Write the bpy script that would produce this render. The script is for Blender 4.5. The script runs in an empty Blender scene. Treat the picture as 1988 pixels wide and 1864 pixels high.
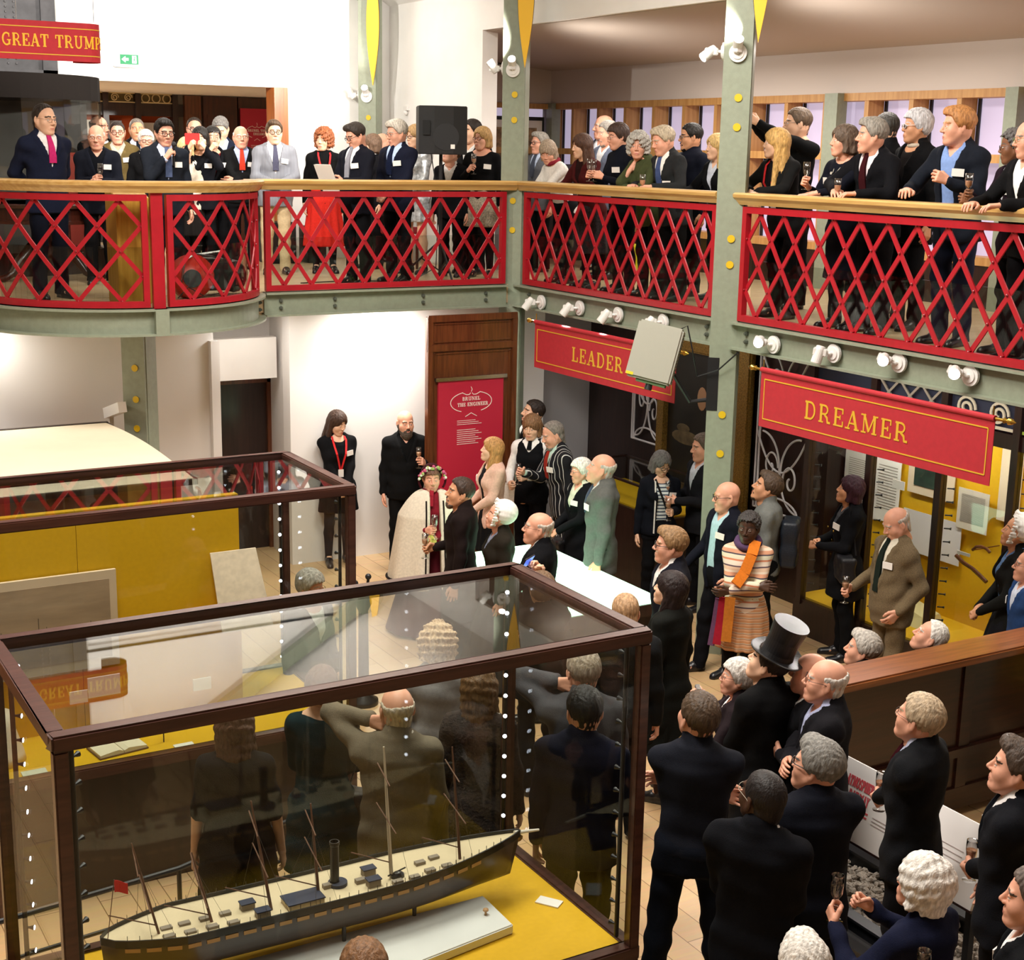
import bpy, bmesh, math, random
import numpy as np
from mathutils import Vector, Matrix
random.seed(7); RNG = np.random.default_rng(11)
SC = bpy.context.scene; COL = SC.collection
PI = math.pi
# ------------------------------------------------------------------ camera (a photographer on the gallery across the hall)
FPX, PITCH, ROLL, YAW = 2807.48, 0.223719, 0.0187533, -0.5297848
CAMZ = 4.45; G = 3.04              # eye height above the ground floor, gallery floor height
def _axes():
    cp, sp = math.cos(PITCH), math.sin(PITCH)
    F = np.array([0, cp, -sp]); X = np.array([1., 0, 0]); U = np.array([0, sp, cp])
    c, s = math.cos(YAW), math.sin(YAW); Z = np.array([[c, -s, 0], [s, c, 0], [0, 0, 1]])
    F, X, U = Z @ F, Z @ X, Z @ U
    cr, sr = math.cos(ROLL), math.sin(ROLL)
    return cr * X + sr * U, -sr * X + cr * U, F
AX, AU, AF = _axes()
CAM = np.array([0., 0, CAMZ])
def ray(px, py): return AF + AX * (px - 994) / FPX - AU * (py - 932) / FPX
def at(px, py, **k):
    """The point of the plane x=, y= or z= that is measured at a pixel of the photograph."""
    (a, v), = k.items(); i = 'xyz'.index(a); d = ray(px, py)
    return Vector(CAM + d * ((v - CAM[i]) / d[i]))
cam = bpy.data.cameras.new('camera'); co = bpy.data.objects.new('camera', cam); COL.objects.link(co)
co.matrix_world = Matrix(((AX[0], AU[0], -AF[0], 0), (AX[1], AU[1], -AF[1], 0), (AX[2], AU[2], -AF[2], CAMZ), (0, 0, 0, 1)))
cam.sensor_width = 36; cam.sensor_fit = 'HORIZONTAL'; cam.lens = FPX / 1988 * 36; cam.clip_start = 0.1; cam.clip_end = 200
SC.camera = co
# ------------------------------------------------------------------ materials
def lin(c):
    if isinstance(c, str): c = [int(c[i:i + 2], 16) / 255 for i in (0, 2, 4)]
    return tuple(((x / 12.92) if x <= .04045 else ((x + .055) / 1.055) ** 2.4) for x in c[:3]) + (1,)
_M = {}
def mat(name, col, rough=.6, metal=0, noise=0, nscale=30, bump=0, bscale=60, spec=.5, emit=0, coat=0, stretch=None, col2=None):
    if name in _M: return _M[name]
    m = bpy.data.materials.new(name); m.use_nodes = True; n = m.node_tree.nodes; l = m.node_tree.links
    b = n['Principled BSDF']; b.inputs['Roughness'].default_value = rough; b.inputs['Metallic'].default_value = metal
    b.inputs['Specular IOR Level'].default_value = spec
    c = lin(col); b.inputs['Base Color'].default_value = c; m.diffuse_color = c
    if coat: b.inputs['Coat Weight'].default_value = coat; b.inputs['Coat Roughness'].default_value = .15
    if emit: b.inputs['Emission Color'].default_value = c; b.inputs['Emission Strength'].default_value = emit
    if noise or bump:
        tc = n.new('ShaderNodeTexCoord'); mp = n.new('ShaderNodeMapping'); l.new(tc.outputs['Object'], mp.inputs['Vector'])
        if stretch: mp.inputs['Scale'].default_value = stretch
        if noise:
            t = n.new('ShaderNodeTexNoise'); t.inputs['Scale'].default_value = nscale; t.inputs['Detail'].default_value = 4
            l.new(mp.outputs[0], t.inputs['Vector'])
            mx = n.new('ShaderNodeMix'); mx.data_type = 'RGBA'
            d = lin(col2) if col2 else tuple(x * (1 - noise) for x in c[:3]) + (1,)
            mx.inputs['A'].default_value = c if col2 else tuple(min(1, x * (1 + noise)) for x in c[:3]) + (1,); mx.inputs['B'].default_value = d
            rp = n.new('ShaderNodeMapRange'); rp.inputs['From Min'].default_value = .35; rp.inputs['From Max'].default_value = .65
            l.new(t.outputs['Fac'], rp.inputs['Value']); l.new(rp.outputs[0], mx.inputs['Factor']); l.new(mx.outputs['Result'], b.inputs['Base Color'])
        if bump:
            t2 = n.new('ShaderNodeTexNoise'); t2.inputs['Scale'].default_value = bscale; l.new(mp.outputs[0], t2.inputs['Vector'])
            bp = n.new('ShaderNodeBump'); bp.inputs['Strength'].default_value = bump; bp.inputs['Distance'].default_value = .01
            l.new(t2.outputs['Fac'], bp.inputs['Height']); l.new(bp.outputs[0], b.inputs['Normal'])
    _M[name] = m; return m
def wood(name, a, b, axis=0, rough=.35, scale=3.0, coat=0):
    """Timber with grain running along one axis."""
    if name in _M: return _M[name]
    st = [14, 14, 14]; st[axis] = 1.2
    return mat(name, a, rough, noise=1, nscale=scale, col2=b, stretch=st, coat=coat, bump=.05, bscale=8)
def glass(name, tint='ffffff', refl=1.0, rough=0.0):
    """Thin clear sheet: lets light straight through and mirrors by Fresnel."""
    if name in _M: return _M[name]
    m = bpy.data.materials.new(name); m.use_nodes = True; n = m.node_tree.nodes; l = m.node_tree.links; n.clear()
    o = n.new('ShaderNodeOutputMaterial'); mx = n.new('ShaderNodeMixShader'); t = n.new('ShaderNodeBsdfTransparent'); g = n.new('ShaderNodeBsdfGlossy')
    t.inputs['Color'].default_value = lin(tint); g.inputs['Roughness'].default_value = rough
    ge = n.new('ShaderNodeNewGeometry'); dt = n.new('ShaderNodeVectorMath'); dt.operation = 'DOT_PRODUCT'; l.new(ge.outputs['Incoming'], dt.inputs[0]); l.new(ge.outputs['Normal'], dt.inputs[1])
    def mth(op, a, b=None):
        q = n.new('ShaderNodeMath'); q.operation = op
        for i, v in enumerate((a, b)):
            if v is None: continue
            if isinstance(v, (int, float)): q.inputs[i].default_value = v
            else: l.new(v, q.inputs[i])
        return q.outputs[0]
    c1 = mth('SUBTRACT', 1, mth('ABSOLUTE', dt.outputs['Value'])); f = mth('ADD', mth('MULTIPLY', mth('POWER', c1, 5), .96), .04)   # Schlick, the same from both faces
    mu = n.new('ShaderNodeMath'); mu.operation = 'MULTIPLY'; mu.inputs[1].default_value = refl
    l.new(f, mu.inputs[0]); l.new(mu.outputs[0], mx.inputs['Fac']); l.new(t.outputs[0], mx.inputs[1]); l.new(g.outputs[0], mx.inputs[2]); l.new(mx.outputs[0], o.inputs['Surface'])
    m.diffuse_color = (.8, .9, 1, .2); _M[name] = m; return m
def stripes(name, cols, axis, freq, rough=.8, wob=0):
    """Cloth with woven stripes across one object axis."""
    if name in _M: return _M[name]
    m = bpy.data.materials.new(name); m.use_nodes = True; n = m.node_tree.nodes; l = m.node_tree.links
    b = n['Principled BSDF']; b.inputs['Roughness'].default_value = rough; b.inputs['Specular IOR Level'].default_value = .2
    tc = n.new('ShaderNodeTexCoord'); sx = n.new('ShaderNodeSeparateXYZ'); l.new(tc.outputs['Object'], sx.inputs[0])
    mu = n.new('ShaderNodeMath'); mu.operation = 'MULTIPLY'; mu.inputs[1].default_value = freq; l.new(sx.outputs[axis], mu.inputs[0])
    src = mu.outputs[0]
    fr = n.new('ShaderNodeMath'); fr.operation = 'FRACT'; l.new(src, fr.inputs[0])
    r = n.new('ShaderNodeValToRGB'); r.color_ramp.interpolation = 'CONSTANT'; e = r.color_ramp.elements
    while len(e) < len(cols): e.new(.5)
    for i, (p, c) in enumerate(cols): e[i].position = p; e[i].color = lin(c)
    l.new(fr.outputs[0], r.inputs[0]); l.new(r.outputs[0], b.inputs['Base Color']); m.diffuse_color = lin(cols[0][1])
    _M[name] = m; return m
# ------------------------------------------------------------------ mesh builder
class MB:
    def __init__(s): s.v = []; s.f = []; s.mi = []
    def add(s, vs, fs, m=0):
        b = len(s.v); s.v.extend([tuple(p) for p in vs]); s.f.extend([tuple(b + i for i in f) for f in fs]); s.mi.extend([m] * len(fs)); return s
    def hexa(s, p, m=0):        # 8 corners: bottom 4 (ccw), top 4
        return s.add(p, [(3, 2, 1, 0), (4, 5, 6, 7), (0, 1, 5, 4), (1, 2, 6, 5), (2, 3, 7, 6), (3, 0, 4, 7)], m)
    def box(s, a, b, m=0):
        (x0, y0, z0), (x1, y1, z1) = a, b
        x0, x1 = sorted((x0, x1)); y0, y1 = sorted((y0, y1)); z0, z1 = sorted((z0, z1))
        return s.hexa([(x0, y0, z0), (x1, y0, z0), (x1, y1, z0), (x0, y1, z0), (x0, y0, z1), (x1, y0, z1), (x1, y1, z1), (x0, y1, z1)], m)
    def bar(s, a, b, w, t, up=(0, 0, 1), m=0):   # rectangular bar from a to b: w along up, t across
        a, b = Vector(a), Vector(b); d = (b - a).normalized(); u = Vector(up); u = (u - d * u.dot(d))
        u = u.normalized() if u.length > 1e-4 else Vector((1, 0, 0)); r = d.cross(u) * t / 2; u = u * w / 2
        return s.hexa([a - u - r, b - u - r, b - u + r, a - u + r, a + u - r, b + u - r, b + u + r, a + u + r], m)
    def tube(s, pts, r, n=8, m=0, closed=False, cap=True):
        pts = [Vector(p) for p in pts]; k = len(pts); rr = r if isinstance(r, (list, tuple)) else [r] * k
        vs = []; ref = None
        for i, p in enumerate(pts):
            if closed: d = pts[(i + 1) % k] - pts[i - 1]
            else: d = pts[min(i + 1, k - 1)] - pts[max(i - 1, 0)]
            if d.length < 1e-9: d = Vector((0, 0, 1))
            d.normalize()
            if ref is None: ref = Vector((0, 0, 1)) if abs(d.z) < .9 else Vector((1, 0, 0))
            u = ref - d * ref.dot(d)
            if u.length < 1e-4: u = d.orthogonal()
            u.normalize(); ref = u; w = d.cross(u)
            for j in range(n):
                a = 2 * PI * j / n; vs.append(p + (u * math.cos(a) + w * math.sin(a)) * rr[i])
        fs = []
        for i in range(k if closed else k - 1):
            for j in range(n):
                a = i * n + j; b = i * n + (j + 1) % n; c = ((i + 1) % k) * n + (j + 1) % n; d = ((i + 1) % k) * n + j
                fs.append((a, b, c, d))
        if cap and not closed: fs.append(tuple(reversed(range(n)))); fs.append(tuple((k - 1) * n + j for j in range(n)))
        return s.add(vs, fs, m)
    def lathe(s, prof, c=(0, 0, 0), n=16, m=0, M=None):   # (radius, height) pairs about z
        vs = []; c = Vector(c)
        for r, z in prof:
            for j in range(n):
                a = 2 * PI * j / n; p = Vector((r * math.cos(a), r * math.sin(a), z)); vs.append((M @ p if M else p) + c)
        fs = [(i * n + j, i * n + (j + 1) % n, (i + 1) * n + (j + 1) % n, (i + 1) * n + j) for i in range(len(prof) - 1) for j in range(n)]
        if prof[0][0] > 1e-6: fs.append(tuple(reversed(range(n))))
        if prof[-1][0] > 1e-6: fs.append(tuple((len(prof) - 1) * n + j for j in range(n)))
        return s.add(vs, fs, m)
    def ball(s, c, r, n=10, m=0):
        rr = (r, r, r) if not isinstance(r, (tuple, list)) else r; k = max(4, n // 2)
        vs = [(c[0] + rr[0] * math.sin(PI * i / k) * math.cos(2 * PI * j / n), c[1] + rr[1] * math.sin(PI * i / k) * math.sin(2 * PI * j / n), c[2] - rr[2] * math.cos(PI * i / k)) for i in range(k + 1) for j in range(n)]
        return s.add(vs, [(i * n + j, i * n + (j + 1) % n, (i + 1) * n + (j + 1) % n, (i + 1) * n + j) for i in range(k) for j in range(n)], m)
    def prism(s, poly, h, M=None, m=0):        # polygon in xy extruded by h along z, placed by M
        k = len(poly); vs = [Vector((x, y, 0)) for x, y in poly] + [Vector((x, y, h)) for x, y in poly]
        if M: vs = [M @ v for v in vs]
        return s.add(vs, [tuple(reversed(range(k))), tuple(range(k, 2 * k))] + [(i, (i + 1) % k, k + (i + 1) % k, k + i) for i in range(k)], m)
    def mapped(s, f, m0=0):
        s.v = [tuple(f(*p)) for p in s.v]; return s
    def mesh(s, name, mats, smooth=False):
        me = bpy.data.meshes.new(name); me.from_pydata(s.v, [], s.f); 
        for q in (mats if isinstance(mats, (list, tuple)) else [mats]): me.materials.append(q)
        if any(s.mi): me.polygons.foreach_set('material_index', s.mi)
        if smooth: me.polygons.foreach_set('use_smooth', [True] * len(me.polygons))
        me.update(); return me
    def obj(s, name, mats, parent=None, smooth=False, bevel=0, fix=True):
        me = s.mesh(name, mats, smooth)
        if fix:
            bm = bmesh.new(); bm.from_mesh(me); bmesh.ops.remove_doubles(bm, verts=bm.verts, dist=1e-6)
            bmesh.ops.recalc_face_normals(bm, faces=bm.faces)
            if bevel:
                bmesh.ops.bevel(bm, geom=[e for e in bm.edges if e.is_manifold and e.calc_face_angle(0) > .6], offset=bevel, segments=2, affect='EDGES', clamp_overlap=True)
            bm.to_mesh(me); bm.free()
        return link(name, me, parent)
def link(name, me, parent=None, loc=None):
    o = bpy.data.objects.new(name, me); COL.objects.link(o)
    if parent is not None: o.parent = parent; o.matrix_parent_inverse = PINV.get(parent.name) or Matrix()
    if loc is not None: o.location = loc
    return o
PINV = {}
def tag(o, label=None, cat=None, group=None, kind=None):
    if label: o['label'] = label
    if cat: o['category'] = cat
    if group: o['group'] = group
    if kind: o['kind'] = kind
    return o
def thing(name, label, cat, loc=(0, 0, 0), rotz=0, group=None, M=None, world=True):
    """Empty at a thing's base. world=True: parts are given in world coordinates; False: in the thing's own."""
    o = bpy.data.objects.new(name, None); COL.objects.link(o); o.empty_display_size = .1
    Mx = M if M is not None else Matrix.Translation(Vector(loc)) @ Matrix.Rotation(rotz, 4, 'Z')
    o.matrix_world = Mx
    if world: PINV[o.name] = Mx.inverted()
    return tag(o, label, cat, group)
def dup(root, loc=None, M=None, label=None, group=None):
    r = root.copy(); COL.objects.link(r)
    if M is not None: r.matrix_world = M
    if loc is not None: r.location = loc
    if label: r['label'] = label
    if group: r['group'] = group
    for ch in list(root.children):
        c = ch.copy(); COL.objects.link(c); c.parent = r
        for g in ch.children:
            d = g.copy(); COL.objects.link(d); d.parent = c
    return r
def struct(name, mb, m, parent=None, **k):
    o = mb.obj(name, m, parent, **k)
    if parent is None: o['kind'] = 'structure'
    return o
def disc(mb, c, nrm, r, t=.004, n=16, m=0):
    c = Vector(c); q = Vector(nrm).normalized().to_track_quat('Z', 'Y').to_matrix().to_4x4()
    mb.prism([(r * math.cos(2 * PI * i / n), r * math.sin(2 * PI * i / n)) for i in range(n)], t, Matrix.Translation(c) @ q, m); return mb
def rod(mb, a, b, r0, r1=None, n=10, m=0): return mb.tube([a, b], [r0, r0 if r1 is None else r1], n, m)
# ------------------------------------------------------------------ slab-serif lettering: bars in a unit-height box
def _arc(cx, cy, rx, ry, a0, a1, n=8): return [(cx + rx * math.cos(math.radians(a0 + (a1 - a0) * i / n)), cy + ry * math.sin(math.radians(a0 + (a1 - a0) * i / n))) for i in range(n + 1)]
T_, t_ = .17, .085
def _V(x, y0=0, y1=1): return ([(x, y0), (x, y1)], T_)
def _S(x, y, w=.3): return ([(x - w / 2, y), (x + w / 2, y)], t_)
def _ser(*xs): return [_S(x, y + (t_ / 2 if y == 0 else -t_ / 2)) for x, y in xs]
GL = {
 'A': (.8, [([(.12, 0), (.4, 1)], t_), ([(.4, 1), (.68, 0)], T_), ([(.22, .33), (.6, .33)], t_)] + _ser((.12, 0), (.68, 0))),
 'B': (.7, [_V(.17), ([(.1, .96), (.35, .96)] + _arc(.35, .75, .2, .21, 90, -90) + [(.17, .54)], .1), ([(.17, .52), (.38, .52)] + _arc(.38, .28, .22, .24, 90, -90) + [(.1, .04)], .1)]),
 'C': (.75, [(_arc(.42, .5, .32, .46, 50, 310, 14), .13), ([(.64, .62), (.64, .95)], t_)]),
 'D': (.8, [_V(.17), ([(.06, .955), (.38, .955)] + _arc(.38, .5, .3, .455, 90, -90, 12) + [(.06, .045)], .11)]),
 'E': (.68, [_V(.17), ([(.05, .955), (.6, .955), (.6, .72)], t_), ([(.05, .045), (.62, .045), (.62, .3)], t_), ([(.17, .5), (.44, .5)], t_), ([(.44, .38), (.44, .62)], t_)]),
 'G': (.82, [(_arc(.42, .5, .33, .46, 50, 300, 14), .13), ([(.65, 0.05), (.65, .42)], .14), ([(.45, .42), (.8, .42)], t_), ([(.64, .65), (.64, .95)], t_)]),
 'H': (.86, [_V(.18), _V(.66), ([(.18, .5), (.66, .5)], t_)] + _ser((.18, 0), (.18, 1), (.66, 0), (.66, 1))),
 'I': (.4, [_V(.2)] + _ser((.2, 0), (.2, 1))),
 'L': (.64, [_V(.17), ([(.03, .045), (.58, .045), (.58, .33)], t_)] + _ser((.17, 1))),
 'M': (1.0, [([(.16, 0), (.16, 1)], t_), ([(.16, 1), (.47, .1)], .14), ([(.47, .1), (.78, 1)], t_), _V(.8)] + _ser((.16, 0), (.12, 1), (.8, 0), (.84, 1))),
 'N': (.86, [([(.16, 0), (.16, 1)], t_), ([(.16, 1), (.68, 0)], .16), ([(.68, 0), (.68, 1)], t_)] + _ser((.16, 0), (.12, 1), (.68, 1))),
 'O': (.82, [(_arc(.41, .5, .32, .455, 0, 360, 20), .13)]),
 'P': (.7, [_V(.17), ([(.06, .955), (.36, .955)] + _arc(.36, .7, .24, .255, 90, -90) + [(.17, .445)], .1)] + _ser((.17, 0))),
 'R': (.8, [_V(.17), ([(.06, .955), (.36, .955)] + _arc(.36, .72, .22, .235, 90, -90) + [(.17, .485)], .1), ([(.36, .48), (.56, .3), (.6, .06), (.76, .06)], .12)] + _ser((.17, 0))),
 'S': (.66, [(_arc(.33, .73, .22, .23, 20, 270, 10) + _arc(.33, .27, .24, .23, 90, -160, 10), .12), ([(.55, .7), (.55, .97)], .07), ([(.09, .03), (.09, .3)], .07)]),
 'T': (.76, [_V(.38), ([(.06, .7), (.06, .955), (.7, .955), (.7, .7)], t_)] + _ser((.38, 0))),
 'U': (.84, [([(.18, 1), (.18, .35)] + _arc(.41, .32, .235, .28, 180, 360, 10) + [(.65, 1)], .12)] + _ser((.18, 1), (.65, 1))),
 'W': (1.1, [([(.1, 1), (.32, 0)], .16), ([(.32, 0), (.53, .9)], t_), ([(.53, .9), (.74, 0)], .16), ([(.74, 0), (.96, 1)], t_)] + _ser((.1, 1), (.96, 1))),
 'Y': (.78, [([(.1, 1), (.38, .45)], .15), ([(.38, .45), (.68, 1)], t_), _V(.38, 0, .5)] + _ser((.1, 1), (.68, 1), (.38, 0))),
 'F': (.64, [_V(.17), ([(.05, .955), (.58, .955), (.58, .7)], t_), ([(.17, .5), (.44, .5)], t_)] + _ser((.17, 0))),
 'V': (.78, [([(.1, 1), (.4, 0)], .16), ([(.4, 0), (.68, 1)], t_)] + _ser((.1, 1), (.68, 1))), ' ': (.42, [])}
SK = [0.0]
def strip2d(mb, pts, w, th=.004, m=0):
    for i in range(len(pts) - 1):
        a, b = Vector(pts[i]).to_2d(), Vector(pts[i + 1]).to_2d(); d = b - a
        if d.length < 1e-6: continue
        d.normalize(); e = d * (w * .5 if len(pts) > 2 and False else 0.0) + d * (w * .18 if len(pts) > 2 else 0); n_ = Vector((-d.y, d.x)) * w / 2
        q = [a - e - n_, b + e - n_, b + e + n_, a - e + n_]
        mb.hexa([(p.x, p.y, 0) for p in q] + [(p.x, p.y, th + .0003 * (i % 4) + SK[0]) for p in q], m)
    SK[0] = (SK[0] + .00017) % .001
def text_mb(txt, h, cx=0, cy=0, th=.004, gap=.08, mb=None, left=False, m=0, sx=1.0):
    mb = mb or MB(); W = sum(GL[c][0] + gap for c in txt) - gap; x = cx / h / sx if left else cx / h / sx - W / 2
    for c in txt:
        w, st = GL[c]
        for pts, lw in st: strip2d(mb, [((x + px) * h * sx, cy + (py - .5) * h) for px, py in pts], lw * h, th, m)
        x += w + gap
    return mb
def frame_of(o, xdir, ydir):
    x = Vector(xdir).normalized(); z = x.cross(Vector(ydir)).normalized(); y = z.cross(x)
    M = Matrix.Identity(4)
    for i in range(3): M[i][0], M[i][1], M[i][2], M[i][3] = x[i], y[i], z[i], o[i]
    return M
# ================================================================== the building
WHITE = mat('white_plaster', 'f1eeea', .7, noise=.02, nscale=3)
CREAM = mat('cream_plaster', 'eae4da', .75)
GREYW = mat('grey_plaster', 'b9b7ba', .8)
TAUPE = mat('taupe_soffit', 'b5a79b', .8)
SAGE = mat('sage_paint', '8d9481', .42, noise=.05, nscale=20, bump=.08, bscale=120)
RED = mat('red_gloss_paint', 'a81a26', .32, noise=.06, nscale=12, bump=.06, bscale=150)
OAK = wood('oak_rail', 'd3ab6b', 'bf9350', 0, .3, 2.2, .3)
OAKY = wood('oak_rail_along', 'd3ab6b', 'bf9350', 1, .3, 2.2, .3)
PINE = wood('pine_frame', 'c8995d', 'b4834a', 2, .5, 2)
MAHO = wood('mahogany', '4a2114', '34130c', 2, .3, 2, .4)
DARKW = wood('dark_stained_wood', '2c1712', '1e0e0b', 2, .4, 2, .2)
WALNUT = wood('walnut_panel', '6b3a1e', '532a14', 2, .3, 2.5, .3)
CASEW = wood('case_mahogany', '4f2e24', '3d2019', 0, .35, 2.5, .3)
YEL = mat('yellow_board', 'dcab00', .75, noise=.03, nscale=40)
BLACK = mat('black_steel', '17171a', .45, noise=.1, nscale=15)
BRASS = mat('brass', 'c9a24a', .25, 1)
GOLD = mat('gilt_frame', '8a6a30', .4, .5, noise=.35, nscale=60, bump=.6, bscale=90)
PAPER = mat('paper_white', 'efe9e2', .8)
WPL = mat('white_plastic', 'e6e3df', .35)
GLASS = glass('clear_glass', 'f4f6f4', 1.0)
GLASSV = glass('case_side_glass', 'f6f8f6', .3)
GLASSR = glass('case_rear_glass', 'f6f8f6', .6)
GLASSD = glass('display_glass', 'f0f3f1', .8)
# plank floor
def plank_floor(name, a, b, c, rot=0):
    m = bpy.data.materials.new(name); m.use_nodes = True; n = m.node_tree.nodes; l = m.node_tree.links; p = n['Principled BSDF']; p.inputs['Roughness'].default_value = .38
    tc = n.new('ShaderNodeTexCoord'); mp = n.new('ShaderNodeMapping'); mp.inputs['Rotation'].default_value[2] = rot; l.new(tc.outputs['Object'], mp.inputs[0])
    br = n.new('ShaderNodeTexBrick'); l.new(mp.outputs[0], br.inputs['Vector']); br.inputs['Color1'].default_value = lin(a); br.inputs['Color2'].default_value = lin(b); br.inputs['Mortar'].default_value = lin(c)
    br.inputs['Scale'].default_value = 1; br.inputs['Brick Width'].default_value = 1.5; br.inputs['Row Height'].default_value = .19; br.inputs['Mortar Size'].default_value = .003; br.offset = .37
    t = n.new('ShaderNodeTexNoise'); t.inputs['Scale'].default_value = 6; t.inputs['Detail'].default_value = 6; m2 = n.new('ShaderNodeMapping'); m2.inputs['Rotation'].default_value[2] = rot; m2.inputs['Scale'].default_value = (.6, 6, 1); l.new(tc.outputs['Object'], m2.inputs[0]); l.new(m2.outputs[0], t.inputs['Vector'])
    mx = n.new('ShaderNodeMix'); mx.data_type = 'RGBA'; mx.blend_type = 'MULTIPLY'; mx.inputs['Factor'].default_value = .25; l.new(br.outputs['Color'], mx.inputs['A']); l.new(t.outputs['Color'], mx.inputs['B']); l.new(mx.outputs['Result'], p.inputs['Base Color'])
    return m
FLOORM = plank_floor('light_oak_planks', 'dcb98c', 'd0aa7a', '8a6a48', PI / 2)
FLOORG = plank_floor('gallery_planks', 'd9bd96', 'cfb08a', '9a7c58', 0)
struct('floor', MB().box((-6, -3, -.2), (13, 24, 0)), FLOORM)
# gallery floors (back and right) and the bowed balcony
BC, BR = Vector((3.74, 13.88)), 1.36                       # centre and radius of the bow
A0 = math.atan2(13.59 - 13.88, 1.329); A1 = -PI - A0       # ends of the bow on the straight edge
def bow(ang, r=BR): return Vector((BC.x + r * math.cos(ang), BC.y + r * math.sin(ang), 0))
gf = MB().box((-6, 13.66, 2.84), (13, 24, G)).box((8.05, -3, 2.84), (13, 13.66, G))
arcp = [(BC.x + (BR - .06) * math.cos(A0 + (A1 - A0) * i / 24), BC.y + (BR - .06) * math.sin(A0 + (A1 - A0) * i / 24)) for i in range(25)]
gf.prism([(p[0], min(p[1], 13.66)) for p in arcp][::-1], .2, Matrix.Translation((0, 0, 2.84)))
struct('gallery_floor', gf, FLOORG)
struct('gallery_soffit', MB().box((-6, 13.7, 2.80), (13, 24, 2.835)).box((8.1, -3, 2.80), (13, 13.7, 2.835)), mat('soffit_paint', 'c9bfae', .8))
struct('near_gallery_floor', MB().box((-6, -3, 2.80), (7.9, .8, G)), FLOORG)
# nave shell: roof slopes, outer walls
rz = 6.24
struct('ceiling', MB().hexa([(2.2, -3, 9.9), (8.6, -3, rz - .12), (8.6, 17.9, rz - .12), (2.2, 17.9, 9.9), (2.2, -3, 10), (8.6, -3, rz), (8.6, 17.9, rz), (2.2, 17.9, 10)])
       .hexa([(-6, -3, 5.4), (2.2, -3, 9.9), (2.2, 17.9, 9.9), (-6, 17.9, 5.4), (-6, -3, 5.5), (2.2, -3, 10), (2.2, 17.9, 10), (-6, 17.9, 5.5)]), WHITE)
struct('wall_left', MB().box((-6.2, -3, 0), (-6, 24, 5.6)), mat('dark_taupe_paint', '8a8078', .8))  # unseen wall, kept dark taupe against haze in the case glass
struct('wall_front', MB().box((-6, -3.2, 0), (13, -3, 10)), mat('dark_gallery_wall', '4a403a', .8))
struct('wall_back', MB().box((6.95, 17.7, G), (8.4, 17.9, 10)).box((-6, 17.7, 5.17), (6.95, 17.9, 10)), WHITE)
struct('wall_right', MB().box((8.4, 15.2, G), (8.6, 17.9, 6.3)).box((8.4, -3, 5.80), (8.6, 15.2, 6.3)), WHITE)
# back room behind the opening
struct('wall_rear', MB().box((-6, 22, G), (8.8, 22.2, 6)).box((8.6, 17.9, G), (8.75, 22, 5.3)), CREAM)
struct('ceiling_rear', MB().box((-6, 17.9, 5.17), (8.75, 22, 5.3)), WHITE)
# right aisle: end wall, sloping soffit, fascia over the windows
struct('wall_end', MB().box((8.6, 18, G), (11.4, 18.2, 6.2)), GREYW)
struct('ceiling_aisle', MB().hexa([(8.45, -3, 5.79), (11.2, -3, 5.53), (11.2, 18, 5.53), (8.45, 18, 5.79), (8.45, -3, 5.86), (11.2, -3, 5.61), (11.2, 18, 5.61), (8.45, 18, 5.86)]), TAUPE)
struct('wall_fascia', MB().box((11, -3, 5.11), (11.3, 18, 5.6)).box((8.6, 17.9, 5.11), (11.02, 18, 5.6)), mat('fascia_paint', 'cfc4bb', .8))
struct('wall_dado', MB().box((11, -3, G), (11.4, 18, 3.45)), DARKW)
# window wall: timber grid with lavender evening panes
DUSK = mat('dusk_sky_pane', 'b3a9c2', .4, noise=.05, nscale=2, emit=.5)
win = MB(); panes = MB()
ys = [15.42 - .634 * k for k in range(-4, 23)]
for y in ys: win.box((11.0, y - .03, 3.45), (11.22, y + .03, 5.11))
for z0, z1 in ((5.03, 5.11), (4.42, 4.5), (3.45, 3.53)): win.box((10.99, 18 if z1 > 9 else -1, z0), (11.22, 18, z1))
w1 = struct('window_1', win, PINE)
for y in ys[:-1]: pass
struct('window_pane', MB().box((11.24, -1, 3.45), (11.28, 18, 5.11)), DUSK, w1)
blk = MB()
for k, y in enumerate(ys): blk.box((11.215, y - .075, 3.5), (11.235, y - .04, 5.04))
struct('window_shade_strip', blk, BLACK, w1)  # black strips beside the mullions, put in as shade
struct('wall_outer', MB().box((11.3, -3, G), (11.4, 18, 5.2)), GREYW)
struct('trim_1', MB().box((10.93, 17.75, G), (11.07, 17.9, 5.11)).box((10.9, 11.95, G), (11.04, 12.15, 5.11)).box((10.9, 9.55, G), (11.04, 9.7, 5.11)), SAGE)
ew = MB()
for x in (8.7, 9.35, 10.0, 10.55): ew.box((x, 17.86, 3.5), (x + .06, 17.99, 5.1))
ew.box((8.7, 17.86, 4.42), (11, 17.99, 4.5)).box((8.7, 17.86, 5.03), (11, 17.99, 5.1))
w2 = struct('window_2', ew, PINE); struct('window_pane', MB().box((10.1, 17.95, 3.5), (10.9, 17.985, 5.1)), DUSK, w2)
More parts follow.
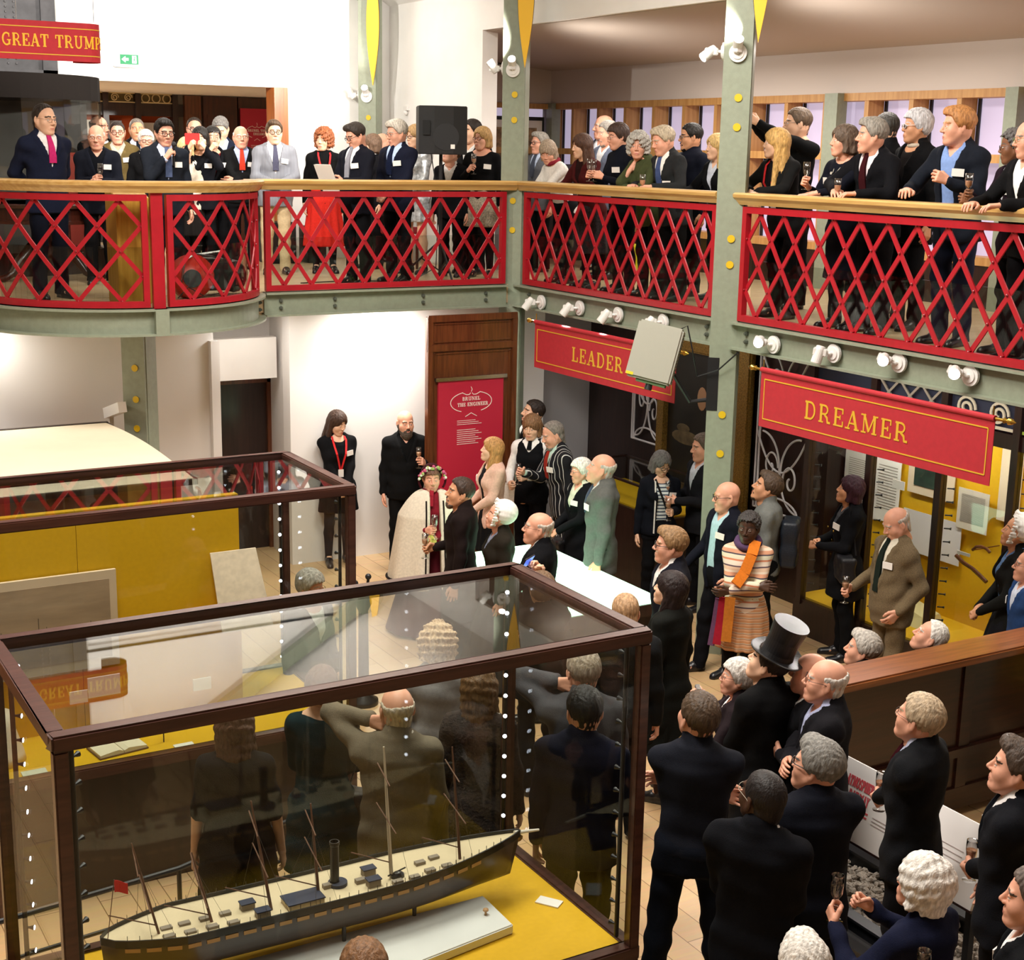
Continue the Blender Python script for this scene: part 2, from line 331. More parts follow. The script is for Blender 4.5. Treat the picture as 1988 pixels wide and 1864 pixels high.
# lower storey walls under the gallery
lw = MB().box((-6, 14.3, 0), (4.78, 14.5, 2.8)).box((5.62, 14.3, 0), (8.78, 14.5, 2.8))
lw.box((4.78, 14.5, 0), (4.86, 15.4, 2.8)).hexa([(5.62, 14.4, 0), (5.8, 14.4, 0), (5.9, 15.4, 0), (5.74, 15.4, 0), (5.62, 14.4, 2.8), (5.8, 14.4, 2.8), (5.9, 15.4, 2.8), (5.74, 15.4, 2.8)]).box((4.78, 15.1, 1.92), (5.75, 15.3, 2.8))
lw.box((4.74, 14.22, 0), (4.83, 14.32, 2.5))
struct('wall_lower', lw, mat('lower_wall_paint', 'e9e6e3', .6))
struct('trim_2', MB().box((4.86, 14.62, 2.02), (5.6, 14.74, 2.46)), WHITE)
d1 = struct('door_1', MB().box((4.9, 15.12, 0), (5.66, 15.18, 1.93)), DARKW); struct('door_frame', MB().box((5.66, 15.08, 0), (5.72, 15.2, 1.98)).box((4.86, 15.08, 1.9), (5.72, 15.2, 1.98)), WALNUT, d1)
struct('wall_partition', MB().box((8.78, 14.6, 0), (9.75, 14.7, 2.8)), GREYW)
struct('wall_panelled', MB().box((9.62, 10.35, 0), (9.75, 14.6, 2.8)), DARKW)
struct('wall_far_right', MB().box((10.3, -3, 0), (10.45, 10.5, 2.8)).box((9.75, 10.35, 0), (10.45, 10.5, 2.8)), DARKW)
struct('wall_side', MB().box((12.8, -3, 0), (13, 24, 2.8)), GREYW)
# ------------------------------------------------------------------ steel columns and beams (sage paint)
def column(x, y, z0, z1, s=.235, dots=(), extra=None, collar=None):
    R = Matrix.Translation((x, y, 0)) @ Matrix.Rotation(PI / 4, 4, 'Z'); h = s / 2
    mb = MB(); mb.prism([(-h, -h), (h, -h), (h, h), (-h, h)], z1 - z0, R @ Matrix.Translation((0, 0, z0)))
    mb.prism([(-h + .03, -h - .006), (h - .03, -h - .006), (h - .03, h + .006), (-h + .03, h + .006)], z1 - z0, R @ Matrix.Translation((0, 0, z0)))
    o = struct('column', mb, SAGE)
    if dots:
        d = MB()
        n = Vector((-1, -1, 0)).normalized(); side = Vector((1, -1, 0)).normalized()
        for z in dots: disc(d, Vector((x, y, z)) + n * (h * 1.0 + .007) + side * .02, n, .033, .004)
        p = d.obj('painted_dots', mat('yellow_dot', 'd9b416', .5), o); p['label'] = 'yellow dots painted up the column'
    return o
c1 = column(8.0, 17.42, G, 7.2, dots=(4.83,))
c2 = column(8.0, 13.73, 0, 6.6, dots=(5.03, 4.77, 3.93, 3.62))
c3 = column(8.0, 10.0, 0, 6.6, dots=(4.92, 4.68, 3.75, 3.53, 2.22, 1.87, 1.5))
c4 = column(3.83, 13.62, 0, 2.82, dots=(2.38, 2.08, 1.8))
c5 = column(8.0, 6.0, 0, 6.6)
BZ0, BZ1 = 2.805, 3.04
def ibeam(mb, f, s0, s1, n=1):          # f(s, z, d): d = outwards
    for i in range(n):
        a, b = s0 + (s1 - s0) * i / n, s0 + (s1 - s0) * (i + 1) / n
        for z0, z1, d0, d1 in ((BZ0, BZ0 + .018, -.09, .07), (BZ1 - .018, BZ1, -.09, .07), (BZ0, BZ1, -.02, .0)):
            mb.hexa([f(a, z0, d0), f(b, z0, d0), f(b, z0, d1), f(a, z0, d1), f(a, z1, d0), f(b, z1, d0), f(b, z1, d1), f(a, z1, d1)])
fb = lambda s, z, d: (s, 13.62 - d, z)                      # back edge, along x
fr = lambda s, z, d: (8.0 - d, s, z)                        # right edge, along y
fa = lambda s, z, d: (BC.x + (BR + d - .05) * math.cos(s / BR), BC.y + (BR + d - .05) * math.sin(s / BR), z)   # bow, arc length
def bolts(mb, f, ss, zs):
    for s in ss:
        for z in zs:
            c = Vector(f(s, z, .0)); c2 = Vector(f(s, z, .025)); mb.tube([c, c2], .019, 6); mb.tube([c2, c2 + (c2 - c) * .5], .011, 6)
for (f, a, b, n, ss) in ((fb, 5.1, 7.86, 1, (5.27, 5.85, 6.85, 7.6)), (fr, 13.6, 10.1, 1, (13.35, 10.25)), (fr, 9.86, 6.1, 1, (9.7, 6.25)), (fa, A0 * BR, A1 * BR, 36, ((A0 - .06) * BR, (A1 + .06) * BR)), (fb, -6, 2.4, 1, (2.2,))):
    mb = MB(); ibeam(mb, f, a, b, n); o = struct('beam', mb, SAGE)
    bm_ = MB(); bolts(bm_, f, ss, (2.885, 2.955)); bm_.obj('bolts', mat('bolt_paint', '565a50', .5), o)
    if f is fa:
        st = MB(); m = (A0 + A1) / 2 * BR
        st.hexa([f(m - .06, BZ0, -.02), f(m + .06, BZ0, -.02), f(m + .06, BZ0, .07), f(m - .06, BZ0, .07), f(m - .06, BZ1, -.02), f(m + .06, BZ1, -.02), f(m + .06, BZ1, .07), f(m - .06, BZ1, .07)])
        st.obj('stiffener_plate', SAGE, o)
# ------------------------------------------------------------------ railings
def lattice_panel(f, s0, s1, label, seg=1, period=.29, group=None, loc=(0, 0, G)):
    t = thing('lattice_railing', label, 'railing', loc)
    fl = 1 if s1 > s0 else -1; z0, z1 = G + .012, G + .985; fw = .055
    def bar(mb, a, b, z_a, z_b, w, d0, d1, n):          # straight bar in the (s,z) sheet
        L = math.hypot(b - a, z_b - z_a); ux, uz = (b - a) / L, (z_b - z_a) / L; px, pz = -uz * w / 2, ux * w / 2
        for i in range(n):
            q = []
            for dd in (d0, d1):
                for k, sg in ((i, -1), (i + 1, -1), (i + 1, 1), (i, 1)):
                    tt = k / n; q.append(f(a + (b - a) * tt + sg * px, z_a + (z_b - z_a) * tt + sg * pz, dd))
            mb.hexa(q)
    fm = MB(); N = seg
    bar(fm, s0, s1, z1 - fw / 2, z1 - fw / 2, fw, -.045, .012, N); bar(fm, s0, s1, z0 + fw / 2, z0 + fw / 2, fw, -.045, .012, N)
    bar(fm, s0 + fl * fw / 2, s0 + fl * fw / 2, z0 + fw, z1 - fw, fw, -.045, .012, 1); bar(fm, s1 - fl * fw / 2, s1 - fl * fw / 2, z0 + fw, z1 - fw, fw, -.045, .012, 1)
    fm.obj('frame', RED, t)
    # lattice of crossing flats, clipped by the frame
    a, b = sorted((s0 + fl * fw, s1 - fl * fw)); zb, zt = z0 + fw, z1 - fw; H = zt - zb; per = (b - a) / max(1, round((b - a) / period)); run = per * 2
    lm = MB(); rv = MB(); k = -3
    while a + k * per < b + 3 * per:
        for sg in (1, -1):
            sA = a + per / 2 + k * per; sB = sA + sg * run; p0, p1 = (sA, zb), (sB, zt)
            tt0, tt1 = 0., 1.
            for lim, side in ((a, 1), (b, -1)):
                d0, d1 = (p0[0] - lim) * side, (p1[0] - lim) * side
                if d0 < 0 and d1 < 0: tt0 = 2
                elif d0 < 0: tt0 = max(tt0, d0 / (d0 - d1))
                elif d1 < 0: tt1 = min(tt1, d0 / (d0 - d1))
            if tt1 - tt0 > .02:
                q = lambda u: (p0[0] + (p1[0] - p0[0]) * u, p0[1] + (p1[1] - p0[1]) * u)
                (sa, za), (sb, zb_) = q(tt0), q(tt1)
                off = 0 if sg > 0 else -.014
                bar(lm, sa, sb, za, zb_, .038, -.022 + off, -.010 + off, 1 if seg == 1 else 5)
        k += 1
    lm.obj('lattice', RED, t)
    hp = per / 2; i = 0
    rows = 4
    for r in range(rows + 1):
        z = zb + H * r / rows; s = a + per / 2 + (0 if r % 2 == 0 else per / 2) - per
        while s < b + .001:
            if s > a - .001:
                c = Vector(f(s, z, -.008)); c2 = Vector(f(s, z, .0)); rv.tube([c, c2, c2 + (c2 - c) * .5], [.011, .010, .004], 8)
            s += per
    rv.obj('rivets', mat('rivet_red', '8e1a22', .3), t)
    gp = MB(); bar(gp, s0 + fl * .03, s1 - fl * .03, G + .28, G + .28, .5, -.105, -.097, N); gp.obj('kick_glass', glass('kick_glass', 'eef2ef', .8), t)
    return t
RL = 'red lattice railing panel '
lattice_panel(fb, 5.12, 7.84, RL + 'on the straight gallery edge behind the speaker stand', loc=(6.4, 13.6, G))
lattice_panel(fr, 13.5, 10.2, RL + 'between the two green columns above the LEADER banner', loc=(8, 11.8, G))
lattice_panel(fr, 9.84, 6.15, RL + 'above the DREAMER banner and its four lit spotlights', loc=(8, 8, G))
mA = (A0 + A1) / 2
lattice_panel(fa, (A1 + .07) * BR, (mA - .065) * BR, RL + 'on the bowed balcony in front of the man in navy suit', 20, .35, loc=(2.7, 13, G))
lattice_panel(fa, (mA + .065) * BR, (A0 - .07) * BR, RL + 'on the bowed balcony in front of the red wheeled machine', 20, .35, loc=(4.7, 13, G))
def rpost(s, f, w, label, loc):
    mb = MB(); mb.hexa([f(s - w, G, -.06), f(s + w, G, -.06), f(s + w, G, .0), f(s - w, G, .0), f(s - w, G + 1, -.06), f(s + w, G + 1, -.06), f(s + w, G + 1, .0), f(s - w, G + 1, .0)])
    o = mb.obj('railing_post', RED); tag(o, label, 'post')
rpost(mA * BR, fa, .055, 'red flat railing post at the middle of the bowed balcony', 0)
rpost((A0 - .025) * BR, fa, .05, 'red railing post where the bowed balcony meets the straight gallery', 0)
rpost((A1 + .025) * BR, fa, .05, 'red railing post at the picture edge end of the bowed balcony', 0)
def handrail(f, ss, label, m, name='handrail'):
    mb = MB(); prof = [(-.10, G + 1.0), (.03, G + 1.0), (.05, G + 1.035), (.075, G + 1.06), (.08, G + 1.085), (.06, G + 1.1), (-.11, G + 1.1), (-.125, G + 1.06)]
    k = len(prof); vs = [f(s, z, d) for s in ss for d, z in prof]; fs = [(i * k + j, i * k + (j + 1) % k, (i + 1) * k + (j + 1) % k, (i + 1) * k + j) for i in range(len(ss) - 1) for j in range(k)]
    fs += [tuple(range(k)), tuple((len(ss) - 1) * k + j for j in range(k))]
    mb.add(vs, fs); return tag(mb.obj(name, m), label, 'handrail')
handrail(fb, [5.08, 7.95], 'oak handrail on the straight back gallery under the loudspeaker', OAK)
handrail(fa, [(A0 + (A1 - A0) * i / 30) * BR for i in range(31)], 'oak handrail curving round the bowed balcony', OAK)
handrail(fr, [13.62, 10.14], 'oak handrail between the two green columns, where people lean', OAKY)
handrail(fr, [9.9, 5.5], 'oak handrail above the DREAMER banner, where people lean', OAKY)
handrail(fb, [-6, 2.4], 'oak handrail beyond the bowed balcony, running off', OAK)

for y in (17.45, 13.73, 10.0, 6.0):

    o = struct('roof_beam', MB().bar((8.0, y, 6.3), (2.2, y, 9.72), .2, .12).bar((-5.8, y, 5.45), (2.2, y, 9.72), .2, .12), SAGE); rod(MB(), (7.6, y, 6.5), (-4, y, 6.5), .02).obj('tie_rod', BLACK, o)
# yellow leaf shaped blades on the column heads
YB = mat('yellow_blade', 'f3bd1b', .45)
def blade(x, y, ztip, h, w, label):
    n = 22; L = []; Rr = []
    for i in range(n + 1):
        u = i / n; ww = w / 2 * math.sin(PI * u); L.append((-ww, u * h)); Rr.append((ww, u * h))
    d = Vector((x, y, 0)).normalized(); xd = Vector((1, -1, 0)).normalized()
    M = frame_of(Vector((x, y, ztip)), xd, (0, 0, 1))
    t = thing('leaf_blade', label, 'sculpture', (x, y, ztip)); MB().prism(L[:-1] + Rr[::-1][:-1], .02, M).obj('blade', YB, t)
    bk = MB(); bk.prism([(a * 1.06 - .005, b + .01) for a, b in L[:-1]] + [(a * 1.06 - .005, b + .01) for a, b in Rr[::-1][:-1]], .02, M @ Matrix.Translation((0, 0, -.022))); bk.obj('backing', BLACK, t)
    rod(MB(), M @ Vector((0, h * .5, -.02)), M @ Vector((0, h * .5, -.1)), .015).obj('bracket', BLACK, t)
blade(7.93, 17.18, 5.22, 1.5, .165, 'yellow leaf blade on the column behind the red haired woman')
blade(7.97, 13.5, 5.3, 1.5, .17, 'yellow leaf blade on the corner column beside the loudspeaker')
blade(8.02, 9.79, 5.36, 1.5, .17, 'yellow leaf blade on the column between the two handrails')
# ================================================================== fittings
LENS = mat('lamp_lens', 'fff6e8', .3, emit=14)
LENSOFF = mat('lamp_lens_soft', 'e8ecf4', .3, emit=1.6)
CHROME = mat('chrome', 'c8c8c8', .2, 1)
def spotlight(pos, nrm, elbow, aim, label, lit, group=None):
    """Round base on a surface, square gear box, barrel with a lens."""
    pos = Vector(pos); nrm = Vector(nrm).normalized(); aim = Vector(aim).normalized()
    t = thing('spotlight', label, 'spotlight', pos, group=group)
    b = MB(); disc(b, pos, nrm, .075, .022, 24); disc(b, pos + nrm * .02, nrm, .05, .012, 24); b.obj('base', WPL, t)
    e = pos + nrm * .05 + Vector(elbow)
    a = MB(); a.tube([pos + nrm * .02, pos + nrm * .05, e], .013, 8); a.obj('arm', WPL, t)
    u = Vector((0, 0, 1)); bx = MB(); bx.bar(e - Vector(elbow).normalized() * .06, e + Vector(elbow).normalized() * .05, .06, .055); bx.obj('gear_box', WPL, t, bevel=.006)
    h = MB(); q = aim.to_track_quat('Z', 'Y').to_matrix().to_4x4(); M = Matrix.Translation(e) @ q
    h.lathe([(.02, -.05), (.036, -.045), (.041, -.02), (.043, .09), (.04, .095), (.037, .085)], (0, 0, 0), 18, 0, M); h.v = [tuple(Vector(v)) for v in h.v]
    h.obj('barrel', WPL, t, smooth=False)
    l = MB(); l.prism([(.039 * math.cos(2 * PI * i / 18), .039 * math.sin(2 * PI * i / 18)) for i in range(18)], .006, M @ Matrix.Translation((0, 0, .082))); l.obj('lens', LENS if lit else LENSOFF, t)
    return t
for i, (y, z) in enumerate(((13.06, 2.90), (12.31, 2.915), (11.62, 2.92), (10.88, 2.93))):
    spotlight((7.975, y, z), (-1, 0, 0), (-.07, .05, .0), (-.55, .25, -.8), ['white spotlight on the beam nearest the corner column', 'second white spotlight from the corner column on the beam', 'third white spotlight from the corner column, above the LEADER banner', 'white spotlight half hidden behind the grey projector'][i], False, 'spotlights along the beam above the LEADER banner')
for i, (y, z) in enumerate(((9.31, 2.91), (8.58, 2.93), (7.87, 2.95), (7.17, 2.95))):
    lit = i != 1
    spotlight((7.975, y, z), (-1, 0, 0), (-.06, .06, .01 if not lit else .03), (-.8, -.72 + .0, -.1) if lit else (-.25, .1, -.95), ['glaring white spotlight beside the column end of the DREAMER beam', 'white spotlight pointing straight down above the DREAMER banner', 'glaring white spotlight above the letters M and E of DREAMER', 'glaring white spotlight above the brass finial end of the DREAMER banner'][i], lit, 'spotlights along the beam above the DREAMER banner')
n45 = Vector((-1, -1, 0)).normalized(); s45 = Vector((-1, 1, 0)).normalized()
for (cx, cy, z, nm) in ((8.0, 17.42, 5.09, 'far column behind the paper reading man'), (8.0, 13.73, 5.28, 'corner column beside the loudspeaker'), (8.0, 10.0, 5.28, 'column in front of the clerestory soffit')):
    p = Vector((cx, cy, z)) + n45 * .124
    spotlight(p, n45, (.0, .0, .06), (-.5, -.72, .48), 'lit white spotlight facing out from the ' + nm, True, 'lit spotlights on the column faces')
    p = Vector((cx, cy, z + .02)) + s45 * .124
    spotlight(p, s45, (-.05, .05, .0), (-.5, .3, .8) if cy > 10.5 else (-.8, .1, -.55), 'side mounted white spotlight on the ' + nm, cy < 10.5, 'side spotlights on the columns')
# ------------------------------------------------------------------ banners
BANR = mat('red_banner_cloth', 'b3232e', .75, noise=.05, nscale=25)
BANY = mat('banner_gold_ink', 'd8a92c', .6)
def hang_banner(y0, y1, txt, label, x=7.78, zt=2.72, zb=2.25, tc=None):
    W = abs(y1 - y0); t = thing('hanging_banner', label, 'banner', (x, y0, zb)); M = frame_of(Vector((x, y0, zb)), (0, -1, 0), (0, 0, 1)); H = zt - zb
    c = MB(); n = 24
    f = lambda s, h, d: M @ Vector((s, h, d))
    for i in range(n):
        a, b = W * i / n, W * (i + 1) / n
        c.hexa([f(a, 0, 0), f(b, 0, 0), f(b, H, 0), f(a, H, 0), f(a, 0, .006), f(b, 0, .006), f(b, H, .006), f(a, H, .006)])
    c.tube([M @ Vector((0, H + .005, .003)), M @ Vector((W, H + .005, .003))], .022, 12); c.obj('cloth', BANR, t)
    l = MB(); q = .05; r = .009
    for a, b in (((q, q + .02), (W - q, q + .02)), ((q, H - q - .02), (W - q, H - q - .02)), ((q, q + .02), (q, H - q - .02)), ((W - q, q + .02), (W - q, H - q - .02))): strip2d(l, [a, b], r, .003)
    l.v = [tuple(f(v[0], v[1], .0065 + v[2])) for v in l.v]; l.obj('border_line', BANY, t)
    w = text_mb(txt, .145, tc if tc else W / 2, H * .49, .003, sx=1.22, gap=.14); w.v = [tuple(f(v[0], v[1], .0065 + v[2])) for v in w.v]; w.obj('lettering', BANY, t)
    p = MB(); p.tube([M @ Vector((-.07, H + .005, .003)), M @ Vector((W + .07, H + .005, .003))], .012, 10)
    for s, sg in ((-.07, -1), (W + .07, 1)): p.lathe([(.012, 0), (.022, .01), (.012, .03), (.026, .05), (.02, .075), (.0, .11)], (0, 0, 0), 12, 0, M @ Matrix.Translation((s, H + .005, .003)) @ Matrix.Rotation(sg * PI / 2, 4, 'Y'))
    p.obj('brass_pole', BRASS, t)
    k = MB()
    for s in (.02, W - .02): k.tube([M @ Vector((s, H + .02, .003)), M @ Vector((s, 2.81 - zb, .003))], .006, 6)
    k.obj('hanger_rod', BRASS, t); return t
hang_banner(12.86, 10.4, 'LEADER', 'red banner with gold letters LEADER, partly behind the grey projector', tc=1.18)
hang_banner(9.22, 6.75, 'DREAMER', 'red banner with gold letters DREAMER under the gallery beam', tc=1.12)
# curved sign hung above the balcony
def sign_path(s):                    # flat front that rolls round at its end
    x0, y0, L, r = 1.4, 13.05, 1.93, .14
    if s <= L: return (x0 + s, y0)
    a = (s - L) / r; return (x0 + L + r * math.sin(a), y0 + r * (1 - math.cos(a)))
def on_sign(s, h, d):
    a, b = sign_path(s - .01), sign_path(s + .01); n = Vector((b[1] - a[1], -(b[0] - a[0]), 0)).normalized(); p = sign_path(s); return (p[0] + n.x * d, p[1] + n.y * d, 5.13 + h)
t = thing('hanging_sign', 'curved red sign with gold letters GREAT TRUMPS hung on wires', 'sign', (2.3, 13.05, 5.2))
c = MB(); S = [1.93 * i / 12 for i in range(12)] + [1.93 + .034 * i for i in range(16)]
for a, b in zip(S[:-1], S[1:]): c.hexa([on_sign(a, 0, -.012), on_sign(b, 0, -.012), on_sign(b, 0, 0), on_sign(a, 0, 0), on_sign(a, .32, -.012), on_sign(b, .32, -.012), on_sign(b, .32, 0), on_sign(a, .32, 0)])
c.obj('panel', BANR, t)
w = text_mb('GREAT TRUMPS', .104, 1.22, .16, .003, left=True, sx=.885); w.v = [on_sign(v[0], v[1], v[2] + .001) for v in w.v]; w.obj('lettering', mat('sign_gold', 'efb222', .5), t)
l = MB()
for h in (.045, .265):
    for a, b in zip(S[:-1], S[1:]): l.hexa([on_sign(a, h, 0), on_sign(b, h, 0), on_sign(b, h, .003), on_sign(a, h, .003), on_sign(a, h + .008, 0), on_sign(b, h + .008, 0), on_sign(b, h + .008, .003), on_sign(a, h + .008, .003)])
l.obj('border_line', BANY, t)
k = MB()
for px, py in ((32, 45), (182, 45)): p = at(px, py, y=13.1); k.tube([p, p + Vector((0, 0, 3))], .003, 5)
k.obj('wire', CHROME, t)
# emergency exit sign
t = thing('exit_sign', 'white box sign lit green with an arrow on the upper wall', 'sign', (4.95, 17.68, 5.3))
MB().box((4.80, 17.62, 5.33), (5.1, 17.7, 5.49)).obj('housing', WPL, t, bevel=.01)
GRN = mat('exit_green', '06683c', .4, emit=.9)
MB().box((4.87, 17.612, 5.365), (5.085, 17.62, 5.475)).obj('green_face', GRN, t)
a = MB(); M = frame_of(Vector((4.93, 17.611, 5.42)), (1, 0, 0), (0, 0, 1))
a.prism([(-.045, 0), (0, .035), (0, .014), (.035, .014), (.035, -.014), (0, -.014), (0, -.035)], .003, M)
a.prism([(.08, -.042), (.13, -.042), (.13, .042), (.08, .042)], .003, M); a.obj('arrow_and_door', mat('exit_white', 'ffffff', .4, emit=1.6), t)
m_ = MB(); M2 = M @ Matrix.Translation((.105, 0, .0032)); m_.ball(M2 @ Vector((.004, .026, 0)), .008, 8); m_.bar(M2 @ Vector((.004, .018, 0)), M2 @ Vector((-.004, -.008, 0)), .012, .003); m_.bar(M2 @ Vector((-.004, -.008, 0)), M2 @ Vector((-.016, -.034, 0)), .007, .003); m_.bar(M2 @ Vector((-.004, -.008, 0)), M2 @ Vector((.012, -.034, 0)), .007, .003)
m_.obj('running_figure', GRN, t)
# riveted iron mast above the opening
IRON = mat('riveted_iron', '3c3b3d', .5, .4, noise=.2, nscale=8)
t = thing('riveted_iron_mast', 'dark riveted iron mast rising against the upper wall', 'mast', (3.2, 17.4, 5.1))
MB().box((2.2, 17.3, 5.14), (4.0, 17.69, 8.6)).box((3.9, 17.26, 5.14), (4.06, 17.69, 8.6)).box((2.2, 17.26, 5.14), (4.06, 17.69, 5.24)).obj('plating', IRON, t)
r = MB()
for z in np.arange(5.3, 7.6, .055):
    for x in (3.53, 3.62): r.ball((x, 17.3, z), .014, 6)
for x in np.arange(2.3, 4.05, .06): r.ball((x, 17.26, 5.19), .014, 6)
r.obj('rivets', mat('rivet_iron', '6b6a6c', .4, .5), t)
# wall sensor
tag(MB().box((8.36, 17.1, 4.93), (8.4, 17.2, 4.98)).ball((8.37, 17.15, 4.9), .03, 8).obj('wall_sensor', WPL), 'small white sensor on the white wall right of the far column', 'sensor')
# ------------------------------------------------------------------ loudspeaker on its stand
BLK = mat('speaker_black', '0b0b0c', .6, bump=.4, bscale=400); BLKP = mat('black_plastic', '19191b', .45)
sx, sy = 7.30, 14.1
t = thing('loudspeaker', 'large black loudspeaker box raised on a pole behind the railing', 'loudspeaker', (sx, sy, 4.4))
R = Matrix.Translation((sx, sy, 4.40)) @ Matrix.Rotation(math.radians(-18), 4, 'Z')
b = MB(); b.prism([(-.24, .2), (-.26, -.14), (-.1, -.2), (.1, -.2), (.26, -.14), (.24, .2)][::-1], .5, R); b.obj('cabinet', BLK, t, bevel=.008)
h = MB(); h.hexa([R @ Vector(v) for v in ((-.225, -.17, .2), (-.15, -.195, .2), (-.15, -.20, .2), (-.225, -.175, .2), (-.225, -.17, .35), (-.15, -.195, .35), (-.15, -.20, .35), (-.225, -.175, .35))]); h.obj('handle_recess', mat('recess_dark', '050505', .8), t)
n_ = MB(); n_.hexa([R @ Vector(v) for v in ((.07, -.206, .06), (.115, -.206, .06), (.115, -.2, .06), (.07, -.2, .06), (.07, -.206, .105), (.115, -.206, .105), (.115, -.2, .105), (.07, -.2, .105))]); n_.obj('maker_plate', PAPER, t)
g_ = MB(); disc(g_, R @ Vector((0.02, -.2, .18)), R.to_3x3() @ Vector((0, -1, 0)), .14, .004, 28); g_.obj('woofer_ring', mat('woofer', '151517', .6), t)
t = thing('speaker_stand', 'black tripod stand carrying the loudspeaker', 'stand', (sx, sy, G))
rod(MB(), (sx, sy, G + .02), (sx, sy, 4.42), .019).obj('pole', BLKP, t)
for a in (20, 140, 260):
    d = Vector((math.cos(math.radians(a)), math.sin(math.radians(a)), 0)); l = MB(); rod(l, Vector((sx, sy, G + .45)), Vector((sx, sy, G + .012)) + d * .48, .012); rod(l, Vector((sx, sy, G + .12)), Vector((sx, sy, G + .25)) + d * .2, .008); l.obj('leg', BLKP, t)
cb = MB(); cb.tube([(sx - .1, sy + .05, 4.45), (sx - .07, sy + .02, 4.2), (sx - .03, sy, 3.8), (sx - .05, sy, 3.2), (sx - .3, sy + .1, G + .01), (sx - .9, sy + .4, G + .008), (sx - 1.5, sy + .3, G + .008)], .006, 6)
tag(cb.obj('speaker_cable', BLKP), 'thin black cable trailing from the loudspeaker to the floor', 'cable')
# ------------------------------------------------------------------ gallery furniture
LECT = wood('lectern_oak', 'c99a3f', 'b3822d', 2, .4, 2.2)
tag(MB().hexa([(3.5, 13.0, G), (3.8, 13.0, G), (3.8, 13.35, G), (3.5, 13.35, G), (3.5, 12.98, 3.98), (3.8, 12.98, 3.98), (3.8, 13.35, 4.1), (3.5, 13.35, 4.1)]).obj('lectern', LECT, bevel=.006), 'plain golden oak lectern behind the bowed lattice', 'lectern')
t = thing('table', 'round dark table with green baize top behind the bowed balcony', 'table', (3.5, 15.7, G))
MB().lathe([(.0, .8), (.62, .8)], (3.5, 15.7, G), 36).obj('baize_top', mat('green_baize', '2f8a66', .9), t)
MB().lathe([(.60, .79), (.66, .803), (.68, .79), (.67, .76), (.62, .75), (.62, .64), (.66, .63), (.66, .60), (.5, .6), (.1, .6)], (3.5, 15.7, G), 36).obj('rim', MAHO, t)
MB().lathe([(.05, .62), (.09, .5), (.05, .42), (.12, .3), (.07, .22)], (3.5, 15.7, G), 18).obj('pedestal', MAHO, t, smooth=True)
for a in (-40, 80, 200):
    d = Vector((math.cos(math.radians(a)), math.sin(math.radians(a)), 0)); q = lambda r, z: Vector((3.5, 15.7, G + z)) + d * r
    l = MB(); l.tube([q(.04, .36), q(.2, .34), q(.34, .2), q(.42, .09), q(.5, .045), q(.6, .035), q(.64, .06), q(.6, .09)], [.05, .06, .055, .045, .035, .03, .025, .02], 10); l.obj('leg', MAHO, t, smooth=True)
tag(MB().box((3.35, 15.3, 3.845), (3.62, 15.5, 3.95)).obj('document_box', BLACK, bevel=.006), 'small black box with papers on the green baize table', 'box')
tag(MB().box((3.44, 15.27, 3.951), (3.55, 15.42, 3.956)).obj('paper_sheet', PAPER), 'white sheet lying on the small black box', 'paper')
t = thing('cleaning_machine', 'red and black wheeled machine with handles behind the bowed lattice', 'machine', (4.45, 13.4, G))
RP = mat('red_plastic', 'c02a1c', .35)
MB().lathe([(.0, -.09), (.2, -.085), (.21, 0), (.2, .085), (.0, .09)], (0, 0, 0), 22, 0, Matrix.Translation((4.28, 13.36, G + .2)) @ Matrix.Rotation(math.radians(75), 4, 'X')).obj('drum', RP, t, smooth=True)
disc(MB(), (4.26, 13.265, G + .19), (-.1, -1, .2), .085, .02, 20).obj('hub', BLKP, t)
MB().box((4.43, 13.35, G + .06), (4.72, 13.66, G + .36)).obj('motor', BLKP, t, bevel=.03)
MB().ball((4.76, 13.55, G + .18), (.13, .13, .16), 14).obj('black_bag', BLKP, t)
h = MB(); h.tube([(4.14, 13.26, G + .1), (4.2, 13.28, G + .36), (4.3, 13.34, G + .4), (4.62, 13.5, G + .42), (4.68, 13.6, G + .38)], .012, 8); h.obj('chrome_handle', CHROME, t)
h = MB(); h.tube([(4.44 + .2 * math.cos(a * .7) * (1 + .1 * math.sin(a * 3)), 13.42 + .1 * math.sin(a * .7), G + .38 + .03 * math.sin(a * 1.3)) for a in range(14)], .008, 6); h.tube([(4.1, 13.2, G + .02), (4.2, 13.2, G + .12), (4.35, 13.2, G + .03), (4.6, 13.3, G + .05), (4.85, 13.6, G + .2)], .006, 6); h.obj('hose', BLKP, t)
for i in range(3): pass
for (x, y, a, lab) in ((7.62, 15.9, 10, 'red seated wooden chair behind the loudspeaker stand'),):
    t = thing('chair', lab, 'chair', (x, y, G)); M = Matrix.Translation((x, y, G)) @ Matrix.Rotation(math.radians(a), 4, 'Z')
    MB().box((-.22, -.22, .42), (.22, .22, .5)).mapped(lambda *p: M @ Vector(p)).obj('seat', mat('red_upholstery', '8c1f26', .8), t, bevel=.015)
    for u in (-1, 1):
        for v in (-1, 1): rod(MB(), M @ Vector((u * .19, v * .19, 0)), M @ Vector((u * .19, v * .19, .44 if v < 0 else .95)), .018).obj('leg', MAHO, t)
    MB().box((-.19, .175, .62), (.19, .205, .95)).mapped(lambda *p: M @ Vector(p)).obj('backrest', MAHO, t)
tag(MB().box((6.45, 17.0, G), (6.8, 17.4, G + .5)).obj('amplifier_case', BLK, bevel=.01), 'black equipment case on the floor behind the man in grey seersucker', 'case')
tag(MB().box((6.95, 17.0, G), (7.2, 17.3, G + .45)).obj('amplifier_case', BLK, bevel=.01), 'smaller black case beside the red skirted woman', 'case')
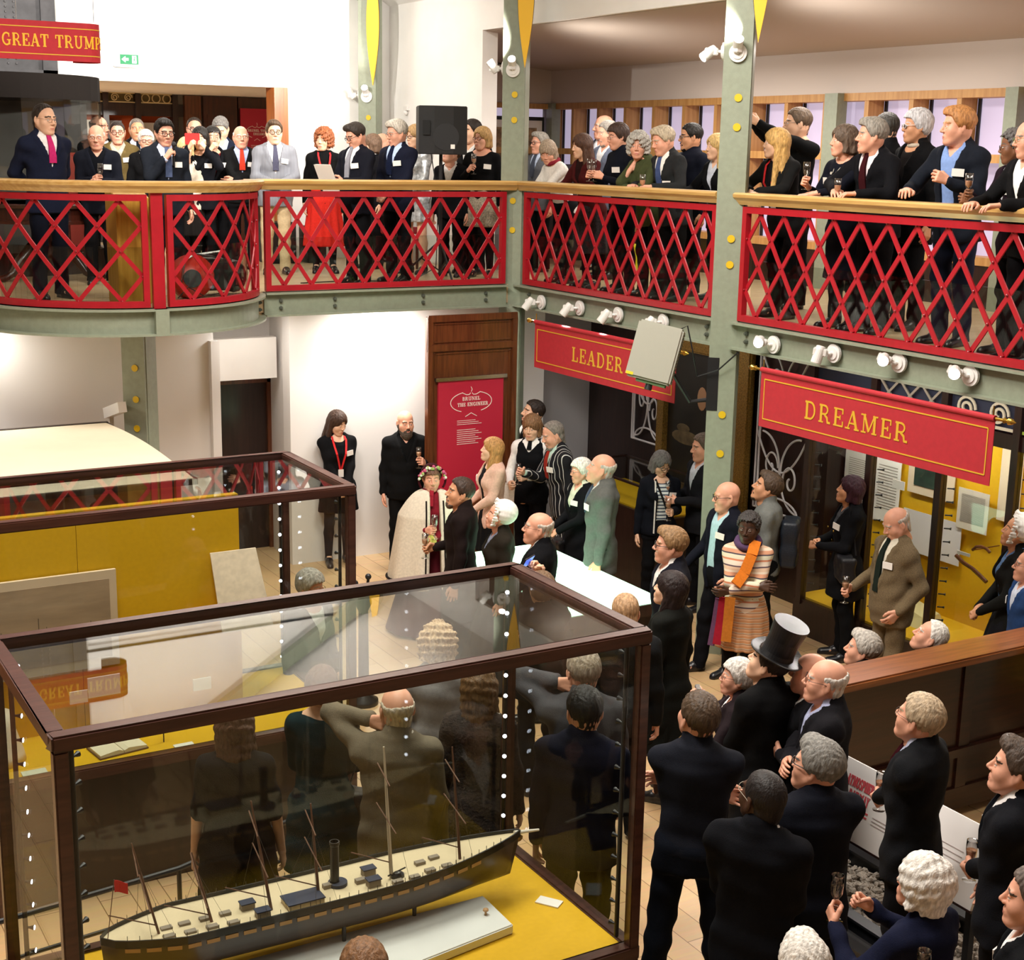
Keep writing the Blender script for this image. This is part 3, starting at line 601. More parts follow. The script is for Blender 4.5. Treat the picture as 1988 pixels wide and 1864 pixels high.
# glass showcase with a dark interior, behind the man in the navy suit
t = thing('showcase', 'tall curved glass showcase with dark back behind the navy suited man', 'showcase', (3.7, 17.0, G))
arc = [(3.3 + 1.15 * math.cos(a), 17.1 + 1.0 * math.sin(a)) for a in np.linspace(-PI * .95, 0, 15)]
for z0, z1, nm, m in ((G, G + .25, 'plinth', DARKW), (G + 1.86, G + 2.12, 'cornice', mat('showcase_black', '1a1614', .9, spec=.1))): MB().prism(arc + [(4.45, 17.5), (2.15, 17.5)], z1 - z0, Matrix.Translation((0, 0, z0))).obj(nm, m, t)
g_ = MB()
for a, b in zip(arc[:-1], arc[1:]): g_.bar((a[0], a[1], G + 1.05), (b[0], b[1], G + 1.05), 1.62, .008)
g_.obj('curved_glass', GLASS, t)
MB().box((2.2, 17.42, G + .25), (4.4, 17.5, G + 1.86)).obj('back_panel', mat('dark_grey_panel', '4a4643', .6), t)
MB().box((4.1, 17.2, G + .25), (4.4, 17.41, G + 1.3)).obj('display_board', mat('exhibit_red', '9c2f23', .7), t)
lm = MB()
for x in (2.9, 3.12): lm.ball((x, 17.0, G + 1.62), .02, 8)
lm.obj('lamp', mat('small_lamp', 'ffffff', .3, emit=8), t)
# back room cabinets
t = thing('display_cabinet', 'dark cabinet with orange lined windows and pierced frieze in the back room', 'cabinet', (6.0, 21.6, G))
ORG = mat('orange_lining', 'c0501c', .8)
cb = MB().box((4.6, 21.5, G), (6.85, 21.62, G + .75)).box((4.6, 21.5, 4.85), (6.85, 21.62, 5.03))
for x in (4.62, 5.2, 5.70, 6.17, 6.72): cb.box((x - .04, 21.46, G), (x + .04, 21.62, 5.16))
cb.obj('carcass', DARKW, t)
MB().box((4.6, 21.8, 3.8), (6.8, 21.84, 4.9)).obj('lining', ORG, t)
fz = MB()
def frieze(mb, f, W, H, kind):
    n = max(2, int(W / H))
    for i in range(n):
        cx, cy, r = W * (i + .5) / n, H / 2, min(H, W / n) * .42
        if kind == 'ring': pts = [(cx + r * math.cos(a), cy + r * math.sin(a)) for a in np.linspace(0, 2 * PI, 17)]
        elif kind == 'scroll': pts = [(cx + r * (1 - a / 14) * math.cos(a), cy + r * (1 - a / 14) * math.sin(a)) for a in np.linspace(0, 11, 34)]
        else: pts = [(cx - r, cy - r), (cx + r, cy + r), (cx, cy), (cx - r, cy + r), (cx + r, cy - r)]
        k = MB(); strip2d(k, pts, H * .09, .012); mb.add([f(*v) for v in k.v], k.f)
    k = MB(); strip2d(k, [(0, H * .05), (W, H * .05)], H * .1, .012); strip2d(k, [(0, H * .95), (W, H * .95)], H * .1, .012); mb.add([f(*v) for v in k.v], k.f)
    return mb
for x0, x1, kd in ((5.24, 5.66, 'x'), (5.74, 6.13, 'scroll'), (6.21, 6.68, 'ring')):
    frieze(fz, lambda a, b, c, x0=x0: (x0 + a, 21.5 - c, 5.03 + b), x1 - x0, .14, kd)
fz.obj('pierced_frieze', mat('frieze_cream', 'cbb98f', .6), t)
MB().box((5.2, 21.56, 5.03), (6.7, 21.6, 5.17)).obj('frieze_back', mat('frieze_back', '8f7d55', .8), t)
for x0, x1, z0, z1, lab in ((5.24, 5.6, 4.1, 4.78, 'white document in the first orange lined window'), (5.74, 6.0, 4.1, 4.78, 'pale blue white sheet in the middle orange lined window'), (6.26, 6.62, 4.1, 4.76, 'cream drawing in the last orange lined window'), (6.63, 6.74, 4.3, 4.8, 'narrow white card at the end of the orange lined windows')):
    tag(MB().box((x0, 21.76, z0), (x1, 21.79, z1)).obj('document', mat('doc_blue', 'cfd8ee', .7) if 'blue' in lab else PAPER), lab, 'document')
t = thing('wall_cupboard', 'mahogany panelled cupboard doors in the back room', 'cupboard', (7.2, 21.5, G))
for x0, x1, m in ((6.86, 7.1, WALNUT), (7.14, 7.66, MAHO), (7.68, 8.3, MAHO)):
    d = MB().box((x0, 21.45, G), (x1, 21.55, 5.16)); o = d.obj('door', m, t)
    MB().box((x0 + .05, 21.43, 4.0), (x1 - .05, 21.46, 4.9)).obj('raised_panel', m, o, bevel=.008)
tag(MB().box((6.78, 17.62, G), (6.96, 17.9, 5.17)).obj('trim_3', wood('jamb_oak', 'b5682b', '9a5420', 2, .3, 2)), kind='structure')
PINK = mat('poster_crimson', 'b81f3a', .55)
INK = mat('poster_white_ink', 'f3e3da', .6)
def flourish(mb, f, w, h):            # white scroll ornament round the title
    k = MB()
    for sg in (-1, 1):
        strip2d(k, [(sg * w * (.5 - .5 * (1 - math.sin(a)) * .9), h * .5 * math.cos(a) * (1 if a < 2.4 else 1)) for a in np.linspace(.35, 2.7, 18)], h * .035, .002)
        strip2d(k, [(sg * w * x, h * y) for x, y in ((.22, .47), (.12, .36), (.05, .36), (.02, .44))], h * .035, .002)
    strip2d(k, [(0, h * .5), (w * .02, h * .62), (-w * .01, h * .74)], h * .03, .002)
    strip2d(k, [(-w * .14, -h * .72), (0, -h * .55), (w * .14, -h * .72)], h * .03, .002)
    mb.add([f(*v) for v in k.v], k.f)
def text_lines(mb, f, x0, y0, w, n, dy, th=.006):
    k = MB()
    for i in range(n): strip2d(k, [(x0, y0 - i * dy), (x0 + w * (.75 + .25 * ((i * 7) % 3) / 2), y0 - i * dy)], th, .0015)
    mb.add([f(*v) for v in k.v], k.f)
t = thing('poster', 'crimson poster titled BRUNEL THE on the back room cupboard', 'poster', (7.97, 21.4, 4.2))
px0, px1 = 7.69, 8.2
MB().box((px0, 21.39, 3.9), (px1, 21.41, 5.0)).obj('sheet', PINK, t)
f = lambda a, b, c: ((px0 + px1) / 2 + a, 21.389 - c, 4.66 + b); k = MB(); flourish(k, f, .34, .18); q = text_mb('BRUNEL THE', .036); k.add([f(v[0] + 0, v[1] + .02, v[2]) for v in q.v], q.f); q = text_mb('DREAMER', .036); k.add([f(v[0] + .05, v[1] - .03, v[2]) for v in q.v], q.f)
text_lines(k, f, -.1, -.2, .22, 4, .025); text_lines(k, f, -.1, -.34, .22, 8, .025); k.obj('print', INK, t)
# ------------------------------------------------------------------ lower hall: wooden panel with poster
t = thing('poster_screen', 'tall walnut display panel with moulded sections by the white wall', 'panel', (7.4, 13.5, 0))
p = MB().box((6.83, 13.47, 0), (7.91, 13.52, 2.74)); p.obj('board', WALNUT, t)
f_ = MB()
for x0, x1, z0, z1 in ((6.83, 7.91, 2.69, 2.76), (6.83, 7.91, 2.38, 2.45), (6.83, 6.89, 0, 2.38), (7.85, 7.91, 0, 2.38), (6.83, 6.89, 2.45, 2.69), (7.85, 7.91, 2.45, 2.69)): f_.box((x0, 13.445, z0), (x1, 13.475, z1))
for x0, x1, z0, z1 in ((6.91, 7.83, 2.465, 2.48), (6.91, 7.83, 2.655, 2.67), (6.91, 7.83, 2.34, 2.36), (6.91, 6.925, .7, 2.36), (7.815, 7.83, .7, 2.36)): f_.box((x0, 13.458, z0), (x1, 13.472, z1))
f_.obj('moulding', WALNUT, t, bevel=.004)
t = thing('poster', 'large crimson poster titled BRUNEL THE ENGINEER on the walnut panel', 'poster', (7.35, 13.44, 1.0))
MB().box((6.95, 13.44, .8), (7.74, 13.468, 2.06)).obj('sheet', PINK, t)
MB().box((6.91, 13.42, 2.06), (7.78, 13.468, 2.10)).obj('top_rail', CHROME, t, bevel=.004)
f = lambda a, b, c: (7.345 + a, 13.439 - c, 1.82 + b); k = MB(); flourish(k, f, .5, .22); q = text_mb('BRUNEL', .04, sx=1.1); k.add([f(v[0], v[1] + .036, v[2]) for v in q.v], q.f); q = text_mb('THE ENGINEER', .04, sx=1.0); k.add([f(v[0] + .02, v[1] - .026, v[2]) for v in q.v], q.f)
text_lines(k, f, -.17, -.2, .3, 3, .02, .005); text_lines(k, f, -.17, -.3, .3, 8, .022, .006); k.obj('print', INK, t)
# long box with cream roof, beyond the back case
CRE = mat('cream_canvas', 'efe3c8', .7, noise=.02, nscale=4); BRW = wood('box_side_wood', 'a56c4a', '8f5a3b', 0, .5, 2)
t = thing('carriage_body', 'long low wooden body with cream canvas roof under the balcony', 'exhibit', (1.5, 12, 0))
MB().box((-2, 11.1, .3), (3.42, 13.6, 1.84)).obj('side_boards', BRW, t)
rf = MB(); n = 14
for i in range(n):
    a, b = i / n, (i + 1) / n; q = lambda u: (11.02 + 2.66 * u, 1.85 + .05 * math.sin(PI * u)); (ya, za), (yb, zb) = q(a), q(b)
    rf.hexa([(-2.1, ya, 1.83), (3.5, ya, 1.83), (3.5, yb, 1.83), (-2.1, yb, 1.83), (-2.1, ya, za), (3.5, ya, za), (3.5, yb, zb), (-2.1, yb, zb)])
rf.obj('roof', CRE, t)
MB().box((-2.12, 11.0, 1.8), (3.52, 11.03, 1.85)).box((3.49, 11.0, 1.8), (3.53, 13.7, 1.85)).box((-2.12, 13.66, 1.8), (3.52, 13.7, 1.86)).obj('edge_strip', DARKW, t)
for x in (-1, 1, 3): MB().lathe([(.28, -.03), (.3, 0), (.28, .03)], (0, 0, 0), 20, 0, Matrix.Translation((x, 11.3, .3)) @ Matrix.Rotation(PI / 2, 4, 'X')).obj('wheel', BLACK, t)
tag(MB().box((0, 10.2, 0), (1.93, 10.7, 1.5)).box((0, 10.17, 1.5), (1.95, 10.72, 1.56)).obj('wooden_step', BRW), 'lower wooden step unit in front of the cream roofed body', 'exhibit')
tag(MB().bar(Vector((3.58, 13.9, 1.9)), Vector((3.62, 13.5, 2.02)), .1, .08).bar(Vector((3.6, 13.85, 0)), Vector((3.6, 13.85, 1.9)), .04, .04).obj('security_camera', WPL), 'small white camera on a post behind the cream roof corner', 'camera')
# ================================================================== glass cases
LED = mat('led_white', 'e8ecff', .3, emit=16)
def led_strip(parent, x, y, dx, dy, z0=.95, z1=2.28, n=13):
    t = MB(); rod(t, (x, y, z0 - .06), (x, y, z1 + .05), .011); o = t.obj('led_rod', BLACK, parent)
    k = MB(); e = MB()
    for i in range(n):
        z = z0 + (z1 - z0) * i / (n - 1); a = Vector((x, y, z)); d = Vector((dx, dy, 0)).normalized()
        k.tube([a, a + d * .02, a + d * .04], [.005, .006, .0125], 8); disc(e, a + d * .0392, d, .0105, .0012, 8)
    k.obj('lamp_holders', BLACK, o); e.obj('lamps', LED, o)
def glass_case(label, x0, x1, y0, y1, loc, deck=.85, top=2.4, board=None):
    t = thing('display_case', label, 'display case', loc); w = .062
    f = MB()
    for a, b in (((x0, y0), (x1, y0)), ((x0, y1), (x1, y1)), ((x0, y0), (x0, y1)), ((x1, y0), (x1, y1))):
        xa, xb = min(a[0], b[0]), max(a[0], b[0]); ya, yb = min(a[1], b[1]), max(a[1], b[1])
        if ya == yb: yy = y0 if ya == y0 else y1 - w; f.box((x0, yy, top - w), (x1, yy + w, top)); f.box((x0, yy, deck - .06), (x1, yy + w, deck + .012))
        else: xx = x0 if xa == x0 else x1 - w; f.box((xx, y0 + w, top - w), (xx + w, y1 - w, top)); f.box((xx, y0 + w, deck - .06), (xx + w, y1 - w, deck + .012))
    f.obj('frame', CASEW, t, bevel=.008)
    for (x, y) in ((x0, y0), (x1 - w, y0), (x0, y1 - w), (x1 - w, y1 - w)): MB().box((x + .004, y + .004, 0.0), (x + w - .004, y + w - .004, top - w)).obj('post', CASEW, t, bevel=.006)
    MB().box((x0 + .08, y0 + .1, 0), (x1 - .08, y1 - .1, deck - .06)).obj('plinth', DARKW, t)
    MB().box((x0 + w, y0 + w, deck - .05), (x1 - w, y1 - w, deck)).obj('deck', YEL, t)
    g = .006; m = w / 2
    MB().box((x0 + .03, y0 + .03, top - .03), (x1 - .03, y1 - .03, top - .03 + g)).obj('top_glass', GLASS, t)
    for a, b, nm in (((x0 + w, y0 + m), (x1 - w, y0 + m + g), 'front_glass'), ((x0 + w, y1 - m), (x1 - w, y1 - m + g), 'rear_glass'), ((x0 + m, y0 + w), (x0 + m + g, y1 - w), 'end_glass'), ((x1 - m, y0 + w), (x1 - m + g, y1 - w), 'end_glass')):
        MB().box((a[0], a[1], deck + .012), (b[0], b[1], top - w)).obj(nm, GLASSV if nm != 'rear_glass' else GLASSR, t)
    i = w + .02
    led_strip(t, x0 + i, y1 - i, .8, -.5); led_strip(t, x1 - i, y1 - i, -.45, -.8); led_strip(t, x0 + i, y0 + i, .8, .6); led_strip(t, x1 - i, y0 + i, -.3, .95)
    return t
caseA = glass_case('big glass display case with mahogany frame holding the ship model', 1.02, 3.62, 4.92, 6.15, (2.3, 5.5, 0))
caseB = glass_case('glass display case with mahogany frame and yellow backboard, beyond the ship case', 1.32, 3.6, 8.06, 9.25, (2.4, 8.6, 0))
bb = MB().box((1.42, 8.72, .85), (2.02, 8.78, 2.26)).box((2.023, 8.72, .85), (3.06, 8.78, 2.26)); tag(bb.obj('backboard', YEL), 'yellow backboard of two panels standing inside the second case', 'board')
MB_ = MB
def sheet(name, a, b, label, m=PAPER, cat='document', th=.004):
    tag(MB().box(a, b).obj(name, m), label, cat)
# things on and against the yellow board
t = thing('print', 'sepia seascape print with tiny sailing ships against the yellow board', 'print', (1.6, 8.68, .86))
pr = at(226, 1106, y=8.66); MB().box((1.42, 8.675, pr.z - .62), (pr.x, 8.7, pr.z)).obj('mount', mat('sepia_mount', 'd6c0a4', .8), t)
MB().box((1.42, 8.672, pr.z - .56), (pr.x - .045, 8.676, pr.z - .055)).obj('image', mat('sepia_sea', 'a38c72', .8, noise=.12, nscale=3, stretch=(1, 1, 5)), t)
s_ = MB()
for i, x in enumerate(np.linspace(1.45, pr.x - .08, 9)):
    z = pr.z - .40; h = .03 + .03 * ((i * 5) % 3); s_.bar((x, 8.671, z), (x, 8.671, z + h), .003, .002, (1, 0, 0)); s_.bar((x - .008, 8.671, z + h * .6), (x + .008, 8.671, z + h * .6), .002, .002)
s_.ball((1.72, 8.671, pr.z - .36), (.05, .002, .022), 10); s_.bar((1.76, 8.671, pr.z - .4), (1.76, 8.671, pr.z - .25), .003, .002, (1, 0, 0)); s_.obj('ships', mat('sepia_dark', '4b4036', .8), t)
p0, p1 = at(418, 1082, y=8.6), at(507, 1071, y=8.6)
tag(MB().hexa([(p0.x + .02, 8.56, p0.z - .5), (p1.x + .06, 8.56, p0.z - .5), (p1.x + .06, 8.57, p0.z - .5), (p0.x + .02, 8.57, p0.z - .5), (p0.x, 8.7, p0.z), (p1.x, 8.7, p0.z), (p1.x, 8.71, p0.z), (p0.x, 8.71, p0.z)]).obj('plan_drawing', mat('aged_paper', 'e3cfb6', .8, noise=.08, nscale=25)), 'aged plan drawing leaning on the yellow board near its end', 'drawing')
for i, (px, py, w, h, lab) in enumerate(((381, 1180, .15, .1, 'small white caption card below the aged plan drawing'), (170, 1318, .2, .13, 'small white framed note low on the yellow board'), (135, 1345, .11, .08, 'blank white card beside the small framed note'), (375, 1320, .12, .08, 'white card low on the yellow board near the brown haired woman'))):
    p = at(px, py, y=8.62); tag(MB().box((p.x, 8.62, p.z - h), (p.x + w, 8.63, p.z)).bar(Vector((p.x + w / 2, 8.64, p.z - h)), Vector((p.x + w / 2, 8.71, p.z - h)), .004, .004).obj('caption_card', PAPER), lab, 'card')
b0 = at(228, 1448, z=.87)
t = thing('open_book', 'open cream paged book lying on the yellow deck of the second case', 'book', (b0.x, b0.y, .85))
Rb = Matrix.Translation((b0.x, b0.y, .852)) @ Matrix.Rotation(math.radians(8), 4, 'Z')
MB().box((-.155, -.105, 0), (.155, .105, .008)).mapped(lambda *p: Rb @ Vector(p)).obj('cover', mat('book_cloth', '7a5b40', .8), t)
pg = MB()
for sg in (-1, 1):
    pts = [(sg * .002, .022), (sg * .03, .034), (sg * .08, .03), (sg * .148, .022)]
    for (xa, za), (xb, zb) in zip(pts[:-1], pts[1:]): pg.hexa([Rb @ Vector(v) for v in ((xa, -.1, .008), (xb, -.1, .008), (xb, .1, .008), (xa, .1, .008), (xa, -.1, za), (xb, -.1, zb), (xb, .1, zb), (xa, .1, za))])
pg.obj('pages', mat('book_pages', 'e9dcc3', .8), t)
b1 = at(357, 1445, z=.86); tag(MB().box((b1.x - .06, b1.y - .035, .851), (b1.x + .06, b1.y + .03, .856)).obj('caption_card', PAPER), 'white caption card lying flat on the yellow deck beside the book', 'card')
b2 = at(60, 1500, z=.86); tag(MB().box((b2.x - .05, b2.y - .05, .851), (b2.x + .09, b2.y + .04, .858)).obj('caption_card', mat('pale_green_card', 'cfd6c4', .8)), 'pale green card at the end of the yellow deck', 'card')
b3 = at(318, 1438, z=.86); t = thing('propeller_model', 'small white propeller model on a thin stem on the yellow deck', 'model', (b3.x, b3.y, .85))
rod(MB(), (b3.x, b3.y, .851), (b3.x, b3.y, .95), .004).obj('stem', BLACK, t)
pb = MB()
for k in range(4):
    a = k * PI / 2 + .4; pb.ball((b3.x + .028 * math.cos(a), b3.y, .965 + .028 * math.sin(a)), (.02, .008, .02), 8)
pb.obj('blades', mat('ivory', 'e8dfcf', .5), t)
b4 = at(20, 1400, y=8.5); tag(MB().lathe([(.16, 0), (.15, .05), (.1, .22), (.09, .3)], (1.44, 8.45, .851), 20).obj('paper_cone', mat('vellum', 'ecd9c2', .6), smooth=True), 'pale curved vellum form at the end of the second case', 'exhibit')
# low barrier rail between the cases
t = thing('barrier_rail', 'low black barrier rail on the floor between the two cases', 'rail', (2.0, 7.2, 0))
r = MB(); ps = [(.4, 7.35, .42), (1.2, 7.3, .44), (2.2, 7.42, .44), (3.0, 7.7, .44), (3.4, 7.75, .44)]; r.tube(ps, .016, 8); r.tube([(p[0], p[1], .2) for p in ps], .012, 8); r.obj('rails', BLACK, t)
for p in ps[::2]: rod(MB(), (p[0], p[1], 0), (p[0], p[1], .44), .014).obj('post', BLACK, t)
p = at(705, 1128, z=1.05)
t = thing('iron_fitting', 'black cast iron fitting with ball finials beside the second case', 'fitting', (p.x, p.y, 0))
k = MB(); k.lathe([(.12, 0), (.12, .04), (.045, .08), (.04, .8), (.07, .86), (.06, .95), (.03, 1.0)], (p.x, p.y, 0), 16); k.obj('pillar', BLACK, t, smooth=True)
for dx, dz in ((-.07, 1.02), (.045, 1.06)): k = MB(); rod(k, (p.x + dx * .7, p.y, .95), (p.x + dx, p.y, dz), .012); k.ball((p.x + dx, p.y, dz + .02), .026, 12); k.obj('finial', BLACK, t)
k = MB(); rod(k, (p.x - .02, p.y, .94), (p.x - .16, p.y + .02, .95), .01); k.ball((p.x - .17, p.y + .02, .95), .02, 10); k.obj('side_arm', BLACK, t)
# ------------------------------------------------------------------ ship model
HULL = mat('hull_brown', '3a2a1c', .35, noise=.1, nscale=12, coat=.3); HB = mat('hull_black', '141211', .35); DECK = mat('ship_deck', 'ddcba6', .7, noise=.05, nscale=40, stretch=(2, 20, 2))
sp = thing('ship_model', 'long model steamship with six masts and one black funnel', 'model ship', (2.35, 5.67, .85))
SX0, SX1, SY = 1.33, 3.40, 5.665
def hb(u):  # half beam along the hull
    return .155 * min(1, (u / .16) ** .55 if u < .16 else 1) * (1 if u < .62 else max(.0, math.cos((u - .62) / .38 * PI / 2)) ** .8) + .004
def sheer(u): return 1.115 + .02 * (1 - u) ** 3 + .035 * max(0, u - .55) ** 2 / .2
def ship_x(u): return SX0 + (SX1 - SX0) * u
hm = MB(); bm2 = MB(); dk = MB(); N = 44; sec = [(1, 0), (1.0, -.035), (.97, -.08), (.8, -.14), (.4, -.185), (.02, -.205)]
rows = []
for i in range(N + 1):
    u = i / N; b = hb(u); z = sheer(u); rake = lambda dz: (.25 * dz * max(0, u - .9) * 10 - .12 * dz * max(0, .08 - u) * 10)
    rows.append([(ship_x(u) + rake(dz), SY + sg * b * q * (1 if u < .75 else 1 - (-dz) * (u - .75) * 9 * .6), z + dz) for sg, pts in ((-1, sec), (1, sec[::-1])) for q, dz in pts])
k = len(rows[0])
hm.add([p for r in rows for p in r], [(i * k + j, (i + 1) * k + j, (i + 1) * k + j + 1, i * k + j + 1) for i in range(N) for j in range(k - 1)] + [tuple(range(k)), tuple(N * k + j for j in range(k))[::-1]])
hm.obj('hull', HULL, sp, smooth=True)
for sg in (-1, 1):
    for i in range(N):
        u0, u1 = i / N, (i + 1) / N
        for m, z0, z1, o in ((bm2, -.012, .022, .004), ):
            p = [(ship_x(u), SY + sg * (hb(u) + oo), sheer(u) + zz) for u, zz, oo in ((u0, z0, -.004), (u1, z0, -.004), (u1, z0, o), (u0, z0, o), (u0, z1, -.004), (u1, z1, -.004), (u1, z1, o), (u0, z1, o))]; m.hexa(p)
bm2.obj('bulwark', HB, sp)
gp = MB(); gs = MB()
for i in range(1, 22):
    u0, u1 = .04 + i * .04 - .04, .04 + i * .04 - .012
    for sg in (-1, 1):
        p = [(ship_x(u), SY + sg * (hb(u) + oo), sheer(u) + zz) for u, zz, oo in ((u0, -.034, -.004), (u1, -.034, -.004), (u1, -.034, .004), (u0, -.034, .004), (u0, -.016, -.004), (u1, -.016, -.004), (u1, -.016, .004), (u0, -.016, .004))]; gp.hexa(p)
gp.obj('gunport_band', mat('port_ochre', 'b98f55', .5), sp)
for i in range(N):
    u0, u1 = i / N, (i + 1) / N; dk.hexa([(ship_x(u), SY + sg * max(.001, hb(u) - .004), sheer(u) + zz) for zz in (-.01, .004) for u, sg in ((u0, -1), (u1, -1), (u1, 1), (u0, 1))])
dk.obj('deck', DECK, sp)
WB = mat('ship_brown', '6a4a38', .5); NAVYR = mat('ship_navy_roof', '2c3146', .6); GREYD = mat('ship_grey', '8d8171', .6)
for (px0, py0, px1, py1, pxt, pyt, r, white) in ((310, 1818, 255, 1637, 0, 0, .006, 0), (412, 1793, 372, 1655, 0, 0, .007, 0), (527, 1768, 487, 1555, 0, 0, .008, 0), (619, 1742, 603, 1560, 0, 0, .008, 0), (760, 1705, 745, 1450, 0, 0, .01, 1), (893, 1672, 878, 1450, 0, 0, .008, 0)):
    b = at(px0, py0, z=1.12); tip = at(px1, py1, y=SY); d = tip - b; m = MB(); m.tube([b, b + d * .5, tip], [r, r * .85, r * .45], 8); o = m.obj('mast', WB if not white else mat('mast_white', 'cfc3ad', .5), sp)
    if white: tag(o, 'pale lower mainmast')
    y_ = MB()
    for fz_, ln in ((.45, .3), (.78, .22)):
        c = b + d * fz_; y_.tube([c + Vector((-.03, -ln / 2, 0)), c + Vector((.01, ln / 2, .02))], .003, 6)
    y_.tube([b + d * .12, b + d * .12 + Vector((-.2, -.0, .1))], .003, 6); y_.obj('yards', WB, o)
    rg = MB()
    for sg in (-1, 1):
        for e in (-.05, .05): u = (b.x + e - SX0) / (SX1 - SX0); rg.tube([b + d * .75, Vector((b.x + e, SY + sg * max(.01, hb(min(.97, max(.03, u))) - .004), 1.14))], .0008, 4)
    rg.obj('rigging', mat('rigging', '4b4136', .8), o)
fx = at(662, 1733, z=1.12); fn = MB(); fn.lathe([(.026, 0), (.026, .02), (.021, .03), (.021, .205), (.024, .21), (.024, .225), (.019, .225), (.018, .15)], (fx.x, SY, 1.118), 18); fn.obj('funnel', HB, sp, smooth=False)
MB().lathe([(.045, 0), (.045, .02), (.03, .025)], (fx.x + .015, SY, 1.118), 18).obj('funnel_base', NAVYR, sp)
bs = MB(); p0 = Vector((ship_x(.985), SY, sheer(1) + .01)); p1 = at(1046, 1611, y=SY); bs.tube([p0, p1], [.011, .006], 10); bs.obj('bowsprit', mat('bowsprit_white', 'e7e0d2', .5), sp)
MB().ball((ship_x(.995), SY, sheer(1) - .025), (.03, .008, .02), 10).obj('figurehead', GOLD, sp)
def house(px, py, lx, ly, h, m, top=None, nm='skylight'):
    p = at(px, py, z=1.125); o = MB().box((p.x - lx / 2, p.y - ly / 2, 1.112), (p.x + lx / 2, p.y + ly / 2, 1.125 + h)).obj(nm, m, sp)
    if top: MB().box((p.x - lx / 2 - .004, p.y - ly / 2 - .004, 1.125 + h), (p.x + lx / 2 + .004, p.y + ly / 2 + .004, 1.13 + h)).obj('roof', top, o)
house(588, 1752, .17, .1, .025, DECK, NAVYR, 'deckhouse')
for (px, py) in ((323, 1806), (328, 1822), (358, 1797), (370, 1813), (398, 1787), (412, 1803), (437, 1777), (453, 1795), (637, 1722), (700, 1712), (815, 1678), (842, 1668), (835, 1693), (868, 1684), (772, 1715), (805, 1706)): house(px, py, .05, .028, .016, GREYD)
for (px, py) in ((480, 1764), (510, 1779), (715, 1697), (725, 1718)):
    house(px, py, .06, .04, .03, GREYD, NAVYR, 'companionway')
c0 = at(283, 1824, z=1.13); MB().lathe([(.024, 0), (.022, .014), (.0, .018)], (c0.x, c0.y, 1.115), 16).obj('capstan', GREYD, sp)
MB().box((ship_x(.855), SY - .1, 1.118), (ship_x(.865), SY + .1, 1.135)).obj('breakwater', HB, sp)
c0 = at(772, 1700, z=1.13); k = MB(); k.ball((c0.x, c0.y, 1.13), (.035, .025, .022), 10); k.tube([(c0.x - .05, c0.y, 1.14), (c0.x + .05, c0.y + .02, 1.15)], .004, 6); k.obj('winch', HB, sp)
st = MB()
for i in range(2, 42):
    u = i / 44
    for sg in (-1, 1): st.bar((ship_x(u), SY + sg * (hb(u) - .003), sheer(u) + .02), (ship_x(u), SY + sg * (hb(u) - .003), sheer(u) + .042), .0022, .0022, (1, 0, 0))
st.obj('stanchions', HB, sp)
fl = at(222, 1720, y=SY); base = Vector((SX0 + .03, SY, 1.13)); k = MB(); k.tube([base, Vector((fl.x - .0, SY, fl.z + .03))], .002, 5); o = k.obj('flagstaff', WB, sp)
k = MB(); 
for i in range(5): a, b = i / 5, (i + 1) / 5; q = lambda u: .008 * math.sin(u * 5); k.hexa([(fl.x + .055 * a, SY + q(a), fl.z - .03 - .02 * a), (fl.x + .055 * b, SY + q(b), fl.z - .03 - .02 * b), (fl.x + .055 * b, SY + q(b) + .002, fl.z - .03 - .02 * b), (fl.x + .055 * a, SY + q(a) + .002, fl.z - .03 - .02 * a), (fl.x + .055 * a, SY + q(a), fl.z + .025 - .025 * a), (fl.x + .055 * b, SY + q(b), fl.z + .025 - .025 * b), (fl.x + .055 * b, SY + q(b) + .002, fl.z + .025 - .025 * b), (fl.x + .055 * a, SY + q(a) + .002, fl.z + .025 - .025 * a)])
k.obj('ensign', mat('ensign_red', 'd62a28', .7), sp)
for px in (655, 838):
    p = at(px, 1800, z=.93); k = MB(); k.lathe([(.02, 0), (.02, .01), (.009, .02), (.011, .09), (.006, .17)], (p.x, 5.6 if px > 700 else 5.55, .851), 12); k.obj('support_post', HB, sp)
s0 = at(938, 1738, z=.9); s1 = at(997, 1795, z=.9)
tag(MB().hexa([(1.75, 5.1, .851), (s1.x, s1.y, .851), (s0.x, s0.y, .851), (1.75, s0.y, .851), (1.75, 5.1, .9), (s1.x, s1.y, .9), (s0.x, s0.y, .9), (1.75, s0.y, .9)]).obj('white_slab', mat('white_slab', 'e9e9e6', .3), bevel=.006), 'flat white slab lying in front of the ship model on yellow deck', 'slab')
kn = at(943, 1765, z=.93); tag(MB().lathe([(.006, 0), (.005, .018), (.014, .022), (.013, .03), (.0, .033)], (kn.x, kn.y, .9), 14).obj('wooden_mushroom', mat('light_knob', 'c79a6b', .5), smooth=True), 'tiny wooden knob on the white slab', 'knob')
cd = at(1066, 1752, z=.852); tag(MB().bar(Vector((cd.x - .035, cd.y + .05, .854)), Vector((cd.x + .035, cd.y - .05, .854)), .006, .07).obj('caption_card', PAPER), 'white caption card on the yellow deck near the ship bow', 'card')
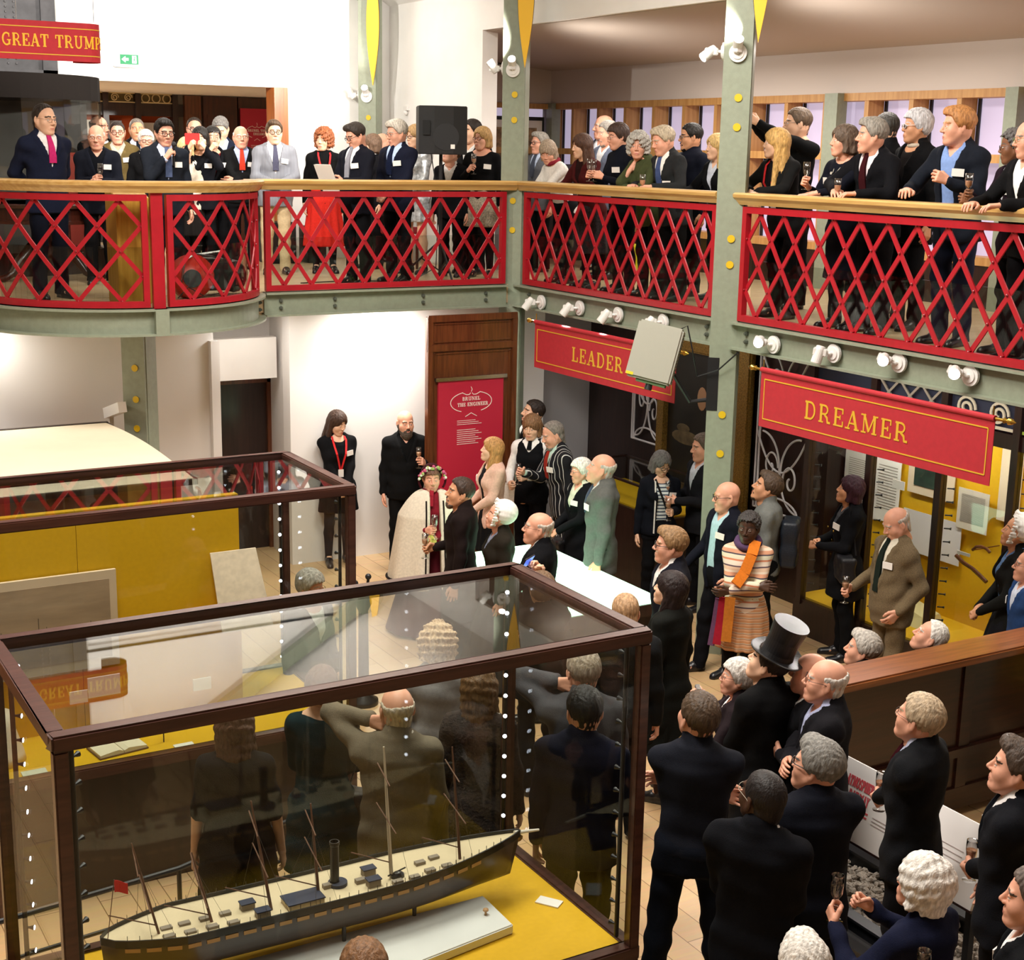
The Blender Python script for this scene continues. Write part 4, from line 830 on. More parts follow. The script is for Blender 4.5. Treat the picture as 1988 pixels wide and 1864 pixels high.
# ------------------------------------------------------------------ glowing table and projector
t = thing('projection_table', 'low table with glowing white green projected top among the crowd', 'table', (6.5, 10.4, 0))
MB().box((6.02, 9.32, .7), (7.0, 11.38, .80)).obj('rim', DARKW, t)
MB().box((6.04, 9.34, .795), (6.98, 11.36, .806)).obj('glowing_top', mat('projected_light_emission', 'bdf7cf', .8, emit=2.3, noise=.03, nscale=3), t)  # projected light is put into the top as its own emission
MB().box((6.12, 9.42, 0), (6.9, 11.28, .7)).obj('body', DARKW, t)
PG = mat('projector_grey', 'a3a294', .5, bump=.1, bscale=300)
t = thing('projector', 'grey boxy projector hung on an arm from the green column', 'projector', (7.45, 10.3, 2.7))
pc = (at(1272, 685, x=7.35)); Mp = Matrix.Translation(pc) @ Matrix.Rotation(math.radians(-30), 4, 'Z') @ Matrix.Rotation(math.radians(14), 4, 'Y') @ Matrix.Rotation(math.radians(-9), 4, 'X') @ Matrix.Rotation(math.radians(-14), 4, 'Z')
MB().box((-.2, -.08, -.25), (.2, .12, .25)).mapped(lambda *p: Mp @ Vector(p)).obj('casing', PG, t, bevel=.018)
v = MB()
for i in range(16): z = -.22 + i * .028; v.box((.2005, -.06, z), (.203, .1, z + .012))
v.mapped(lambda *p: Mp @ Vector(p)).obj('vent_slats', mat('vent_grey', '6f6e63', .6), t)
k = MB(); k.box((-.1, -.04, -.275), (.16, .08, -.25)).mapped(lambda *p: Mp @ Vector(p)).obj('lens_shroud', mat('shroud_green', '5f7f55', .5), t)
k = MB(); k.lathe([(.03, 0), (.034, .05), (.028, .055), (.02, .045)], (0, 0, 0), 16, 0, Mp @ Matrix.Translation((.02, .0, -.27)) @ Matrix.Rotation(PI, 4, 'X')); k.obj('lens', BLKP, t)
k = MB(); k.box((-.195, -.0815, -.235), (-.13, -.08, -.21)).mapped(lambda *p: Mp @ Vector(p)).obj('warning_sticker', mat('sticker_yellow', 'e3c71d', .5), t)
k = MB(); k.tube([Mp @ Vector((.05, .1, .0)), Vector((7.72, 10.1, 2.32)), Vector((7.86, 10.02, 2.34))], .02, 10); k.obj('arm', BLACK, t)
k = MB(); k.bar((7.87, 9.98, 2.25), (7.87, 9.98, 2.72), .1, .03, (1, -1, 0)); k.obj('wall_plate', BLACK, t)
k = MB(); k.tube([Mp @ Vector((.15, .05, .25)), Mp @ Vector((.2, .1, .3)), Mp @ Vector((.3, .1, .1)), Vector((7.75, 10.05, 2.55)), Vector((7.86, 9.9, 2.62)), Vector((7.95, 9.75, 2.79))], .007, 6); k.obj('cable', BLKP, t)
# ------------------------------------------------------------------ settle, railway panel and gravel tray
SET = wood('settle_mahogany_lit', '94562c', '74401f', 0, .28, 2.2, .5); SETD = wood('settle_dark', '3a1a10', '2a120b', 0, .35, 2.2, .3)  # settle tops take the lighter copy, orange light put into its colour
t = thing('settle', 'long high backed mahogany settle, back turned to the viewer', 'settle', (7.6, 6.6, 0))
MB().box((6.12, 6.45, .06), (8.3, 6.52, 1.15)).obj('back_panel', SETD, t)
MB().box((6.08, 6.36, 1.14), (8.34, 6.66, 1.2)).obj('top_rail', SET, t, bevel=.012)
fr_ = MB()
for x in (6.12, 7.35): fr_.box((x, 6.432, .221), (x + .1, 6.46, .459)).box((x, 6.432, .521), (x + .1, 6.46, 1.14))
fr_.box((6.12, 6.43, .06), (8.3, 6.46, .22)).box((6.12, 6.41, .46), (8.3, 6.46, .52)).obj('stiles', SETD, t)
MB().box((6.12, 6.52, .4), (8.3, 7.0, .45)).obj('seat', SET, t)
for x in (6.1, 8.26): MB().box((x, 6.42, 0), (x + .07, 7.0, .68)).obj('end_panel', SETD, t)
WPAN = mat('graphic_panel_white', 'f1edea', .4)
t = thing('information_board', 'long tilted white panel lettered ATMOSPHERIC RAILWAY on black posts', 'information panel', (5.6, 5.5, 0))
ptl, ptr = at(1643, 1467, z=.95), at(1942, 1617, z=.95); xt = 5.86; ya, yb = 5.96, 4.81
xb = 5.72
Mi = frame_of(Vector((xb, ya, .53)), (0, -1, 0), (xt - xb, 0, .42)); L = ya - yb; W_ = math.hypot(xt - xb, .42)
MB().box((0, 0, 0), (L, W_, .02)).mapped(lambda *p: Mi @ Vector(p)).obj('board', WPAN, t)
k = MB(); q = text_mb('ATMOSPHERIC', .062, .2, W_ * .74, .001, sx=.46); k.add(q.v, q.f); q = text_mb('RAILWAY', .062, .2, W_ * .56, .001, sx=.46); k.add(q.v, q.f)
for i in range(2): strip2d(k, [(.05, W_ * .42 - i * .025), (.3, W_ * .42 - i * .025)], .010, .001)
k.v = [tuple(Mi @ Vector((v[0], v[1], v[2] + .021))) for v in k.v]; k.obj('red_lettering', mat('panel_red_ink', 'd2505a', .6), t)
k = MB()
for i in range(3): strip2d(k, [(.34, W_ * .42 - i * .02), (.46, W_ * .42 - i * .02)], .005, .001); strip2d(k, [(.75, W_ * .6 - i * .03), (1.0, W_ * .6 - i * .03)], .004, .001)
k.v = [tuple(Mi @ Vector((v[0], v[1], v[2] + .021))) for v in k.v]; k.obj('grey_lettering', mat('panel_grey_ink', 'b7a9a6', .6), t)
MB().box((-.01, -.012, -.03), (L + .01, .0, .025)).mapped(lambda *p: Mi @ Vector(p)).obj('edge_bar', DARKW, t)
for y in (ya - .12, yb + .05): k = MB(); k.box((xb + .03, y - .02, .01), (xb + .07, y + .02, .6)).box((xb - .01, y - .06, .02), (xb + .11, y + .06, .04)); k.obj('post', BLACK, t)
t = thing('track_bed', 'black steel track bed tray filled with grey ballast stones', 'exhibit', (5.9, 5.2, 0))
k = MB()
for x in (5.3, 5.52, 6.1): k.box((x, 3.6, 0), (x + .03, 6.2, .2)); k.box((x - .02, 3.6, .2), (x + .06, 6.2, .215))
k.box((5.33, 3.6, 0), (6.1, 6.2, .02)).box((5.3, 6.17, 0), (6.13, 6.2, .2)); k.obj('steel_channel', BLACK, t)
k = MB(); k.tube([(5.43, 3.6, .12), (5.43, 6.15, .12)], .06, 14); k.obj('pipe', mat('iron_pipe', '242426', .5, .3), t)
gv = MB()
for i in range(1500):
    c = (random.uniform(5.58, 6.08), random.uniform(4.0, 6.14), .11 + random.uniform(0, .045)); s = random.uniform(.014, .027)
    b = len(gv.v); gv.ball(c, (s * random.uniform(.8, 1.5), s * random.uniform(.8, 1.3), s * random.uniform(.6, .9)), 5)
    for j in range(b, len(gv.v)): v = gv.v[j]; gv.v[j] = (v[0] + random.uniform(-.004, .004), v[1] + random.uniform(-.004, .004), v[2] + random.uniform(-.004, .004))
gv.box((5.56, 3.7, .02), (6.09, 6.16, .11))
o = gv.obj('ballast', mat('ballast_grey', 'a39a8f', .9, noise=.25, nscale=14), t); o['kind'] = 'stuff'
# floor grille
k = MB(); k.box((3.78, 5.75, .001), (3.98, 6.0, .004))
for i in range(9): k.box((3.79, 5.76 + i * .026, .004), (3.97, 5.772 + i * .026, .007))
tag(k.obj('floor_grille', mat('grille_grey', '8f8d88', .4, .6)), 'small metal floor grille beside the ship case', 'grille')
# ------------------------------------------------------------------ display cabinets along the right wall
t = thing('display_cabinet', 'long dark wood cabinet with glass doors and yellow lining behind DREAMER', 'cabinet', (9.4, 8, 0))
MB().box((9.05, 5.0, 0), (9.85, 10.08, .34)).obj('base', DARKW, t); MB().box((9.05, 5.0, 2.22), (9.85, 10.08, 2.34)).obj('cornice', DARKW, t)
MB().box((9.84, 5.0, .34), (9.88, 10.08, 2.3)).obj('lining', YEL, t); MB().box((9.1, 5.0, .34), (9.84, 10.08, .36)).obj('shelf', YEL, t)
py_ = [10.0, 9.2, 8.38, 7.62, 6.86, 6.1, 5.34]
for i, y in enumerate(py_): MB().box((9.03, y - .035, .3), (9.1, y + .035, 2.62)).obj('post', DARKW, t)
for y0, y1 in zip(py_[:-1], py_[1:]): MB().box((9.06, y1 + .035, .36), (9.066, y0 - .035, 2.22)).obj('door_glass', GLASSD, t)
k = MB()
for y in py_[:4]:
    for i in range(15): z = .5 + i * .115; k.tube([(9.1, y - .045, z), (9.13, y - .075, z), (9.14, y - .09, z)], [.006, .006, .013], 8)
k.obj('lamp_holders', BLACK, t)
for (y0, y1, kd, m, lab) in ((9.16, 8.42, 'x', mat('frieze_silver', 'b2a89a', .4, .3), 'silver lattice'), (8.34, 7.66, 'scroll', mat('frieze_ivory', 'd8cfb8', .4), 'ivory scroll'), (7.58, 6.9, 'scroll', mat('frieze_lime', '9fc04a', .5), 'lime scroll'), (6.82, 6.14, 'ring', mat('frieze_lime', '9fc04a', .5), 'lime ring')):
    k = MB(); frieze(k, lambda a, b, c, y0=y0: (9.06 - c, y0 - a, 2.36 + b), y0 - y1, .24, kd); o = k.obj('pierced_frieze', m, t); o['label'] = lab + ' pierced frieze'
MB().box((9.08, 5, 2.34), (9.12, 10.0, 2.62)).obj('frieze_back', mat('frieze_navy', '2b2f45', .7), t)
MB().box((9.05, 5, 2.62), (9.85, 10.08, 2.8)).obj('head', DARKW, t)
def wallsheet(x, c, label, m=PAPER, name='document', th=.006, lines=0):
    ys_ = []; P = [at(px, py, x=x) for px, py in c]; y0, y1 = max(p.y for p in P), min(p.y for p in P); z0, z1 = min(p.z for p in P), max(p.z for p in P)
    t = thing(name, label, 'document', (x, (y0 + y1) / 2, z0)); MB().box((x, y1, z0), (x + th, y0, z1)).obj('sheet', m, t)
    if lines:
        k = MB(); f = lambda a, b, cc: (x - .001 - cc, y0 - a, z0 + b); W, H = y0 - y1, z1 - z0
        q = MB()
        for i in range(lines): strip2d(q, [(W * .12, H * (.86 - .7 * i / lines)), (W * .88, H * (.86 - .7 * i / lines))], H * .22 / lines, .0015)
        k.add([f(*v) for v in q.v], q.f); k.obj('print', mat('print_grey', '9d948c', .8), t)
    return t
CARD = mat('cream_sheet', 'dcc7ac', .8)
wallsheet(9.82, ((1643, 868), (1700, 1010)), 'tall white lettered panel behind the plum haired woman', PAPER, 'text_sheet', lines=22)
wallsheet(9.80, ((1703, 882), (1741, 1020)), 'narrow white sheet between two cabinet posts', PAPER, 'text_sheet', lines=16)
wallsheet(9.5, ((1733, 930), (1755, 953)), 'small white label card on the cabinet post', PAPER, 'label_card')
t = wallsheet(9.8, ((1766, 890), (1850, 978)), 'dark photograph in a cream mount half hidden by the banner', CARD, 'mounted_photograph')
P = [at(px, py, x=9.79) for px, py in ((1778, 880), (1826, 955))]; MB().box((9.793, P[1].y, P[1].z), (9.799, P[0].y, P[0].z)).obj('image', mat('dark_photo', '27382f', .5, noise=.5, nscale=6), t)
wallsheet(9.78, ((1755, 985), (1860, 1100)), 'large plain white sheet low in the cabinet behind the tweed man', mat('plain_sheet', 'd9d2d2', .8), 'document')
wallsheet(9.76, ((1862, 945), (1914, 1040)), 'printed notice with headings on the yellow lining', mat('notice_grey', 'd3c7b6', .8), 'notice', lines=26)
wallsheet(9.8, ((1947, 868), (1975, 1020)), 'tall cream sheet near the edge of the yellow lining', CARD, 'document')
wallsheet(9.4, ((1858, 1068), (1882, 1082)), 'small white card beside the curved wooden tool', PAPER, 'label_card')
k = MB(); a0 = at(1858, 1080, x=9.45); pts = [at(px, py, x=9.45) for px, py in ((1856, 1078), (1870, 1092), (1888, 1104), (1903, 1118), (1915, 1130))]; k.tube(pts, .018, 8)
pts = [at(px, py, x=9.5) for px, py in ((1888, 1068), (1895, 1062), (1906, 1061), (1916, 1066), (1922, 1073))]; k.tube(pts, .014, 8); k.bar(pts[0], (9.83, pts[0].y, pts[0].z), .01, .01)
tag(k.obj('curved_wooden_tool', WALNUT), 'curved brown wooden tool arms inside the yellow lined cabinet', 'tool')
w_ = at(1855, 1165, z=.5); tag(MB().hexa([(9.35, w_.y - .18, .361), (9.65, w_.y - .18, .361), (9.65, w_.y + .18, .361), (9.35, w_.y + .18, .361), (9.4, w_.y - .15, .46), (9.62, w_.y - .15, .46), (9.62, w_.y + .15, .52), (9.4, w_.y + .15, .52)]).obj('display_block', mat('cream_block', 'd6c792', .7)), 'low cream block on the cabinet shelf', 'block')
# painting, ironwork
t = thing('painting', 'large dark oil painting in a carved gilt frame behind the green column', 'painting', (9.58, 12.2, .8))
f_ = MB(); y0, y1, z0, z1 = 13.05, 11.45, .75, 2.5
for a, b in (((y0, z0), (y0 - .14, z1)), ((y1 + .2, z0), (y1, z1)), ((y0 - .14, z1 - .14), (y1 + .2, z1)), ((y0 - .14, z0), (y1 + .2, z0 + .14))): f_.box((9.5, min(a[0], b[0]), a[1]), (9.62, max(a[0], b[0]), b[1]))
f_.obj('gilt_frame', GOLD, t, bevel=.02)
MB().box((9.57, y1, z0), (9.6, y0, z1)).obj('canvas', mat('dark_canvas', '1d1a16', .35, noise=.4, nscale=4), t)
k = MB(); c = at(1362, 775, x=9.56); k.ball((9.567, c.y, c.z), (.004, .085, .13), 14); k.obj('painted_face', mat('painted_flesh', 'a47b5c', .5), t)
k = MB(); c = at(1330, 850, x=9.56); k.ball((9.567, c.y, c.z), (.004, .26, .08), 14); k.ball((9.567, c.y + .05, c.z + .1), (.004, .12, .05), 12); k.obj('painted_cloth', mat('painted_cloth', '5e513a', .5, noise=.3, nscale=12), t)
WI = mat('white_ironwork', 'cfccd0', .45)
def ironwork(x, y0, y1, z0, z1, label):
    t = thing('mounted_ironwork', label, 'ironwork', (x, y0, z0)); k = MB(); r = .012; W, H = y0 - y1, z1 - z0; P = lambda a, b: (x, y0 - a * W, z0 + b * H)
    for pts in ([(0, 0), (0, 1)], [(.06, 0), (.06, 1)], [(1, 0), (1, 1)], [(0, 0), (1, 0)], [(0, 1), (1, 1)]): k.tube([P(*p) for p in pts], r, 8)
    k.obj('border_bars', WI, t); k = MB(); m = min(W, H)
    def curve(fn, a, b, n=26): k.tube([P(*fn(a + (b - a) * i / n)) for i in range(n + 1)], r * .9, 8)
    for c in range(max(1, round(H / W * .9))):
        o = c / max(1, round(H / W * .9)); hh = 1 / max(1, round(H / W * .9))
        curve(lambda s: (.12 + .38 * math.sin(s), o + hh * (.5 - .45 * math.cos(s))), 0, PI); curve(lambda s: (.9 - .38 * math.sin(s), o + hh * (.5 - .45 * math.cos(s))), 0, PI)
        curve(lambda s: (.5 + .4 * math.cos(s), o + hh * (.02 + .16 * math.sin(s))), 0, PI); curve(lambda s: (.32 + .15 * (1 - s / 9) * math.cos(s), o + hh * (.55 + .2 * (1 - s / 9) * math.sin(s))), 0, 7.5, 34)
        curve(lambda s: (.72 + .15 * (1 - s / 9) * math.cos(-s + PI), o + hh * (.42 + .2 * (1 - s / 9) * math.sin(-s + PI))), 0, 7.5, 34); curve(lambda s: (.5 + .5 * s, o + hh * (.5 + .45 * s * s)), -1, 1)
    k.obj('scrolls', WI, t)
a, b = at(1228, 760, x=9.55), at(1300, 868, x=9.55)
ironwork(9.56, a.y, 13.0, 1.22, 2.1, 'white wrought iron screen beside the gilt frame, under the LEADER banner')
ironwork(9.56, 11.35, 10.6, .9, 2.6, 'tall white wrought iron scroll screen between gilt frame and yellow cabinet')
# table showcase by the painting
p = at(1268, 990, z=.85)
t = thing('table_showcase', 'low glass topped table case with yellow lining below the ironwork', 'showcase', (8.9, 12.6, 0))
MB().box((8.5, 11.5, 0), (9.3, 13.3, .82)).obj('body', DARKW, t); MB().box((8.55, 11.55, .82), (9.25, 13.25, .835)).obj('lining', YEL, t)
k = MB()
for (x, y) in ((8.5, 11.5), (9.27, 11.5), (8.5, 13.27), (9.27, 13.27)): k.box((x, y, .82), (x + .03, y + .03, 1.1))
k.box((8.5, 11.5, 1.08), (9.3, 11.53, 1.1)).box((8.5, 13.27, 1.08), (9.3, 13.3, 1.1)).box((8.5, 11.5, 1.08), (8.53, 13.3, 1.1)).box((9.27, 11.5, 1.08), (9.3, 13.3, 1.1)).obj('frame', DARKW, t)
MB().box((8.51, 11.51, 1.085), (9.29, 13.29, 1.09)).obj('top_glass', GLASSD, t); MB().box((8.51, 11.53, .84), (8.515, 13.27, 1.08)).obj('front_glass', GLASSD, t)
# framed poster on the end wall of the aisle
t = thing('framed_poster', 'dark framed vintage poster behind the corner column', 'picture', (8.9, 17.95, 4.0))
a, b = at(940, 224, y=17.93), at(985, 330, y=17.93)
f_ = MB(); f_.box((a.x, 17.9, 3.9), (a.x + .95, 17.96, a.z)); f_.obj('frame', BLACK, t)
MB().box((a.x + .04, 17.89, 3.95), (a.x + .91, 17.905, a.z - .05)).obj('mount', PAPER, t)
MB().box((a.x + .14, 17.885, 4.0), (a.x + .82, 17.895, a.z - .15)).obj('print', mat('sepia_print', '9a7d5a', .7, noise=.5, nscale=14), t)
k = text_mb('BRIST', .11, a.x + .45, a.z - .28, .003); k.v = [(v[0], 17.884 - v[2], v[1]) for v in k.v]; k.obj('lettering', mat('poster_cream', 'dccaa6', .7), t)
tag(MB().lathe([(.09, 0), (.13, .42), (.14, .43)], (10.6, 16.7, 3.86), 20).obj('wicker_basket', mat('dark_wicker', '4a4550', .8, bump=.8, bscale=80)), 'tall dark wicker basket standing by the gallery windows', 'basket')
tag(MB().box((10.4, 16.4, G), (10.85, 17.0, 3.86)).obj('side_cupboard', DARKW), 'dark low cupboard under the wicker basket', 'cupboard')
tag(MB().box((10.2, 14.8, G + .3), (10.21, 15.3, G + .78)).box((10.2, 14.8, G), (10.6, 15.3, G + .3)).obj('yellow_sign', mat('lime_yellow', 'd9d419', .6)), 'bright yellow sign on the gallery behind the leaning people', 'sign')
# ================================================================== people: implicit-surface modelling
def smin(a, b, k): h = np.maximum(k - np.abs(a - b), 0) / k; return np.minimum(a, b) - h * h * k * .25
def smax(a, b, k): return -smin(-a, -b, k)
class Grid:
    def __init__(s, lo, hi, h):
        s.lo = np.array(lo, float); s.h = h; n = np.ceil((np.array(hi) - s.lo) / h).astype(int) + 1
        s.D = np.full(n, .25, np.float32); s.ax = [(s.lo[i] + h * np.arange(n[i])).astype(np.float32) for i in range(3)]
    def reg(s, lo, hi):
        sl = []
        for i in range(3):
            a = max(0, int((lo[i] - s.lo[i]) / s.h) - 1); b = min(s.D.shape[i], int((hi[i] - s.lo[i]) / s.h) + 3)
            if b <= a: return None, None
            sl.append(slice(a, b))
        return tuple(sl), (s.ax[0][sl[0]][:, None, None], s.ax[1][sl[1]][None, :, None], s.ax[2][sl[2]][None, None, :])
    def put(s, fn, lo, hi, k=.02, op='+'):
        pad = k + 2 * s.h; sl, P = s.reg([v - pad for v in lo], [v + pad for v in hi])
        if sl is None: return s
        d = fn(*P); A = s.D[sl]
        s.D[sl] = (smin(A, d, k) if op == '+' else smax(A, -d, k)) if k > 0 else (np.minimum(A, d) if op == '+' else np.maximum(A, -d)); return s
    def cone(s, a, b, ra, rb, k=.02, op='+', fl=None):
        a, b = np.array(a, float), np.array(b, float); ab = b - a; L2 = max(1e-9, ab @ ab); R = max(ra, rb)
        def fn(X, Y, Z):
            t = np.clip(((X - a[0]) * ab[0] + (Y - a[1]) * ab[1] + (Z - a[2]) * ab[2]) / L2, 0, 1)
            return np.sqrt((X - a[0] - t * ab[0]) ** 2 + (Y - a[1] - t * ab[1]) ** 2 + (Z - a[2] - t * ab[2]) ** 2) - (ra + (rb - ra) * t)
        return s.put(fn, np.minimum(a, b) - R, np.maximum(a, b) + R, k, op)
    def ell(s, c, r, k=.02, op='+', R=None):
        c = np.array(c, float); r = np.array(r, float); m = max(r)
        def fn(X, Y, Z):
            x, y, z = X - c[0], Y - c[1], Z - c[2]
            if R is not None: x, y, z = R[0][0] * x + R[1][0] * y + R[2][0] * z, R[0][1] * x + R[1][1] * y + R[2][1] * z, R[0][2] * x + R[1][2] * y + R[2][2] * z
            k0 = np.sqrt((x / r[0]) ** 2 + (y / r[1]) ** 2 + (z / r[2]) ** 2); k1 = np.sqrt((x / r[0] ** 2) ** 2 + (y / r[1] ** 2) ** 2 + (z / r[2] ** 2) ** 2)
            return k0 * (k0 - 1) / np.maximum(k1, 1e-6)
        e = r if R is None else np.array([m] * 3); return s.put(fn, c - e, c + e, k, op)
    def all(s, fn): s.D = fn(s.D, s.ax[0][:, None, None], s.ax[1][None, :, None], s.ax[2][None, None, :]).astype(np.float32); return s
    def mesh(s):                       # surface nets
        D = s.D; S = D < 0; D = D.copy()
        n = np.array(D.shape) - 1; c8 = [(i, j, k) for i in (0, 1) for j in (0, 1) for k in (0, 1)]
        cor = lambda A, o: A[o[0]:o[0] + n[0], o[1]:o[1] + n[1], o[2]:o[2] + n[2]]
        cnt = sum(cor(S, o).astype(np.int8) for o in c8); act = (cnt > 0) & (cnt < 8); I = np.argwhere(act)
        idx = np.full(act.shape, -1, np.int32); idx[act] = np.arange(len(I))
        vals = {o: D[I[:, 0] + o[0], I[:, 1] + o[1], I[:, 2] + o[2]] for o in c8}
        P = np.zeros((len(I), 3)); w = np.zeros(len(I))
        for o in c8:
            for ax in range(3):
                if o[ax] == 0:
                    q = list(o); q[ax] = 1; q = tuple(q); da, db = vals[o], vals[q]; m = (da < 0) != (db < 0)
                    t = np.where(m, da / np.where(m, da - db, 1), 0); pt = np.tile(np.array(o, float), (len(I), 1)); pt[:, ax] += t
                    P[m] += pt[m]; w[m] += 1
        V = s.lo + s.h * (I + P / np.maximum(w, 1)[:, None]); F = []
        for ax in range(3):
            b, c = (ax + 1) % 3, (ax + 2) % 3; sl0 = [slice(1, -1)] * 3; sl1 = [slice(1, -1)] * 3
            sl0[ax] = slice(0, -1); sl1[ax] = slice(1, None); A, B = S[tuple(sl0)], S[tuple(sl1)]
            E = np.argwhere(A != B)
            if not len(E): continue
            fl = A[E[:, 0], E[:, 1], E[:, 2]]; base = E + 1; base[:, ax] -= 1
            def g(db, dc): q = base.copy(); q[:, b] += db; q[:, c] += dc; return idx[q[:, 0], q[:, 1], q[:, 2]]
            Q = np.stack([g(-1, -1), g(0, -1), g(0, 0), g(-1, 0)], 1); Q[~fl] = Q[~fl][:, ::-1]; F.append(Q[(Q >= 0).all(1)])
        return V, (np.concatenate(F) if F else np.zeros((0, 4), int))
def np_mesh(name, V, F, mats, mi=None, smooth=True):
    me = bpy.data.meshes.new(name); n = len(F); F = np.asarray(F, np.int32)
    me.vertices.add(len(V)); me.vertices.foreach_set('co', np.asarray(V, np.float32).ravel()); me.loops.add(n * 4); me.loops.foreach_set('vertex_index', F.ravel())
    me.polygons.add(n); me.polygons.foreach_set('loop_start', np.arange(0, 4 * n, 4, dtype=np.int32)); me.polygons.foreach_set('loop_total', np.full(n, 4, np.int32))
    for q in (mats if isinstance(mats, (list, tuple)) else [mats]): me.materials.append(q)
    if mi is not None: me.polygons.foreach_set('material_index', np.asarray(mi, np.int32))
    if smooth: me.polygons.foreach_set('use_smooth', np.ones(n, bool))
    me.update(calc_edges=True); return me
def relax(V, F, it=1, lam=.5):          # light Laplacian smoothing
    for _ in range(it):
        a = F.ravel(); b = np.roll(F, -1, 1).ravel(); s = np.concatenate([a, b]); t = np.concatenate([b, a]); n = len(V)
        c = np.bincount(s, minlength=n); acc = np.stack([np.bincount(s, V[t, i], n) for i in range(3)], 1)
        V = V + lam * (acc / np.maximum(c, 1)[:, None] - V)
    return V
def M4(M): return np.array(M)
def xf(V, M): M = np.array(M); return V @ M[:3, :3].T + M[:3, 3]
# ------------------------------------------------------------------ head, hand and shoe forms
def make_head(fem):
    g = Grid((-.105, -.135, -.165), (.105, .145, .14), .0036); f = fem
    g.ell((0, -.012, .03), (.077, .098, .088), .01)
    g.ell((0, -.04, -.03), (.064 - .004 * f, .056, .062), .02); g.ell((0, .028, -.035), (.062 - .003 * f, .062, .085), .02); g.ell((0, .02, -.07), (.052 - .005 * f, .058, .05), .02)
    g.ell((0, .07 - .004 * f, -.104), (.026 - .004 * f, .024, .02), .02)
    for s in (-1, 1):
        g.cone((s * .058, -.005, -.045), (s * .024, .055, -.103), .018 - .003 * f, .017 - .002 * f, .035)
        g.ell((s * .042, .052, -.03), (.026, .024, .026), .035)
    if not f: g.cone((-.04, .076, .022), (.04, .076, .022), .012, .012, .015)
    for s in (-1, 1): g.ell((s * .032, .1, .001), (.021, .02, .014), .014, '-')
    g.cone((0, .083, .014), (0, .108 - .004 * f, -.028), .008, .0115 - .002 * f, .012)
    for s in (-1, 1): g.ell((s * .012, .096, -.034), (.0085, .011, .008), .006); g.ell((s * .0062, .103, -.0425), (.0035, .005, .003), .002, '-')
    g.ell((0, .077, -.07), (.03, .02, .022), .012)
    g.ell((0, .0885, -.066), (.021, .0085, .0046), .005); g.ell((0, .0875, -.0755), (.018, .0085, .0054), .005)
    for s in (-1, 1): g.cone((0, .0975, -.0712), (s * .023, .088, -.0685), .0017, .0014, .002, '-')
    for s in (-1, 1):
        g.ell((s * .0315, .076, .0), (.0148, .0148, .0148), .003); g.put(lambda X, Y, Z, s=s: np.maximum(np.maximum(np.sqrt((X - s * .0315) ** 2 + (Y - .076) ** 2 + Z ** 2) - .02, np.abs(Z + .0006) - .0041 * np.sqrt(np.maximum(0, 1 - ((X - s * .0315) / .0145) ** 2))), .076 - Y), (s * .0315 - .015, .07, -.01), (s * .0315 + .015, .1, .01), 0, '-')
        R = np.array(Matrix.Rotation(s * .35, 3, 'Z')); g.ell((s * .079, -.012, -.008), (.0085, .02, .033), .008, '+', R); g.ell((s * .089, -.006, -.006), (.006, .01, .02), .004, '-', R)
    g.cone((0, -.02, -.06), (0, -.03, -.15), .05 - .006 * f, .05 - .006 * f, .03)
    g.all(lambda D, X, Y, Z: np.maximum(D, -.158 - Z))
    V, F = g.mesh(); V = relax(V, F, 1, .35); C = V[F].mean(1); x, y, z = np.abs(C[:, 0]), C[:, 1], C[:, 2]; mi = np.zeros(len(F), int)
    mi[(y > .078) & (x < .023) & (z < -.0615) & (z > -.081) & (np.hypot(x / .022, (z + .071) / .0092) < 1)] = 1
    br = .021 + .0025 * np.sin((x - .012) / .042 * PI) - .007 * np.maximum(0, (x - .04) / .02)
    mi[(y > .05) & (x > .011) & (x < .055) & (np.abs(z - br - .004) < (.0032 if f else .0046))] = 2
    k = MB()
    for s in (-1, 1): k.ball((s * .0315, .0755, 0), .0126, 14, 3); k.ball((s * .0315, .0838, 0), (.0056, .0052, .0056), 10, 4)
    b = len(V); V = np.vstack([V, np.array(k.v)]); F = np.vstack([F, np.array(k.f) + b]); mi = np.concatenate([mi, k.mi]); return V, F, mi
HEADS = [make_head(0), make_head(1)]
